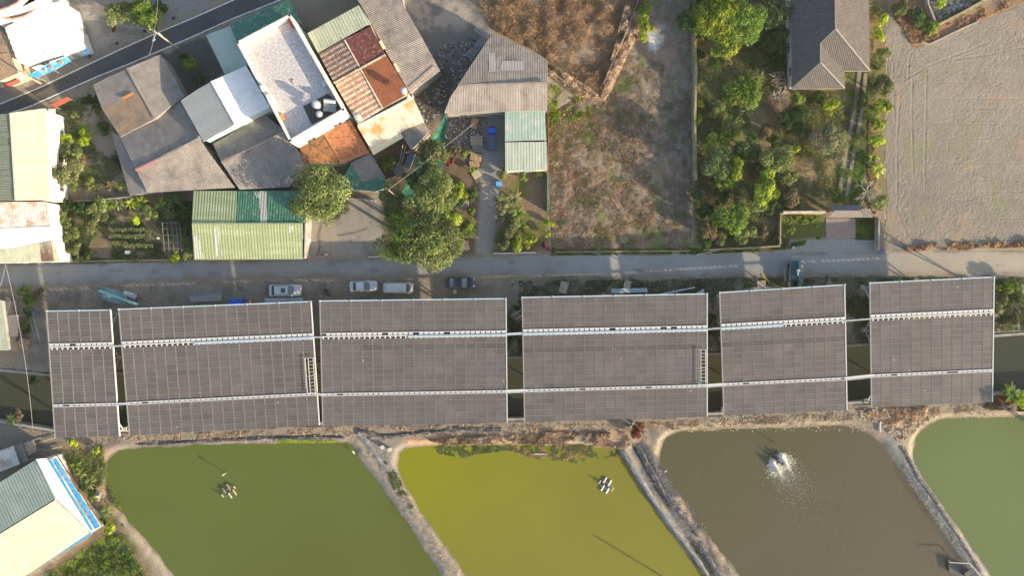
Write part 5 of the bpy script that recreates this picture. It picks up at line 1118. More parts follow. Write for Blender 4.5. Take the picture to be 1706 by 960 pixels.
for k, (x, y, l, w, a) in enumerate(((.2, -1.4, 2.9, .5, -.12), (.1, 1.35, 2.3, .35, .08), (-1.7, .75, 1.3, .55, .05), (-1.5, -.15, 1.1, .5, -.6))):
    b = MB(); b.box((x, y, .3 if k < 2 else .7), (l, w, .1), a); b.build('timber_board', M_PLY, t)
for x in (-1.3, 1.6):
    for s_ in (-1, 1): b = MB(); b.tube((x, s_ * .5, .38), (x, s_ * .75, .38), .38, 14); b.build('wheel', M_RUBBER, t)
p = P(1295, 474, 0); t = thing('orange_hose', 'curved orange yellow strap lying on the ground left of the teal crane carrier', 'strap', p)
b = MB(); pts = [Vector((-2.6, 1.6, .06)), Vector((-1.2, .2, .06)), Vector((.4, -.5, .06)), Vector((2.2, -.7, .08))]
for i in range(3): b.bar(pts[i], pts[i + 1], .35, .06)
b.build('strap', mat('strap_yellow', (.45, .30, .06), .8), t)
# teal hull with long beam
p = P(190, 494, .8); t = thing('steel_hopper', 'teal rimmed grey boat shaped hopper with a long teal beam beside the first canopy', 'hopper', (p.x, p.y, 0), math.radians(-20))
HG = mat('faded_teal_grey', (.33, .40, .37), .7, var=.15, dirt=(.40, .2, .16), dscale=1.2, dlo=.56, dhi=.66)
o_ = [(-2.3, .2), (-1.9, .95), (-.2, 1.15), (1.5, .8), (1.9, 0), (1.5, -.8), (-.2, -1.1), (-1.9, -.8), (-2.3, -.3)]
b = MB(); b.prism([(x, y, .75) for x, y in o_], .6); b.build('hull', HG, t)
b = MB()
for i in range(len(o_)): a, c = o_[i], o_[(i + 1) % len(o_)]; b.bar((a[0], a[1], .85), (c[0], c[1], .85), .09, .22)
b.build('rim', M_TEAL, t)
b = MB(); b.bar((-2.4, .15, 1.15), (4.4, .15, 1.25), .38, .28); b.build('beam', mat('light_teal', (.28, .58, .56), .5), t)
b = MB(); b.box((2.1, 1.1, .3), (2.1, .8, .5), 0); b.build('crate_frame', M_STEEL, t)
# stacks of steel beams, each bar its own part
def beam_stack(label, px, py, L, n, rz, m, w=.16, spread=.22, lay=2):
    p = P(px, py); t = thing('beam_stack', label, 'steel beams', p, math.radians(rz), 'steel lengths lying along the road')
    for i in range(n):
        b = MB(); y = (i // lay - (n // lay - 1) / 2) * spread; z = .12 + (i % lay) * w * 1.05; dx = rb.uniform(-.12, .12)
        b.bar((-L / 2 + dx, y + rb.uniform(-.03, .03), z), (L / 2 + dx, y + rb.uniform(-.05, .05), z), w, w); b.build('beam', m, t)
M_BEAM = mat('dull_steel_beam', (.40, .42, .41), .6, metal=.2, objvar=.25); M_BEAMB = mat('bluish_steel_beam', (.56, .64, .70), .5, objvar=.12)
beam_stack('stack of dull grey steel beams between the teal hopper and the blue truck', 344, 496, 5.2, 12, 3, M_BEAM, .17, .23)
beam_stack('stack of bluish steel beams directly below the white estate car', 474, 501, 6.2, 8, 1, M_BEAMB, .17, .22)
beam_stack('pale crossed steel beams above the fourth canopy beside the sheet of plywood', 1048, 484, 5.9, 6, 2, M_BEAMB, .16, .25)
beam_stack('single long pale steel length lying above the right half of the fourth canopy', 1128, 485, 5.9, 1, 11, M_BEAMB, .2, .2, 1)
beam_stack('short pale steel beam near the upper right corner of the fourth canopy', 1163, 490, 2.2, 2, 30, M_BEAMB, .2, .3, 1)
beam_stack('thin steel lengths just above the fifth canopy, left of the crane truck', 1268, 480, 6.0, 2, 4, M_BEAM, .12, .2, 1)
beam_stack('two pale bars sticking out at the left edge of the fourth canopy', 864, 524, 1.7, 2, 32, M_BEAMB, .12, .9, 1)
p = P(60, 552); t = thing('concrete_pipes', 'two long pale concrete posts lying side by side left of the first canopy', 'concrete posts', p, math.radians(-75))
for s_ in (-.28, .28): b = MB(); b.bar((-2.2, s_, .15), (2.1 + s_, s_ * .9, .15), .34, .28); b.build('post', M_CONC, t)
def sheet_on_ground(name, label, cat, px, py, w, h, rz, m, z=.12, th=.05, group=None):
    p = P(px, py); b = MB(); b.box((0, 0, z), (w, h, th)); b.box((.06, .05, z - .06), (w * .96, h * .97, th * .8)); o = b.build(name, m); o.location = p; o.rotation_euler = (0, 0, math.radians(rz)); return tag(o, label, cat, group)
sheet_on_ground('plywood_sheet', 'tan plywood sheet on the verge above the left part of the fourth canopy', 'plywood', 939, 479, 1.3, 1.9, -14, M_PLY)
sheet_on_ground('plywood_sheet', 'tan plywood sheet next to the crossed pale beams', 'plywood', 1045, 475, 1.1, 1.5, -14, M_PLY)
sheet_on_ground('plywood_sheet', 'tan plywood sheet on the verge above the fifth canopy', 'plywood', 1268, 474, 1.4, 1.3, 5, M_PLY)
sheet_on_ground('cardboard', 'flattened square cardboard between the estate car and the saloon', 'cardboard', 563, 487, 1.4, 1.1, 20, mat('cardboard', (.26, .22, .14), .9))
sheet_on_ground('cardboard', 'pinkish board on the corner between the crop row garden tree and driveway', 'board', 774, 410, 1.4, 1.6, 15, mat('pink_board', (.5, .33, .26), .9))
sheet_on_ground('white_pipe', 'straight white pipe lying at the edge of the stubble ground', 'pipe', 1019, 137, .25, 2.9, -22, M_WHITE, .15, .2)
sheet_on_ground('float_sheet', 'broken white foam sheet on the reed bank of the yellow green pond', 'foam sheet', 799, 735, 1.5, .8, 12, M_WHITE, .2, .1)
sheet_on_ground('white_box', 'small white box at the end of the crop rows', 'box', 214, 421, .7, .5, 0, M_WHITE, .25, .4)
sheet_on_ground('water_trough', 'dark grey square trough beside the bright green bush', 'trough', 664, 283, 1.7, 1.9, 35, mat('trough_grey', (.20, .19, .19), .6), .4, .5)
sheet_on_ground('tub', 'oval tub full of blue scraps leaning by the brown sheet roof', 'tub', 683, 268, 1.0, 2.6, -20, mat('scrap_blue', (.13, .18, .24), .6, var=.5, scale=9), .4, .5)
sheet_on_ground('grey_slab', 'grey concrete lid among the bushes left of the driveway', 'slab', 771, 342, 2.0, 1.5, 0, W_GREY, .3, .2)
sheet_on_ground('dark_slab', 'pale flat sheet beside the crates at the head of the driveway', 'sheet', 794, 291, 1.4, 1.2, 35, M_PLY, .15, .1)
sheet_on_ground('cardboard', 'brown cardboard standing upper left of the small blue truck', 'cardboard', 790, 206, 1.1, 1.8, -18, mat('cardboard_b', (.36, .25, .15), .9), .35, .3)
sheet_on_ground('tub', 'light blue basin by the wall of the grey warehouse', 'basin', 795, 189, .9, .4, 0, M_SKYB, .5, .3)
sheet_on_ground('storage_bin', 'grey blue bin on the right edge of the driveway beside the long leaved plants', 'bin', 831, 307, .9, .7, 0, M_SKYB, .4, .7)
# crates and pallets
def pallet(label, px, py, w, d, rz, layers, group, z0=0.0, cat='crate', m=None, name='slatted_crate'):
    p = P(px, py, .5); t = thing(name, label, cat, (p.x, p.y, z0), math.radians(rz), group)
    for L_ in range(layers):
        z = .12 + L_ * .3; n = max(3, int(w / .24))
        for i in range(n): b = MB(); b.box((-w / 2 + w * (i + .5) / n, 0, z + .1), (w / n * .68, d, .04)); b.build('slat', m or M_WOOD, t)
        b = MB()
        for y in (-d / 2 + .06, 0, d / 2 - .06): b.box((0, y, z), (w, .1, .14))
        b.build('bearer', m or M_WOOD, t)
M_CRATE = mat('tan_plastic_crate', (.42, .34, .26), .8, objvar=.1)
pallet('tan crate stack between the scrap heap and the small blue truck', 794, 234, 2.0, 1.5, 0, 2, 'crates stacked in the yard', m=M_CRATE)
pallet('grey crate directly below the tan crate stack', 796, 247, 1.8, 1.2, 0, 2, 'crates stacked in the yard', m=mat('grey_crate', (.22, .23, .23), .8, objvar=.1))
pallet('upper orange brown pallet below the grey crate', 793, 261, 1.9, 1.2, -12, 2, 'pallets by the driveway', cat='pallet', name='pallet')
pallet('lower orange brown pallet beside the red flowers, nearest the driveway', 790, 272, 1.7, 1.0, 8, 1, 'pallets by the driveway', cat='pallet', name='pallet')
pallet('square wooden pallet stack at the foot of the pale green shed', 27, 577, 1.3, 1.7, 0, 3, 'wooden pallets by the canal', cat='pallet', name='pallet')
pallet('tilted wooden pallet leaning on the square stack beside the canal', 40, 573, 1.4, 1.7, -14, 3, 'wooden pallets by the canal', cat='pallet', name='pallet')
for i, (x, y, w, c, lb) in enumerate(((4,510,.5,M_WOOD,'upright board bundle at the left edge, nearest the shed roof'),(13,508,.6,R_RUSTW,'rusty white sheet bundle above the grey board roof'),(22,512,.7,M_CRATE,'brown bundle nearest the green shrubs, above the grey board roof'))):
    p = P(x, y, .6); b = MB()
    for k in range(5): b.bar((-w / 2 + w * k / 4, -1.0 + rb.uniform(-.3, .3), .3 + .1 * (k % 2)), (-w / 2 + w * k / 4 + rb.uniform(-.1, .1), 1.0 + rb.uniform(-.3, .3), .5 + .1 * (k % 2)), w / 4.5, .12)
    o = b.build('board_bundle', c); o.location = (p.x, p.y, 0); tag(o, lb, 'boards', kind=None)
    o['kind'] = 'stuff'
# scooters, buckets, birds
p = P(55, 522); t = thing('scrap_heap', 'crumpled blue plastic scrap at the top of the two pale concrete posts', 'scrap', p)
for k in range(5): b = MB(); b.box((rb.uniform(-.4, .4), rb.uniform(-.4, .4), .15 + .1 * k), (rb.uniform(.4, .8), rb.uniform(.3, .6), .08), rb.uniform(0, 3), 0, rb.uniform(-.4, .4)); b.build('scrap_piece', mat('faded_blue_plastic', (.14, .22, .42), .6, objvar=.3), t)
def scooter(label, px, py, rz, m):
    p = P(px, py, .5); t = thing('scooter', label, 'scooter', (p.x, p.y, 0), math.radians(rz), 'scooters')
    for x in (-.6, .6): b = MB(); b.tube((x, -.05, .24), (x, .05, .24), .24, 14); b.build('wheel', M_RUBBER, t)
    b = loft([ring(x, w, z0, z1, .05) for x, w, z0, z1 in ((-.75, .2, .45, .6), (-.5, .34, .35, .72), (-.1, .3, .3, .7), (.1, .34, .22, .34), (.4, .34, .22, .4), (.5, .36, .3, .95), (.62, .3, .35, .9))]); b.build('body', m, t)
    b = MB(); b.box((-.3, 0, .76), (.65, .26, .1), bev=.05); b.build('seat', M_DARK, t)
    b = MB(); b.tube((.45, -.33, 1.0), (.45, .33, 1.0), .025); b.tube((.58, 0, .3), (.45, 0, 1.0), .03); b.build('handlebar', M_DARK, t)
    b = MB(); b.tube((.62, 0, .8), (.68, 0, .8), .09, 10); b.build('headlight', M_WHITE, t)
    for s_ in (-1, 1): b = MB(); b.box((.42, s_ * .32, 1.12), (.03, .12, .08)); b.build('mirror', M_DARK, t)
scooter('dark scooter standing right of the teal crane carrier', 1377, 467, 70, M_DARK)
scooter('white and grey scooter at the road edge below the green shed yard', 541, 425, 10, M_WHITE)
scooter('fallen dark scooter between the white estate car and the cardboard', 545, 487, 130, mat('dark_red_paint', (.12, .03, .04), .4))
def bucket(label, px, py, r, h, m, z=0.0, group=None, name='bucket', cat='bucket'):
    p = P(px, py, h); t = thing(name, label, cat, (p.x, p.y, z), 0, group)
    b = MB(); b.tube((0, 0, 0), (0, 0, h), r * .8, 14, r); b.build('bucket_body', m, t); b = MB(); b.tube((0, 0, h - .02), (0, 0, h + .03), r * 1.06, 14); b.build('rim', m, t)
G_ = 'buckets and drums at the dike corner'
bucket('white drum on the dike corner between green and yellow ponds, left one', 637, 746, .32, .6, M_WHITE, group=G_); bucket('white drum on the dike corner between green and yellow ponds, right one', 649, 750, .32, .6, M_WHITE, group=G_)
bucket('blue and white bucket at the top of the dike beside the red brown bush', 1056, 706, .28, .5, mat('pale_blue_plastic', (.35, .5, .7), .5), group='buckets by the red brown bush'); bucket('small white bucket left of the red brown bush', 1051, 712, .2, .35, M_WHITE, group='buckets by the red brown bush')
bucket('white bucket on the ground below the dark blue car', 758, 486, .33, .4, M_WHITE); bucket('tiny white pot on the path between crop rows and trellis', 263, 397, .2, .3, M_WHITE)
bucket('white bucket on the mossy verge by the clipped shrub bed', 1322, 413, .22, .35, M_WHITE)
bucket('blue bucket at the corner of the dark wall beside the road', 1467, 418, .3, .4, M_BLUE)
def egret(label, px, py, rz, onwater=True):
    z = WZ if onwater else 0; p = P(px, py, z + .3); t = thing('egret', label, 'bird', (p.x, p.y, z - .02), math.radians(rz), 'white birds by the ponds')
    b = loft([[(x, w * math.cos(a), z_ + w * .8 * math.sin(a)) for a in [k * math.pi / 4 for k in range(8)]] for x, w, z_ in ((-.34, .02, .36), (-.18, .09, .40), (0, .13, .42), (.15, .10, .44), (.24, .04, .52), (.26, .035, .66), (.32, .045, .74), (.38, .03, .74))]); b.build('bird_body', M_WHITE, t, smooth=True)
    b = MB(); b.tube((.38, 0, .74), (.52, 0, .72), .014, 5, .004); b.build('beak', M_ORANGE, t)
    for s_ in (-.05, .05): b = MB(); b.tube((0, s_, 0), (.02, s_, .34), .012, 5); b.build('leg', M_DARK, t)
egret('white bird at the top right corner of the green pond', 589, 754, 120); egret('white bird at the left shore of the brown pond', 1108, 786, 40)
# aerators
def aerator(label, px, py, rz, fm, running=False):
    p = P(px, py, WZ + .3); t = thing('paddle_aerator', label, 'aerator', (p.x, p.y, WZ), math.radians(rz), 'pond aerators')
    for x0, y0 in ((-.62, -.62), (.62, -.30), (-.62, .30), (.62, .62)):
        b = loft([[(x0 + x, y0 + w * math.cos(a), .1 + .13 * math.sin(a)) for a in [k * math.pi / 4 for k in range(8)]] for x, w in ((-.58, .05), (-.5, .15), (.5, .15), (.58, .05))]); b.build('float', fm, t)
    for x in (-.45, .45): b = MB(); b.bar((x, -.9, .32), (x, .9, .32), .06); b.build('cross_bar', M_STEEL, t)
    b = MB(); b.box((0, 0, .45), (.4, .3, .28), bev=.05); b.build('motor', M_DARK, t)
    b = MB(); b.tube((0, -1.25, .32), (0, 1.25, .32), .03); b.build('shaft', M_DARK, t)
    for y in (-1.2, 1.2):
        b = MB()
        for k in range(8): a = k * math.pi / 4; b.bar((0, y, .32), (.3 * math.cos(a), y, .32 + .3 * math.sin(a)), .12, .025)
        b.build('paddle_wheel', M_DARK if running else fm, t)
    return t
F_TAN = mat('stained_float', (.46, .40, .30), .7, var=.15); F_WH = mat('white_float', (.68, .68, .70), .5)
aerator('tan stained floating aerator at rest in the dark green pond', 381, 820, -55, F_TAN); aerator('white floating aerator at rest in the yellow green pond', 1010, 810, 60, F_WH)
aerator('running aerator throwing two white splashes in the brown pond', 1294, 766, 50, mat('dark_float', (.1, .1, .09), .6), True)
# the splashes: droplet heaps from the two wheels, with white flecks imitating sun glints
M_FOAM_GLINT = mat('foam_and_glint', (.95, .92, .82), .25, var=.03, spec=.6)
sp = np.random.RandomState(5); V_, F_ = [], []
for (cx, cy) in ((1286, 770), (1300, 760)):
    c = P(cx, cy, WZ); n = 5200; r = np.abs(sp.normal(0, .36, n)); a = sp.uniform(0, 6.283, n); ux, uy = .55, -.83
    tl = sp.exponential(.62, n)
    x = c.x + r * np.cos(a) * .7 + ux * tl; y = c.y + r * np.sin(a) * .7 + uy * tl; z = WZ + sp.uniform(0, .8, n) * np.exp(-r * 1.9); s_ = sp.uniform(.04, .12, n) * np.exp(-tl * .25)
    for k in range(n):
        b0 = len(V_); e = s_[k]; V_ += [(x[k] + e, y[k], z[k]), (x[k] - e * .5, y[k] + e * .87, z[k]), (x[k] - e * .5, y[k] - e * .87, z[k]), (x[k], y[k], z[k] + e)]; F_ += [(b0, b0 + 1, b0 + 3), (b0 + 1, b0 + 2, b0 + 3), (b0 + 2, b0, b0 + 3)]
    m = 2400; tl = sp.exponential(3.0, m); w = sp.normal(0, .5 + .16 * tl, m); x = c.x + ux * tl + uy * w * -1; y = c.y + uy * tl + ux * w  # foam trail, with sun glints on the ripples built as white flecks
    for k in range(m):
        if tl[k] > 22: continue
        b0 = len(V_); e = sp.uniform(.006, .03) * (1.6 if tl[k] < 2.5 else 1); V_ += [(x[k] + e * 2, y[k], WZ + .01), (x[k], y[k] + e, WZ + .01), (x[k] - e * 2, y[k], WZ + .01), (x[k], y[k] - e, WZ + .01), (x[k], y[k], WZ + .05)]; F_ += [(b0, b0 + 1, b0 + 4), (b0 + 1, b0 + 2, b0 + 4), (b0 + 2, b0 + 3, b0 + 4), (b0 + 3, b0, b0 + 4)]
b = MB(); b.v = V_; b.f = F_; b.m = [0] * len(F_); tag(b.build('splash_and_glints', M_FOAM_GLINT), 'white spray and drifting foam from the running aerator in the brown pond', 'spray', kind='stuff')
def post(label, px, py, h, r=.06, m=M_STEEL, name='pond_post', cat='post', z=WZ, cap=None):
    p = P(px, py, z + h); t = thing(name, label, cat, (p.x, p.y, z - .5), 0, None); b = MB(); b.tube((0, 0, 0), (0, 0, h + .5), r, 8); b.build('shaft', m, t)
    if cap: b = MB(); b.tube((0, 0, h + .5), (0, 0, h + .72), r * 2.2, 10); b.build('cap', cap, t)
post('thin post with white cap above the tan aerator in the green pond', 372, 792, 1.2, cap=M_WHITE); post('thin dark post above the running aerator in the brown pond', 1290, 738, 1.3, m=M_DARK)
p = P(900, 757, WZ); t = thing('floating_pipe', 'thin white pipe floating among the water plants of the yellow green pond', 'pipe', p, math.radians(-1)); b = MB(); b.bar((-1.1, 0, .08), (1.1, 0, .08), .14, .1); b.build('pipe', M_WHITE, t)
for s_ in (-1.0, 0, 1.0): b = MB(); b.tube((s_, 0, -.4), (s_, 0, .5), .04); b.build('stake', M_STEEL, t)
# jetty at lower right of the brown pond
t = thing('pond_platform', 'small platform with white railing at the bottom edge of the brown pond', 'platform', P(1600, 952, .2)); off = Vector(t.location)
for k in range(7): b = MB(); a = P(1583 + k * 5, 945 + k * 2, .1) - off; b.box(a, (.42, 2.2, .08), .15); b.build('plank', mat('dark_plank', (.12, .12, .115), .9, var=.2), t)
b = MB(); b.bar(P(1582, 938, .9) - off, P(1616, 940, .9) - off, .1); b.bar(P(1616, 940, .9) - off, P(1634, 962, .9) - off, .1); b.bar(P(1582, 938, 0) - off, P(1582, 938, .9) - off, .08); b.bar(P(1616, 940, 0) - off, P(1616, 940, .9) - off, .08); b.build('railing', M_WHITE, t)
b = MB(); b.box(P(1610, 955, .5) - off, (1.2, .8, .7), .6, bev=.1); b.build('pump', M_DARK, t)
# long mast off the right of the pond that throws the thin shadow on the yellow-green water is a power pole below the frame
# utility poles and lines
def pole(label, base, top, arms=True, lamp=None, r=.14, m=None):
    b0 = P(*base); tp = P(*top); t = thing('utility_pole', label, 'utility pole', b0, 0, 'utility poles'); b = MB(); b.tube((0, 0, -.3), tp - b0, r * 1.2, 10, r * .8); b.build('shaft', m or mat('pole_concrete', (.42, .33, .25), .9), t)
    if arms:
        for dz in (.3, .9): b = MB(); b.bar(tp - b0 + Vector((-.8, .35, -dz)), tp - b0 + Vector((.8, -.35, -dz)), .1); b.build('cross_arm', M_STEEL, t)
        for s_ in (-.7, 0, .7): b = MB(); b.tube(tp - b0 + Vector((s_, -s_ * .44, -.25)), tp - b0 + Vector((s_, -s_ * .44, 0)), .07, 8); b.build('insulator', M_WHITE, t)
    if lamp: b = MB(); b.bar(tp - b0 + Vector((0, 0, -.6)), tp - b0 + Vector((*lamp, -.4)), .06); b.box(tp - b0 + Vector((*lamp, -.45)), (.5, .25, .12), .8); b.build('lamp_arm', M_STEEL, t)
    return tp
pt = pole('sunlit concrete utility pole leaning over the asphalt road near the dark gabled roof', (296, 80), (257, 51, 8.0), lamp=(-.3, -1.2))
p2 = pole('utility pole at the left end of the blue awning by the asphalt road', (68, 139), (34, 120, 6.5), arms=False)
p3 = pole('thin pole among the trees beside the green tarpaulin', (680, 345), (647, 316, 8.5), arms=False, r=.07)
def wire(label, a, b_, sag=.5, r=.022):
    m = MB(); a, b_ = Vector(a), Vector(b_); pr = a
    for k in range(1, 13): f = k / 12; q = a.lerp(b_, f) - Vector((0, 0, sag * 4 * f * (1 - f))); m.tube(pr - a, q - a, r, 4, cap=False); pr = q
    o = m.build('overhead_wire', mat('wire', (.35, .33, .32), .6)); o.location = a; tag(o, label, 'wire')
pole('utility pole standing just beyond the lower edge on the dike of the brown pond', (1268, 1062), (1268 + 30, 1062 + 42, 8.0), arms=False, r=.16)
wire('overhead wire running from the sunlit pole to the top edge of the photo', pt, P(262, -40, 8.5)); wire('overhead wire from the sunlit pole towards the corner of the white roof', pt, P(112, 20, 6))
wire('thin service wire from the sunlit pole down to the dark gabled roof', pt, P(248, 92, 5), .3); wire('long thin wire crossing the canal at the left side of the photo', P(9, 440, 7), P(55, 720, 7), .8, .03); wire('second thin wire at the left edge over the village road', P(9, 440, 7), P(-10, 500, 7), .4, .025)
wire('thin wire from the thin pole across the tree tops to the yard', p3, P(790, 205, 4), .5, .03)
# trellis and greenhouse-like frame in the vegetable plot
t = thing('garden_trellis', 'pale pole trellis on the right side of the vegetable plot', 'trellis', P(284, 396)); off = Vector(t.location)
for x in (270, 278, 286, 293, 299): b = MB(); b.tube(P(x, 370, 1.5) - off, P(x + 4, 418, 1.5) - off, .03); b.build('rod', mat('trellis_pole', (.30, .28, .25), .8), t)
for y in (371, 381, 392, 404, 414): b = MB(); b.tube(P(269, y, 1.55) - off, P(301, y, 1.55) - off, .025); b.build('rod', mat('trellis_pole', (.30, .28, .25), .8), t)
for x, y in ((270,371),(299,371),(273,418),(303,418)): b = MB(); b.tube(P(x, y, 0) - off, P(x, y, 1.5) - off, .05); b.build('post', mat('trellis_pole', (.30, .28, .25), .8), t)
# rack and scrap near the warehouse
t = thing('scrap_rack', 'dark steel lattice racks lying in the shade left of the grey warehouse', 'rack', P(790, 62)); off = Vector(t.location)
for (x0, y0, x1, y1, x2, y2) in ((795,43,815,57,790,50),(778,92,800,62,786,98)):
    a, b_, c = P(x0, y0, .5) - off, P(x1, y1, .5) - off, P(x2, y2, .5) - off; e = c - a
    for k in range(5): m = MB(); q = e * (k / 4); m.bar(a + q, b_ + q, .06); m.build('rod', M_STEEL, t)
    for k in range(6): m = MB(); q = a.lerp(b_, k / 5); m.bar(q, q + e, .06); m.build('rod', M_STEEL, t)
t = thing('bamboo_poles', 'bundle of bare bamboo poles leaning below the brown sheet roof', 'poles', P(675, 262)); off = Vector(t.location)
for a in ((672,236,666,270),(677,238,669,272),(682,228,702,243),(676,254,695,250)): m = MB(); m.tube(P(a[0], a[1], 1.5) - off, P(a[2], a[3], .6) - off, .06); m.build('pole', M_PLY, t)
t = thing('loose_timber', 'pale timber lengths lying above the blue frame of the big barn', 'timber', P(75, 740)); off = Vector(t.location)
for a in ((48,744,92,730),(72,752,102,745)): m = MB(); m.bar(P(a[0], a[1], .3) - off, P(a[2], a[3], .3) - off, .16); m.build('length', M_PLY, t)
t = thing('fallen_branch', 'pale fallen branch lying on the low wall by the wooded garden', 'branch', P(1182, 420)); 
m = MB(); m.tube((-2.2, -.5, .4), (2.1, .5, .9), .12, 7, .06); m.build('limb', M_TWIG, t); m = MB(); m.tube((-.4, -.1, .6), (1.2, -.6, .7), .06, 6, .02); m.build('limb', M_TWIG, t)
t = thing('wooden_post', 'white post lying on the dike between the brown and pale green ponds', 'post', P(1465, 711)); m = MB(); m.bar((0, -.9, .2), (.05, .9, .2), .22); m.build('shaft', M_WHITE, t)
t = thing('pier_of_junk', 'brown scrap boards with a white pot on the dike beside the big barn', 'boards', P(163, 824));
for k in range(3): m = MB(); m.bar((-.2 + .25 * k, -1.1, .2 + .1 * k), (.1 + .3 * k, 1.0 - .3 * k, .2 + .1 * k), .35, .06); m.build('board', M_PLY, t)
m = MB(); m.tube((.2, -.3, .3), (.2, -.3, .6), .2, 10); m.build('pot', M_WHITE, t)
# litter: each fleck belongs to the ground litter nobody could count
def litter(name, label, poly, n, s0, s1, cols, zf=.05, seed=1):
    r = np.random.RandomState(seed); pts = GP(poly); xs = [p[0] for p in pts]; ys = [p[1] for p in pts]; q = []
    while len(q) < n:
        x, y = r.uniform(min(xs), max(xs), 500), r.uniform(min(ys), max(ys), 500); ok = inside(x, y, pts); q += list(zip(x[ok], y[ok]))
    V, F, C = [], [], []
    for (x, y) in q[:n]:
        s = r.uniform(s0, s1); a = r.uniform(0, 3.14); c, sn = math.cos(a) * s, math.sin(a) * s; e = r.uniform(.3, 1); h = r.uniform(.02, .15); k = len(V)
        V += [(x + c, y + sn, zf + h), (x - sn * e, y + c * e, zf + h * r.rand()), (x - c, y - sn, zf + h), (x + sn * e, y - c * e, zf + h * r.rand())]; F.append((k, k + 1, k + 2, k + 3)); C += [cols[r.randint(len(cols))]] * 4
    tag(link(name, np_mesh(name, np.array(V), np.array(F), np.array(C), M_GRASS)), label, 'litter', kind='stuff')
litter('scrap_litter', 'grey and dark scrap strewn between the ragged roof and the grey warehouse', [(700,80),(810,60),(762,150),(735,195),(690,215),(700,160),(735,140)], 700, .06, .32, [(.3,.32,.36),(.1,.1,.1),(.2,.19,.17),(.45,.45,.45),(.14,.11,.08)], seed=3)
litter('scrap_litter', 'scattered household scrap in the yard left of the small blue truck', [(745,190),(812,190),(808,250),(780,255),(748,245)], 300, .06, .28, [(.35,.32,.28),(.12,.1,.08),(.5,.5,.5),(.2,.25,.3)], seed=4)
litter('plot_litter', 'broken boards and rubbish filling the walled plot at the top right', [(1548,0),(1600,-40),(1650,-30),(1640,-5),(1565,33)], 900, .1, .5, [(.35,.34,.32),(.14,.12,.09),(.25,.22,.18),(.5,.5,.48),(.2,.25,.1)], seed=5)
litter('dike_litter', 'small debris scattered along the pond dikes', [(90,730),(640,712),(1440,680),(1690,670),(1640,700),(1540,700),(1480,720),(1100,720),(1050,735),(660,735),(100,742)], 2600, .04, .2, [(.42,.37,.3),(.17,.15,.12),(.36,.28,.2),(.5,.48,.44),(.25,.2,.15)], seed=6)
litter('dike_litter', 'pale dead reed pieces at the head of the right dike', [(1430,685),(1540,680),(1545,700),(1500,740),(1465,705),(1440,700)], 1100, .06, .45, [(.6,.5,.38),(.2,.15,.1),(.45,.35,.25)], seed=7)
litter('dike_litter', 'stones and rubble on the narrow dikes between the ponds', [(598,745),(640,745),(690,840),(775,960),(750,965),(680,870)], 1500, .03, .10, [(.44,.41,.36),(.2,.19,.18),(.35,.3,.24)], seed=8)
litter('dike_litter', 'dark rubble in the gully between the yellow green and brown ponds', [(1070,745),(1110,790),(1170,870),(1225,965),(1185,965),(1130,890),(1085,820)], 1400, .04, .13, [(.12,.12,.12),(.3,.28,.26),(.40,.30,.21),(.2,.17,.14)], seed=9)
litter('dike_litter', 'pale rubble on the dike left of the pale green pond', [(1500,750),(1525,790),(1590,890),(1645,965),(1625,965),(1570,885),(1510,800)], 1500, .03, .09, [(.46,.44,.42),(.2,.2,.19),(.36,.32,.3)], seed=10)
litter('verge_litter', 'leaves and scraps on the dirt verge along the village road', [(60,470),(1650,458),(1650,466),(1440,478),(840,490),(60,515)], 1500, .03, .12, [(.4,.36,.3),(.16,.13,.1),(.35,.25,.15),(.5,.48,.45)], seed=11)

def liner(label, line, w, m, seed):
    r = random.Random(seed); pts = [P(*p) for p in line]; c = pts[len(pts) // 2].copy(); b = MB(); vs = []; n = 0
    for i in range(len(pts) - 1):
        for k in range(6):
            f = k / 6; p = pts[i].lerp(pts[i + 1], f); d = (pts[i + 1] - pts[i]).normalized(); s_ = Vector((-d.y, d.x, 0)); ww = w * r.uniform(.7, 1.25)
            for q in range(5): vs.append(p + s_ * ww * (q / 4 - .5) + Vector((0, 0, .10 + r.uniform(0, .16) - abs(q - 2) * .05)) - c)
            n += 1
    b.add(vs, [(i * 5 + k, i * 5 + k + 1, (i + 1) * 5 + k + 1, (i + 1) * 5 + k) for i in range(n - 1) for k in range(4)])
    o = b.build('pond_liner', m, smooth=True); o.location = c; return tag(o, label, 'pond liner')
LN = mat('dark_liner', (.055, .06, .075), .55, var=.2, scale=2, dirt=(.2, .19, .17), dscale=1.2, dlo=.5, dhi=.62)
LG = mat('grey_liner', (.20, .215, .225), .6, var=.15, dirt=(.3, .27, .22), dscale=.9)
liner('dark plastic liner crumpled along the dike between yellow green and brown ponds', [(1062,742),(1082,780),(1104,818),(1130,850),(1152,880),(1164,896)], .8, LN, 1)
liner('dark liner folds further down the same dike, near the bottom edge', [(1165,905),(1180,930),(1200,962),(1215,990)], .9, LN, 2)
liner('grey smooth liner along the right shore of the yellow green pond', [(1040,752),(1058,785),(1088,832),(1122,880),(1156,925),(1185,968),(1200,990)], .75, LG, 3)
liner('black liner strip below the middle canopies, on the bank of the yellow green pond', [(592,716),(640,728),(700,722),(760,716),(850,716)], .7, LN, 4)
liner('dark liner at the corner between green and yellow green ponds', [(597,722),(612,738),(628,760),(645,785)], 1.0, LG, 5)
liner('dark liner along the left shore of the pale green pond dike', [(1503,745),(1530,795),(1560,838),(1600,900),(1640,962)], .6, LN, 6)
liner('dark wet strip along the top bank of the green pond', [(230,742),(330,736),(430,731),(520,728),(585,730)], .55, LN, 7)
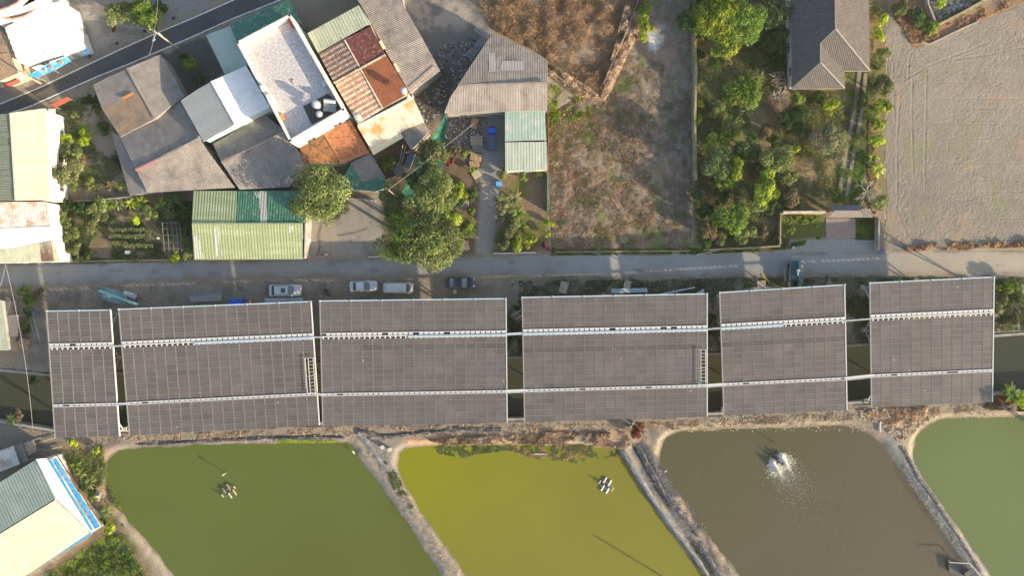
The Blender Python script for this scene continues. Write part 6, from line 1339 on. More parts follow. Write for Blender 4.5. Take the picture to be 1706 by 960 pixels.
# ================================================================ VEGETATION
PAL = {
 'green': [(0.084,0.160,0.033),(0.133,0.228,0.041),(0.196,0.289,0.059),(0.238,0.304,0.059)],
 'dark': [(0.040,0.085,0.028),(0.059,0.121,0.039),(0.085,0.156,0.054),(0.130,0.198,0.062)],
 'yellow': [(0.131,0.213,0.033),(0.236,0.319,0.041),(0.340,0.412,0.049),(0.432,0.487,0.083)],
 'olive': [(0.131,0.183,0.059),(0.209,0.258,0.083),(0.288,0.319,0.117),(0.171,0.228,0.083)],
 'greyg': [(.13,.16,.065),(.19,.215,.085),(.25,.26,.115),(.10,.13,.05)],
 'teal': [(.060,.105,.045),(.085,.145,.060),(.12,.175,.075),(.15,.20,.08)],
 'brown': [(.20,.15,.10),(.27,.20,.13),(.17,.15,.08),(.13,.13,.06)],
 'red': [(0.280,0.090,0.040),(0.200,0.060,0.030),(0.340,0.130,0.060),(0.120,0.050,0.030)],
 'pink': [(.16,.19,.10),(.20,.23,.12),(.24,.24,.14),(.34,.24,.20)],
 'straw': [(.66,.50,.36),(.75,.60,.44),(.50,.37,.26),(.36,.26,.18)],
 'magenta': [(0.450,0.050,0.140),(0.300,0.040,0.100),(0.100,0.120,0.030)],
 'lime': [(0.319,0.435,0.029),(0.464,0.580,0.043),(0.232,0.348,0.029)],
 'dry': [(.42,.275,.165),(.52,.35,.215),(.28,.175,.10),(.60,.43,.28)],
}
def quads(C, N, S, asp, cols, rs, fold=.0):
    """leaf faces: centres C, facing N, half length S"""
    n = len(C); N = N / (np.linalg.norm(N, axis=1, keepdims=True) + 1e-9); T = rs.normal(size=(n, 3)); T -= N * (T * N).sum(1, keepdims=True); T /= np.linalg.norm(T, axis=1, keepdims=True) + 1e-9
    B = np.cross(N, T); S = S[:, None]
    V = np.stack([C + T * S, C + B * S * asp + N * S * fold, C - T * S, C - B * S * asp + N * S * fold], 1).reshape(-1, 3)
    F = np.arange(4 * n).reshape(-1, 4); return V, F, np.repeat(cols, 4, 0)
def crown_mesh(pal, n, size, lobes, seed, fuzz=.10, flat=.62):
    rs = np.random.RandomState(seed); K = lobes
    th = rs.uniform(0, 6.283, K); rr = np.sqrt(rs.uniform(0, 1, K)) * .70; lc = np.stack([rr * np.cos(th), rr * np.sin(th), rs.uniform(-.15, .55, K) * (1 - rr * .7)], 1); lc[0] = (0, 0, .35)
    lr = rs.uniform(.18, .44, K); k = rs.choice(K, n, p=lr ** 2 / (lr ** 2).sum())
    d = rs.normal(size=(n, 3)); d[:, 2] = d[:, 2] * .8 + .35; d /= np.linalg.norm(d, axis=1, keepdims=True)
    rad = lr[k] * (1 + rs.normal(0, fuzz, n)) * np.where(rs.rand(n) < .18, rs.uniform(.4, 1, n), 1)
    C = lc[k] + d * rad[:, None]; C[:, 2] *= flat; N = d + rs.normal(0, .45, (n, 3)) + np.array((0, 0, .35))
    P_ = np.array(PAL[pal]); sub = (fbm(C[:, 0] * 10 + 50, C[:, 1] * 10 + 50, 2.2, 2, seed) * 1.9 - .45); idx = np.clip((sub * len(P_) + rs.normal(0, .7, n)), 0, len(P_) - 1).astype(int)
    lt = rs.uniform(.8, 1.2, K)[k] * rs.uniform(.8, 1.2, n); col = P_[idx] * lt[:, None]
    V, F, Cc = quads(C, N, rs.uniform(.7, 1.3, n) * size, .6, col, rs, .15)
    return np_mesh('crown', V, F, Cc, M_LEAF)
def trunk_mesh(seed, R_, spread=.5):
    r = random.Random(seed); b = MB(); h = .55; b.tube((0, 0, -1.0), (.03, .02, -.2), .07, 8, .05)
    for k in range(6):
        a = k * 1.047 + r.uniform(-.3, .3); e = Vector((math.cos(a) * spread, math.sin(a) * spread, r.uniform(.05, .25))); m = Vector((.03, .02, -.2)).lerp(e, .5) + Vector((0, 0, .06))
        b.tube((.03, .02, -.25), m, .035, 6, .022); b.tube(m, e, .022, 5, .008)
        for q in range(2): f = e + Vector((r.uniform(-.2, .2), r.uniform(-.2, .2), r.uniform(.0, .15))); b.tube(m.lerp(e, .6), f, .012, 4, .004)
    o = b.build('trunk', M_BARK); me = o.data; bpy.data.objects.remove(o); return me
def bare_mesh(seed):
    r = random.Random(seed); b = MB()
    def go(p, d, L, rad, lv):
        q = p + d * L; b.tube(p, q, rad, 4, rad * .6, cap=False)
        if lv == 0: return
        for _ in range(3 if lv > 1 else 4):
            nd = (d + Vector((r.gauss(0, .55), r.gauss(0, .55), r.gauss(.05, .25)))).normalized(); go(p.lerp(q, r.uniform(.45, 1)), nd, L * r.uniform(.55, .8), rad * .55, lv - 1)
    for k in range(9):
        a = k * .698 + r.uniform(-.3, .3); el = r.uniform(.1, .9); go(Vector((0, 0, -.3)), Vector((math.cos(a) * math.cos(el), math.sin(a) * math.cos(el), math.sin(el))), r.uniform(.36, .48), .024, 3)
    o = b.build('branches', M_TWIG); me = o.data; bpy.data.objects.remove(o); return me
def frond_mesh(pal, seed, n=11, arch=.35, w=.10, segs=6):
    """long arching leaves in a rosette (banana, palm, maize)"""
    r = random.Random(seed); rs = np.random.RandomState(seed); V, F, C = [], [], []; P_ = PAL[pal]
    for k in range(n):
        a = k * 2.4 + r.uniform(-.2, .2); L = r.uniform(.75, 1.05); up = r.uniform(.3, .8); c = np.array(P_[r.randrange(len(P_))]) * r.uniform(.85, 1.15); ww = w * r.uniform(.8, 1.2)
        ca, sa = math.cos(a), math.sin(a); pv = None
        for s in range(segs + 1):
            f = s / segs; x = f * L; z = up * f * (1 - f * .9) * 1.6 - arch * f * f * .6; wd = ww * math.sin(math.pi * min(1, f * .92 + .08)) ** .7
            q = [(x * ca - wd * sa, x * sa + wd * ca, z - wd * .25), (x * ca, x * sa, z), (x * ca + wd * sa, x * sa - wd * ca, z - wd * .25)]; b0 = len(V); V += q; C += [c * (1 + .1 * (s % 2))] * 3
            if pv is not None: F += [(pv, pv + 1, b0 + 1, b0), (pv + 1, pv + 2, b0 + 2, b0 + 1)]
            pv = b0
    return np_mesh('leaves', np.array(V), np.array(F), np.array(C), M_LEAF)
CR = {}
def crown(pal, rad):
    sz = 0 if rad < 1.1 else (1 if rad < 2.0 else (2 if rad < 3.2 else 3)); v = R.randrange(2); key = (pal, sz, v)
    if key not in CR:
        n, s, l = [(520, .12, 5), (1900, .072, 9), (4600, .047, 15), (10500, .032, 24)][sz]; CR[key] = crown_mesh(pal, n, s, l, 100 + len(CR) * 7)
    return CR[key]
TR = [trunk_mesh(s, 1) for s in (1, 2, 3)]; BR_ = [bare_mesh(s) for s in (4, 5, 6)]
FR = {}
def plant(px, py, r, pal, label, hh=None, group=None, name=None, cat=None, squash=1.0, flat=None):
    rad = r * .1; big = rad >= 2.0; h = hh or max(.9, rad * (1.5 if big else 1.0)); p = P(px, py, h)
    nm = name or ('tree' if big else 'bush'); ct = cat or ('tree' if big else 'bush')
    t = thing(nm, label, ct, (p.x, p.y, 0), R.uniform(0, 6.28), group)
    sz = rad * (1.22 if big else 1.12)
    if pal == 'bare':
        o = link('branches', R.choice(BR_), t, (0, 0, h * .8)); o.scale = (sz, sz, sz * .9); b = MB(); b.tube((0, 0, 0), (0, 0, h * .5 - sz * .2), .09, 7, .06); b.build('trunk', M_BARK, t); return t
    if pal.startswith('frond'):
        pl = pal.split(':')[1]; key = (pl, R.randrange(3))
        if key not in FR: FR[key] = frond_mesh(pl, 300 + len(FR), 13)
        o = link('leaves', FR[key], t, (0, 0, h * .6)); o.scale = (sz, sz, sz * .8); b = MB(); b.tube((0, 0, 0), (0, 0, h * .6), .12, 7, .08); b.build('stem', M_BARK, t); return t
    c = link('crown', crown(pal, rad), t, (0, 0, h * .72)); c.scale = (sz, sz * squash, max(sz, h * .35))
    k = link('trunk', R.choice(TR), t, (0, 0, h * .72)); k.scale = (sz, sz, max(.3, h * .72))
    return t
GV = 'trees and bushes of the wooded garden'
PL = [
# village, upper left
(195,20,21,'olive','leafy yellow olive bush at the top left, beside the concrete yard'),(233,22,24,'green','green bush at the top of the photo above the drain covers'),(262,12,15,'dark','darker green bush beside the magenta flowers at the top'),
(271,16,7,'magenta','magenta flowering bush at the top edge near the overhead wire'),(190,46,6,'magenta','small magenta flowering bush below the olive one by the road'),
(33,109,6,'yellow','small bush at the lower left corner of the bright white roof'),(315,106,13,'green','upper green bush in the dark yard right of the utility pole'),(330,130,12,'dark','lower green bush in the dark yard beside the small mint house'),(305,95,8,'dark','small dark bush next to the utility pole base'),
(145,166,11,'dark','dark bush beside the narrow red awning'),(165,168,14,'dark','dark green bush against the left corner of the dark gabled house'),(160,185,9,'green','green bush along the side of the dark gabled house'),(170,212,14,'teal','blue green bush beside the narrow lean-to roof'),(125,190,8,'olive','small olive bush in the dirt garden near the cream roof'),
(140,228,13,'lime','bright green low patch in the middle of the dirt garden'),(106,235,14,'yellow','yellow leaved bush beside the upper part of the cream roof'),(112,255,19,'olive','olive bush halfway down the cream roof wall'),(103,290,24,'greyg','large grey green bush at the lower corner of the cream roof'),(130,262,12,'brown','brownish bush in the dirt garden right of the olive one'),(120,312,10,'green','green bush by the low wall at the bottom of the dirt garden'),
(190,262,10,'teal','small blue green bush along the lean-to'),(197,280,11,'greyg','grey green bush near the lower end of the lean-to'),(200,307,9,'yellow','yellow bush at the foot of the lean-to roof'),(178,310,8,'brown','brown dry bush near the low garden wall'),(145,305,12,'olive','olive bush in the lower dirt garden'),
# vegetable plot
(112,345,13,'dark','dark bush at the top left corner of the vegetable plot'),(135,350,15,'dark','dark green bush second from the left at the top of the vegetable plot'),(158,345,16,'olive','olive bush in the upper row of the vegetable plot'),(150,372,18,'greyg','largest grey green shrub left of the crop rows'),(165,357,12,'greyg','grey green shrub above the large one'),(180,338,12,'frond:green','long leaved green plant in the upper row, left one'),(195,340,12,'frond:olive','long leaved plant right of the olive bush'),(215,338,13,'frond:yellow','yellow green long leaved plant near the plot top centre'),(232,336,14,'frond:yellow','yellow green long leaved plant against the garden wall'),(224,365,11,'lime','bright yellow green bush above the crop rows'),(250,355,13,'olive','olive bush between crop rows and trellis'),(265,340,15,'frond:green','green long leaved plant below the long grey house'),(285,332,17,'frond:dark','dark long leaved plant beside the upper left corner of the green shed'),(278,352,14,'olive','olive green bush above the trellis'),(305,350,15,'dark','dark bush against the upper left side of the green shed'),(308,378,15,'dark','dark bush halfway along the left side of the green shed'),(309,400,13,'olive','olive bush at the left side of the green shed near the trellis'),(290,427,11,'yellow','yellow green bush at the roadside left of the green shed'),(310,424,12,'olive','olive bush at the lower left corner of the green shed'),
(104,368,14,'olive','olive bush beside the rust streaked white roof'),(92,358,10,'lime','lime bush touching the rust streaked white roof'),(115,392,14,'olive','olive bush in the lower left of the vegetable plot'),(125,412,14,'greyg','grey green bush near the white side ledge'),(130,432,10,'frond:olive','spiky olive plant at the road edge left of the vegetable plot'),(145,425,8,'dark','small dark bush near the concrete edging'),(108,415,10,'dark','dark bush next to the white ledge corner'),
# big village trees
(526,316,42,'olive','round green tree standing at the right end of the green shed roof',7.5),(552,352,20,'olive','lower lobe tree of the round green tree in the concrete yard',5.5),(489,343,12,'olive','small tree at the upper right corner of the green shed',5),
(645,272,14,'green','bright green bush inside the dark yard below the rust streaked annex'),
(716,262,27,'greyg','grey green tree nearest the green netting',6),(724,318,34,'olive','tall light green tree above the largest tree',8),(705,345,28,'olive','light green tree in the middle of the tree group',8.5),(655,330,24,'olive','light green tree on the left of the big group by the green canopy',6),(652,356,16,'olive','paler tree between the green canopy and the largest tree',6),
(668,392,36,'green','large dark leaved tree at the left half of the roadside group',8),(714,400,45,'olive','largest light green tree overhanging the village road',9),(735,362,25,'yellow','round tree on the right side of the roadside group',7),(700,300,20,'dark','dark tree in the middle under the green netting',4.5),
(768,318,15,'yellow','glossy yellow green bush left of the driveway, upper one'),(785,322,13,'dark','glossy dark bush left of the driveway'),(765,332,11,'dark','glossy dark bush above the grey concrete lid'),(788,350,10,'green','green hedge bush along the left driveway edge'),(780,378,15,'green','green bush beside the driveway, lower left'),(768,388,13,'olive','olive bush between the largest tree and the driveway'),(752,271,8,'magenta','magenta red flowering bush beside the green netting'),(755,252,8,'brown','dry brown bush above the magenta flowers'),
(775,252,10,'olive','olive bush left of the pallets'),(783,283,8,'yellow','small yellow green bush below the pallets'),(838,290,10,'olive','olive bush right of the driveway below the blue bin'),
(838,335,17,'frond:greyg','grey green banana plant, upper left of the clump beside the driveway'),(856,330,16,'frond:greyg','grey green banana plant, upper right of the clump'),(842,358,18,'frond:greyg','grey green banana plant in the centre of the clump'),(862,355,16,'frond:green','green banana plant at the right of the clump'),(850,378,17,'greyg','round grey green bush below the banana plants'),(868,378,13,'frond:green','green banana plant at the lower right of the clump'),(842,405,14,'greyg','grey green bush behind the long white gate rail'),(862,405,14,'yellow','yellow green bush behind the middle of the white gate rail'),(882,402,13,'yellow','yellow green bush at the right end of the white gate rail'),(908,412,8,'magenta','small magenta bush at the lower end of the green fence'),(914,372,9,'lime','upper bright creeper on the green fence'),(914,390,8,'yellow','lower yellow green creeper on the green fence'),
(898,290,9,'olive','olive weeds below the mint shed, right side'),(870,292,10,'olive','olive weeds below the mint shed, left side'),
(1075,18,15,'yellow','bright green hedge bush at the top right of the brush, upper one'),(1078,42,14,'yellow','bright green hedge bush below the upper one, above the ash heap'),(1070,62,7,'lime','small lime bush nearest the ash heap'),
# wooded garden
(1163,22,27,'dark','dark tree at the top left corner of the wooded garden',5),(1200,18,34,'yellow','large yellow green tree at the top of the wooded garden',7),(1240,26,32,'green','big green tree right of the large yellow one',6.5),(1210,66,22,'yellow','yellow green tree below the large yellow tree',4.5),(1172,52,16,'dark','dark bush beside the long mossy wall at the top'),(1272,52,17,'green','round green bush right of the bare tree near the top'),(1290,18,24,'teal','dark blue green tree at the upper left corner of the villa',5),(1297,62,22,'dark','dark tree along the upper left wall of the villa',4),(1298,95,14,'dark','dark bush along the lower left wall of the villa'),
(1247,64,14,'bare','bare twiggy tree between the two green trees at the garden top'),(1192,102,13,'green','green bush near the mossy wall, left of the brown bush'),(1212,100,14,'brown','brown dry bush left of the bare trees'),(1262,126,18,'bare','pale bare tree halfway down the left of the villa'),(1298,128,17,'bare','bare tree just left of the villa corner'),(1303,160,21,'bare','largest pale bare tree below the left corner of the villa'),(1250,178,18,'bare','bare tree below the dark round tree'),(1240,150,28,'green','round green tree lit yellow on its right side, left of the villa',4.5),
(1165,200,9,'lime','lime bush growing against the mossy wall'),(1193,182,14,'olive','olive bush right of the mossy wall'),(1170,175,9,'yellow','yellow bush on the mossy wall above the lime one'),(1328,196,22,'dark','dark round tree below the villa',4),(1330,163,12,'green','green bush at the lower wall of the villa'),(1362,160,13,'dark','dark bush in the villa corner'),(1385,178,14,'yellow','orange yellow bush below the villa'),(1413,123,7,'lime','small lime bush in the inner corner of the villa'),
(1385,222,26,'pink','pink blossoming tree left of the garden track, upper part',4.5),(1392,245,20,'pink','pink blossoming tree left of the garden track, lower part',4),(1362,225,16,'greyg','grey green tree left of the pink blossoms'),
(1185,238,16,'yellow','light green tree at the lower left by the mossy wall'),(1212,232,14,'yellow','yellow lit bush in the left middle of the garden'),(1192,265,24,'teal','large blue green tree by the mossy wall',5),(1232,278,17,'yellow','bright yellow lit crown in the middle left of the garden',5.5),(1250,245,20,'dark','dark tree between the bright crown and brown bushes',4),(1300,262,23,'olive','broad olive tree in the garden centre',4.5),(1328,250,7,'lime','single lime bush right of the olive tree'),(1310,292,18,'olive','olive tree right of the leaning bright tree'),(1282,310,24,'yellow','bright yellow green leaning tree in the lower garden',5.5),(1262,335,18,'olive','olive tree below the leaning bright tree',4),(1240,320,20,'greyg','grey green tree in the lower garden centre',4),(1220,362,25,'green','large green tree near the bottom of the wooded garden',4.5),(1177,385,19,'brown','brownish tree near the low roadside wall'),(1200,402,14,'greyg','pale green bush at the low roadside wall'),(1243,388,17,'olive','olive bush near the bottom centre of the wooded garden'),(1272,388,12,'brown','dry brown bush left of the clipped shrub bed'),(1160,322,14,'teal','blue green bush at the lower part of the mossy wall'),(1176,350,17,'dark','dark bush near the lower end of the mossy wall'),(1200,325,18,'dark','dark tree left of the grey green tree'),(1318,325,19,'brown','brown leaved tree above the pink garden wall'),(1333,338,8,'olive','small olive bush above the pink garden wall'),(1285,345,16,'dark','dark bush left of the brown leaved tree'),(1213,300,18,'green','green tree between the blue green and the bright crown',4),(1270,285,15,'dark','dark gap bush behind the leaning bright tree'),(1355,295,9,'bare','small pale bare shrub on the garden lawn, upper'),(1362,320,11,'olive','thin olive sapling on the garden lawn'),(1386,322,10,'olive','thin olive sapling left of the garden track'),(1225,205,17,'olive','hazy olive bush left of the lower bare tree'),(1275,215,14,'brown','brown bush in the garden middle'),(1290,235,13,'dark','dark bush above the broad olive tree'),(1165,90,10,'dark','dark creeper on the upper mossy wall'),(1163,130,9,'olive','olive creeper on the mossy wall'),
(1180,410,9,'yellow','yellow weed clump on the roadside wall'),(1297,395,10,'greyg','grey green bush at the left end of the clipped shrub bed'),(1310,402,8,'brown','brown bush at the foot of the short wall'),
# hedge between garden and field
(1462,18,12,'greyg','grey green hedge bush at the top beside the villa roof'),(1474,32,10,'lime','lime hedge bush beside the upper villa roof'),(1466,55,12,'yellow','yellow green hedge bush beside the middle of the villa roof'),(1470,92,15,'olive','olive hedge bush near the lower right corner of the villa'),(1462,108,9,'dark','dark hedge bush just below the olive one'),(1468,143,20,'greyg','soft grey green feathery hedge tree'),(1455,185,13,'green','green hedge bush left of the field, upper'),(1470,180,16,'yellow','yellow green hedge bush beside the curved wheel rut'),(1466,205,13,'yellow','yellow lit hedge bush below the curved rut'),(1460,232,14,'yellow','yellow green hedge bush beside the garden track'),(1456,262,14,'frond:green','long leaved hedge plant, upper of the two banana plants'),(1464,282,15,'frond:yellow','yellow long leaved hedge plant, lower of the two'),(1452,318,24,'bare','large bare twiggy shrub at the lower end of the hedge'),(1468,335,13,'olive','olive hedge bush above the brick wall'),(1455,340,11,'pink','pinkish hedge bush beside the tiled gate roof'),
(1505,8,16,'greyg','grey green bush at the top edge left of the walled plot'),(1530,25,16,'dark','dark bush left of the walled plot'),(1552,42,13,'green','green bush at the corner of the walled plot'),(1557,52,8,'yellow','yellow lit bush at the corner of the walled plot'),(1500,28,8,'brown','brown weed clump at the top corner of the field'),(1568,2,9,'lime','lime plant inside the walled plot'),
# around the canopies
(1672,500,16,'greyg','grey green bush right of the last canopy, upper'),(1690,475,15,'green','green bush in the upper right corner beside the road end'),(1700,500,13,'olive','olive bush at the right edge near the road end'),(1690,532,17,'greyg','grey green bush above the right canal end'),(1668,478,7,'lime','lime weed beside the last canopy corner'),(1666,535,10,'olive','olive bush above the canal right of the last canopy'),
(1688,655,18,'frond:green','green fan palm at the right canal bank'),(1672,664,10,'red','reddish bush below the last canopy corner'),(1703,668,13,'lime','lime green bush at the right edge above the pale green pond'),
(1063,718,13,'red','rust red dead bush between the yellow green and brown ponds'),
(15,700,13,'frond:olive','pale spiky palm on the left canal bank'),(30,692,9,'brown','dry brown shrub beside the spiky palm on the left canal bank'),(38,485,11,'green','top green shrub of the line left of the first canopy'),(47,500,12,'green','second green shrub of the line left of the first canopy'),(44,520,10,'dark','third green shrub of the line, beside the blue scrap'),(44,537,10,'green','fourth green shrub of the line left of the first canopy'),(43,553,8,'dark','lowest green shrub of the line left of the first canopy'),(62,490,9,'brown','reddish dry bush beside the top green shrub'),
(55,635,9,'dark','dark bush overhanging the left canal end'),
# by the barn
(120,737,8,'lime','lime bush at the head of the dike above the barn'),(155,752,9,'yellow','yellow bush at the head of the dike near the green pond'),(122,778,13,'frond:green','green spiky plant beside the barn, uppermost'),(132,790,12,'frond:olive','green spiky plant beside the barn, second from top'),(145,806,13,'frond:olive','pale spiky plant beside the barn, third from top'),(135,812,10,'dark','dark plant beside the rusty frame'),(150,832,9,'green','small green plant below the scrap boards'),(172,855,12,'frond:olive','spiky olive plant near the barn corner'),(180,880,11,'yellow','yellow green bush right of the barn corner'),(170,868,9,'dark','dark bush at the barn corner'),
]
for e in PL:
    x, y, r, pal, lab = e[:5]; plant(x, y, r, pal, lab, e[5] if len(e) > 5 else None)
def palm(px, py, h, r, label):
    b0 = P(px, py); t = thing('palm_tree', label, 'palm tree', b0, R.uniform(0, 6)); b = MB()
    for k in range(6): b.tube((.12 * k * .3, 0, h * k / 6), (.12 * (k + 1) * .3, 0, h * (k + 1) / 6), .17 - .01 * k, 9, .16 - .01 * k)
    b.build('trunk', M_BARK, t)
    for z, q in ((0, 1), (.25, .8)): o = link('fronds', frond_mesh('green', 900 + int(z * 4) + int(px), 15, .55, .07), t, (.2, 0, h + z)); o.scale = (r * q, r * q, r * q); o.rotation_euler = (0, 0, z * 3)
palm(1762, 735, 8.0, 3.0, 'taller palm just outside the right edge, shading the corner of the last canopy'); palm(1738, 716, 6.6, 2.3, 'shorter palm just outside the right edge beside the pale green pond')
# clipped round shrubs in the gate bed
for (x, y, r, lb) in ((1318,366,8,'upper left one of the gate bed'),(1333,362,6.5,'yellowish one in the gate bed'),(1337,371,9,'large round one near the middle of the gate bed'),(1316,382,9.5,'largest one at the lower left of the gate bed'),(1349,363,6,'third along the pink garden wall'),(1355,369,5.5,'small one between the two right ones of the gate bed'),(1362,362,5,'far upper right one of the gate bed'),(1364,375,5,'one beside the upper brick drive edge'),(1367,395,5.5,'single one at the bottom beside the brick drive')):
    plant(x, y, r, 'yellow' if 'yellowish' in lb else 'green', 'clipped ball shrub, ' + lb, .9, 'clipped ball shrubs', 'ball_shrub', 'shrub')
# rows of young crops in the vegetable plot
rows = ((382, 181, 249, 14, 'top'), (393, 181, 247, 14, 'middle'), (404, 182, 206, 5, 'short third'), (409, 206, 250, 10, 'bottom'))
for (y, x0, x1, n, nm) in rows:
    for k in range(n):
        plant(x0 + (x1 - x0) * k / (n - 1) + R.uniform(-1, 1), y + R.uniform(-1, 1), R.uniform(4, 5.4), 'frond:greyg', f'pale leafy crop plant in the {nm} row of the vegetable plot', .8, f'crop plants of the {nm} row', 'crop_plant', 'crop plant')
# ---- growth nobody could count
def scatter(name, label, poly, n, size, pal, hgt=.25, seed=1, dens=None, asp=.35, up=.5, z0=0.0, zr=None, cat='ground cover', clump=None):
    rs = np.random.RandomState(seed); pts = GP(poly); xs = [p[0] for p in pts]; ys = [p[1] for p in pts]; out = np.zeros((0, 2))
    while len(out) < n:
        x, y = rs.uniform(min(xs), max(xs), n * 2), rs.uniform(min(ys), max(ys), n * 2); ok = inside(x, y, pts)
        if dens: ok &= (fbm(x + seed, y, dens[0], 4, 500 + seed, .6) + rs.normal(0, .03, len(x))) > dens[1]
        out = np.vstack([out, np.stack([x[ok], y[ok]], 1)])
        if not ok.any(): break
    out = out[:n]; n = len(out); P_ = np.array(PAL[pal]); hz = fbm(out[:, 0], out[:, 1], clump or 1.6, 3, 700 + seed)
    z = z0 + rs.uniform(.02, 1, n) * hgt * np.clip((hz - .3) * 2.6, .25, 1.6)
    C = np.stack([out[:, 0], out[:, 1], z], 1); N = rs.normal(0, 1, (n, 3)) + np.array((0, 0, up)); idx = np.clip((fbm(out[:, 0], out[:, 1], 1.2, 3, 800 + seed) * 2 - .5) * len(P_) + rs.normal(0, .8, n), 0, len(P_) - 1).astype(int)
    V, F, Cc = quads(C, N, rs.uniform(.5, 1.4, n) * size, asp, P_[idx] * rs.uniform(.7, 1.3, (n, 1)), rs, .1)
    return tag(link(name, np_mesh(name, V, F, Cc, M_GRASS if pal in ('dry', 'brown', 'red') else M_LEAF)), label, cat, kind='stuff')
BR1 = [(775,-60),(1085,-60),(1062,10),(1040,60),(1004,160),(990,162),(912,112),(905,92),(822,50),(800,20)]
scatter('dry_brush', 'tangled sunburnt brown brush filling the ground above the warehouse', BR1, 95000, .125, 'dry', .7, 1, (3, .36), .14, .2, cat='brush')
scatter('dry_brush', 'low dull brown brush beneath the sunburnt tangle', BR1, 34000, .12, 'brown', .35, 2, (3, .38), .2, .4, cat='brush')
scatter('dry_brush', 'ridge of tall tan dry grass along the diagonal wall of the brush', [(1000,166),(1048,-20),(1082,-20),(1070,40),(1018,150),(1006,170),(960,160),(905,118),(905,100),(960,135),(985,150)], 26000, .16, 'straw', 1.2, 3, None, .2, .2, cat='brush')
scatter('stubble', 'brown cut stubble covering the open plot', [(914,190),(960,165),(1000,168),(1010,130),(1045,90),(1100,100),(1150,160),(1152,410),(1040,416),(919,419)], 60000, .075, 'brown', .16, 4, (2, .40), .35, .8, cat='stubble')
scatter('stubble', 'orange dry stubble tufts in the left half of the open plot', [(914,190),(960,165),(1000,168),(1060,200),(1090,300),(1090,400),(1040,412),(919,415)], 42000, .08, 'dry', .22, 5, (.9, .48), .3, .5, cat='stubble')
scatter('weeds', 'green weeds sprinkled through the open stubble plot', [(914,150),(960,165),(1100,100),(1150,160),(1152,410),(1040,416),(919,419)], 12000, .09, 'olive', .25, 6, (1.2, .60), .4, .8, cat='weeds')
scatter('weeds', 'green weeds along the wall foot below the brush', [(914,140),(985,160),(1000,185),(960,200),(914,230)], 3000, .13, 'yellow', .3, 7, (2, .5), .4, .8, cat='weeds')
scatter('undergrowth', 'mixed green undergrowth of the wooded garden', [(1160,-40),(1315,-40),(1318,150),(1400,160),(1405,200),(1380,340),(1300,350),(1296,408),(1162,412)], 42000, .12, 'olive', .6, 8, (5, .47), .45, .7, cat='undergrowth', clump=3)
scatter('undergrowth', 'dark green undergrowth in the shady half of the wooded garden', [(1160,-40),(1300,-40),(1300,200),(1296,408),(1162,412)], 16000, .12, 'brown', .7, 9, (4, .50), .45, .7, cat='undergrowth', clump=3)
scatter('dry_grass', 'orange brown dry grass on the garden lawn below the villa', [(1322,155),(1405,150),(1440,120),(1440,180),(1400,330),(1340,345),(1300,300),(1310,200)], 16000, .10, 'brown', .18, 10, (3, .48), .3, .8, cat='dry grass')
scatter('dry_grass', 'orange brown weeds between the villa roof and the hedge', [(1449,0),(1456,0),(1462,340),(1445,340),(1448,130)], 4500, .13, 'dry', .3, 11, (2.5, .46), .35, .7, cat='dry grass')
scatter('lawn', 'short green lawn right of the brick paved drive', [(1425,363),(1462,363),(1462,400),(1425,400)], 7000, .09, 'green', .1, 12, None, .4, 1.4, cat='lawn')
scatter('lawn', 'grass strip along the garden track', [(1410,150),(1448,150),(1438,340),(1392,340)], 14000, .11, 'green', .18, 13, (3, .46), .4, 1.2, cat='lawn')
scatter('dry_grass', 'orange dry grass strip along the lower edge of the ploughed field', [(1505,412),(1560,405),(1640,404),(1720,402),(1720,412),(1600,417),(1510,419)], 7000, .15, 'dry', .5, 14, (2, .42), .3, .4, cat='dry grass')
scatter('dry_grass', 'orange weeds around the walled plot at the top right', [(1485,-20),(1530,-20),(1562,46),(1660,0),(1710,-20),(1706,5),(1600,44),(1540,72),(1518,74),(1492,28)], 9000, .14, 'dry', .4, 15, (2.5, .46), .35, .6, cat='dry grass')
scatter('verge_grass', 'green grass strip along the road in front of the stubble plot', [(918,416),(1160,412),(1160,424),(918,426)], 7000, .11, 'olive', .25, 16, (1.8, .40), .4, .7, cat='grass')
scatter('verge_grass', 'green weeds along the road below the wooded garden', [(1150,414),(1300,408),(1345,400),(1340,408),(1300,418),(1155,424)], 5500, .12, 'green', .3, 17, (1.8, .42), .4, .7, cat='grass')
scatter('verge_grass', 'yellowish weeds along the concrete edging of the vegetable plot', [(140,430),(320,426),(320,435),(120,440)], 4500, .11, 'olive', .3, 18, (1.5, .42), .4, .7, cat='grass')
scatter('verge_grass', 'dull green weeds on the dirt verge above the right canopies', [(845,468),(1450,462),(1650,462),(1656,475),(1440,480),(1200,492),(845,500)], 15000, .12, 'dark', .18, 19, (3, .48), .4, .9, cat='grass')
scatter('gap_grass', 'dark weeds on the ground in the gaps between the right canopies', [(843,500),(872,500),(872,590),(1180,590),(1180,490),(1200,490),(1200,585),(1408,572),(1408,478),(1450,472),(1450,566),(860,592),(845,592)], 12000, .13, 'dark', .25, 20, (3, .47), .4, .9, cat='weeds')
scatter('plot_weeds', 'mixed weeds over the soil of the vegetable plot', [(95,340),(320,335),(320,428),(115,432)], 16000, .11, 'dark', .3, 21, (3, .47), .4, .8, cat='weeds')
scatter('plot_weeds', 'weeds over the dirt garden right of the cream roof', [(92,170),(150,160),(205,232),(215,322),(92,322)], 12000, .12, 'olive', .3, 22, (3, .50), .4, .8, cat='weeds')
scatter('field_crop', 'dense green leafy crop field in the lower left corner', [(65,970),(170,895),(200,890),(245,960),(300,1060),(20,1060)], 34000, .20, 'green', .9, 23, (1.6, .36), .18, .3, cat='crop field', clump=1.2)
scatter('field_crop', 'light leaf tips over the crop field in the lower left corner', [(70,965),(170,897),(205,890),(245,955),(290,1050),(30,1050)], 9000, .22, 'olive', 1.2, 24, (1.6, .45), .16, .2, cat='crop field', clump=1.2)
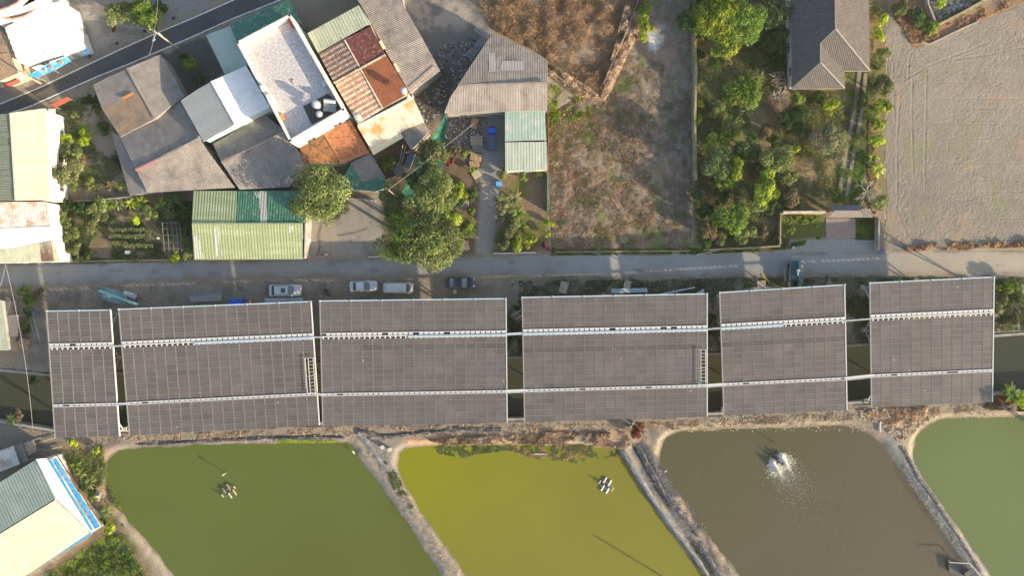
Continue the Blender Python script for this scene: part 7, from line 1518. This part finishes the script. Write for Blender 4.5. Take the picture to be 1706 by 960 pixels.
scatter('dike_weeds', 'weeds beside the barn and the head of the dike', [(95,735),(170,740),(180,790),(215,880),(190,880),(120,790)], 6500, .13, 'olive', .3, 25, (2.4, .5), .35, .7, cat='weeds')
scatter('dike_weeds', 'green weeds along the dike between green and yellow ponds', [(640,770),(655,775),(672,810),(695,850),(680,850),(655,815)], 2200, .12, 'olive', .3, 26, (2, .44), .35, .8, cat='weeds')
scatter('dike_weeds', 'yellow green moss along the top shore of the green pond', [(460,733),(560,733),(560,738),(460,739)], 1500, .09, 'lime', .12, 27, None, .5, 1, cat='weeds')
scatter('reeds', 'pale flattened reeds along the top bank of the yellow green pond', [(715,735),(770,728),(850,726),(880,720),(1040,722),(1060,738),(1040,748),(960,742),(850,741),(740,742)], 20000, .17, 'straw', .4, 28, (1.8, .42), .22, .5, cat='reeds')
scatter('reeds', 'dry reeds and dead grass at the head of the right dike', [(1428,684),(1545,678),(1540,700),(1500,712),(1450,702)], 9000, .17, 'straw', .35, 29, (1.8, .42), .22, .4, cat='reeds')
scatter('bank_grass', 'dead grass clumps on the bank below the canopies', [(220,728),(560,712),(1040,708),(1430,688),(1650,674),(1700,672),(1700,682),(1430,700),(1060,722),(600,720),(220,738)], 14000, .10, 'straw', .15, 30, (1.6, .55), .3, .8, cat='dry grass')
scatter('floating_weed', 'brown green water plants floating along the top of the yellow green pond', [(722,744),(800,742),(850,746),(950,742),(1030,745),(1034,762),(985,768),(965,775),(940,770),(900,768),(850,752),(800,758),(770,765),(730,758)], 11000, .09, 'olive', .08, 31, (1.0, .50), .5, 1.8, WZ, cat='water plants')
scatter('floating_weed', 'brown stalks among the floating water plants', [(840,744),(980,744),(975,768),(940,768),(880,765),(845,752)], 6000, .09, 'dry', .1, 32, (.9, .50), .3, 1.4, WZ, cat='water plants')
scatter('right_bank_weeds', 'weeds on the pale ground right of the last canopy', [(1658,465),(1760,462),(1760,548),(1658,553)], 12000, .13, 'greyg', .35, 33, (2.5, .48), .4, .8, cat='weeds')
scatter('right_bank_weeds', 'reddish and green weeds at the right canal bank', [(1640,668),(1655,658),(1760,655),(1760,690),(1640,682)], 6000, .14, 'brown', .3, 34, (2, .46), .35, .8, cat='weeds')
# green shade netting slung under the big trees
NET = mat('green_shade_net', (.03, .17, .10), .8, var=.15, dirt=(.08, .22, .14), dscale=.8)
def net(label, pts, m=NET):
    c = sum((P(*p) for p in pts), Vector()) / len(pts); t = thing('shade_net', label, 'shade net', (c.x, c.y, 0)); off = Vector(t.location); q = [P(*p) - off for p in pts]; cen = sum(q, Vector()) / len(q) - Vector((0, 0, .25)); b = MB(); n = len(q)
    vs = q + [q[i].lerp(cen, .5) - Vector((0, 0, .1 * (i % 2))) for i in range(n)] + [cen]
    fs = [(i, (i + 1) % n, n + (i + 1) % n, n + i) for i in range(n)] + [(n + i, n + (i + 1) % n, 2 * n) for i in range(n)]
    b.add(vs, fs); b.add([v - Vector((0, 0, .03)) for v in vs], [f[::-1] for f in fs]); b.build('netting', m, t)
    for v in q[::2]: b = MB(); b.tube((v.x, v.y, 0), v, .04); b.build('post', M_STEEL, t)
net('bright green shade net hanging at the left side of the yard by the warehouse', [(742,190,3.2),(745,205,3.0),(742,225,2.6),(746,258,2.0),(728,245,1.8),(716,236,2.0),(730,212,2.6)])
net('dark green shade net spread beneath the trees below the bamboo poles', [(716,238,2.2),(735,250,2.0),(738,290,2.0),(720,330,2.0),(690,342,2.0),(668,322,2.0),(680,300,2.0),(700,265,2.2)])

# ---- the thin warm haze between the drone and the ground
b = MB(); b.box((0, 0, (H + 3 - 3.6) / 2), (3400, 3400, H + 3 + 3.6)); hz = b.build('haze', []); hm = bpy.data.materials.new('haze_air'); hm.use_nodes = True
nn = hm.node_tree.nodes; nn.remove(nn['Principled BSDF']); pv = nn.new('ShaderNodeVolumePrincipled'); pv.inputs['Color'].default_value = (.95, .93, .90, 1); pv.inputs['Density'].default_value = HAZE; pv.inputs['Anisotropy'].default_value = .2
hm.node_tree.links.new(pv.outputs[0], nn['Material Output'].inputs['Volume']); hz.data.materials.append(hm); tag(hz, 'thin warm haze hanging over the whole village and the ponds', 'haze', kind='stuff')
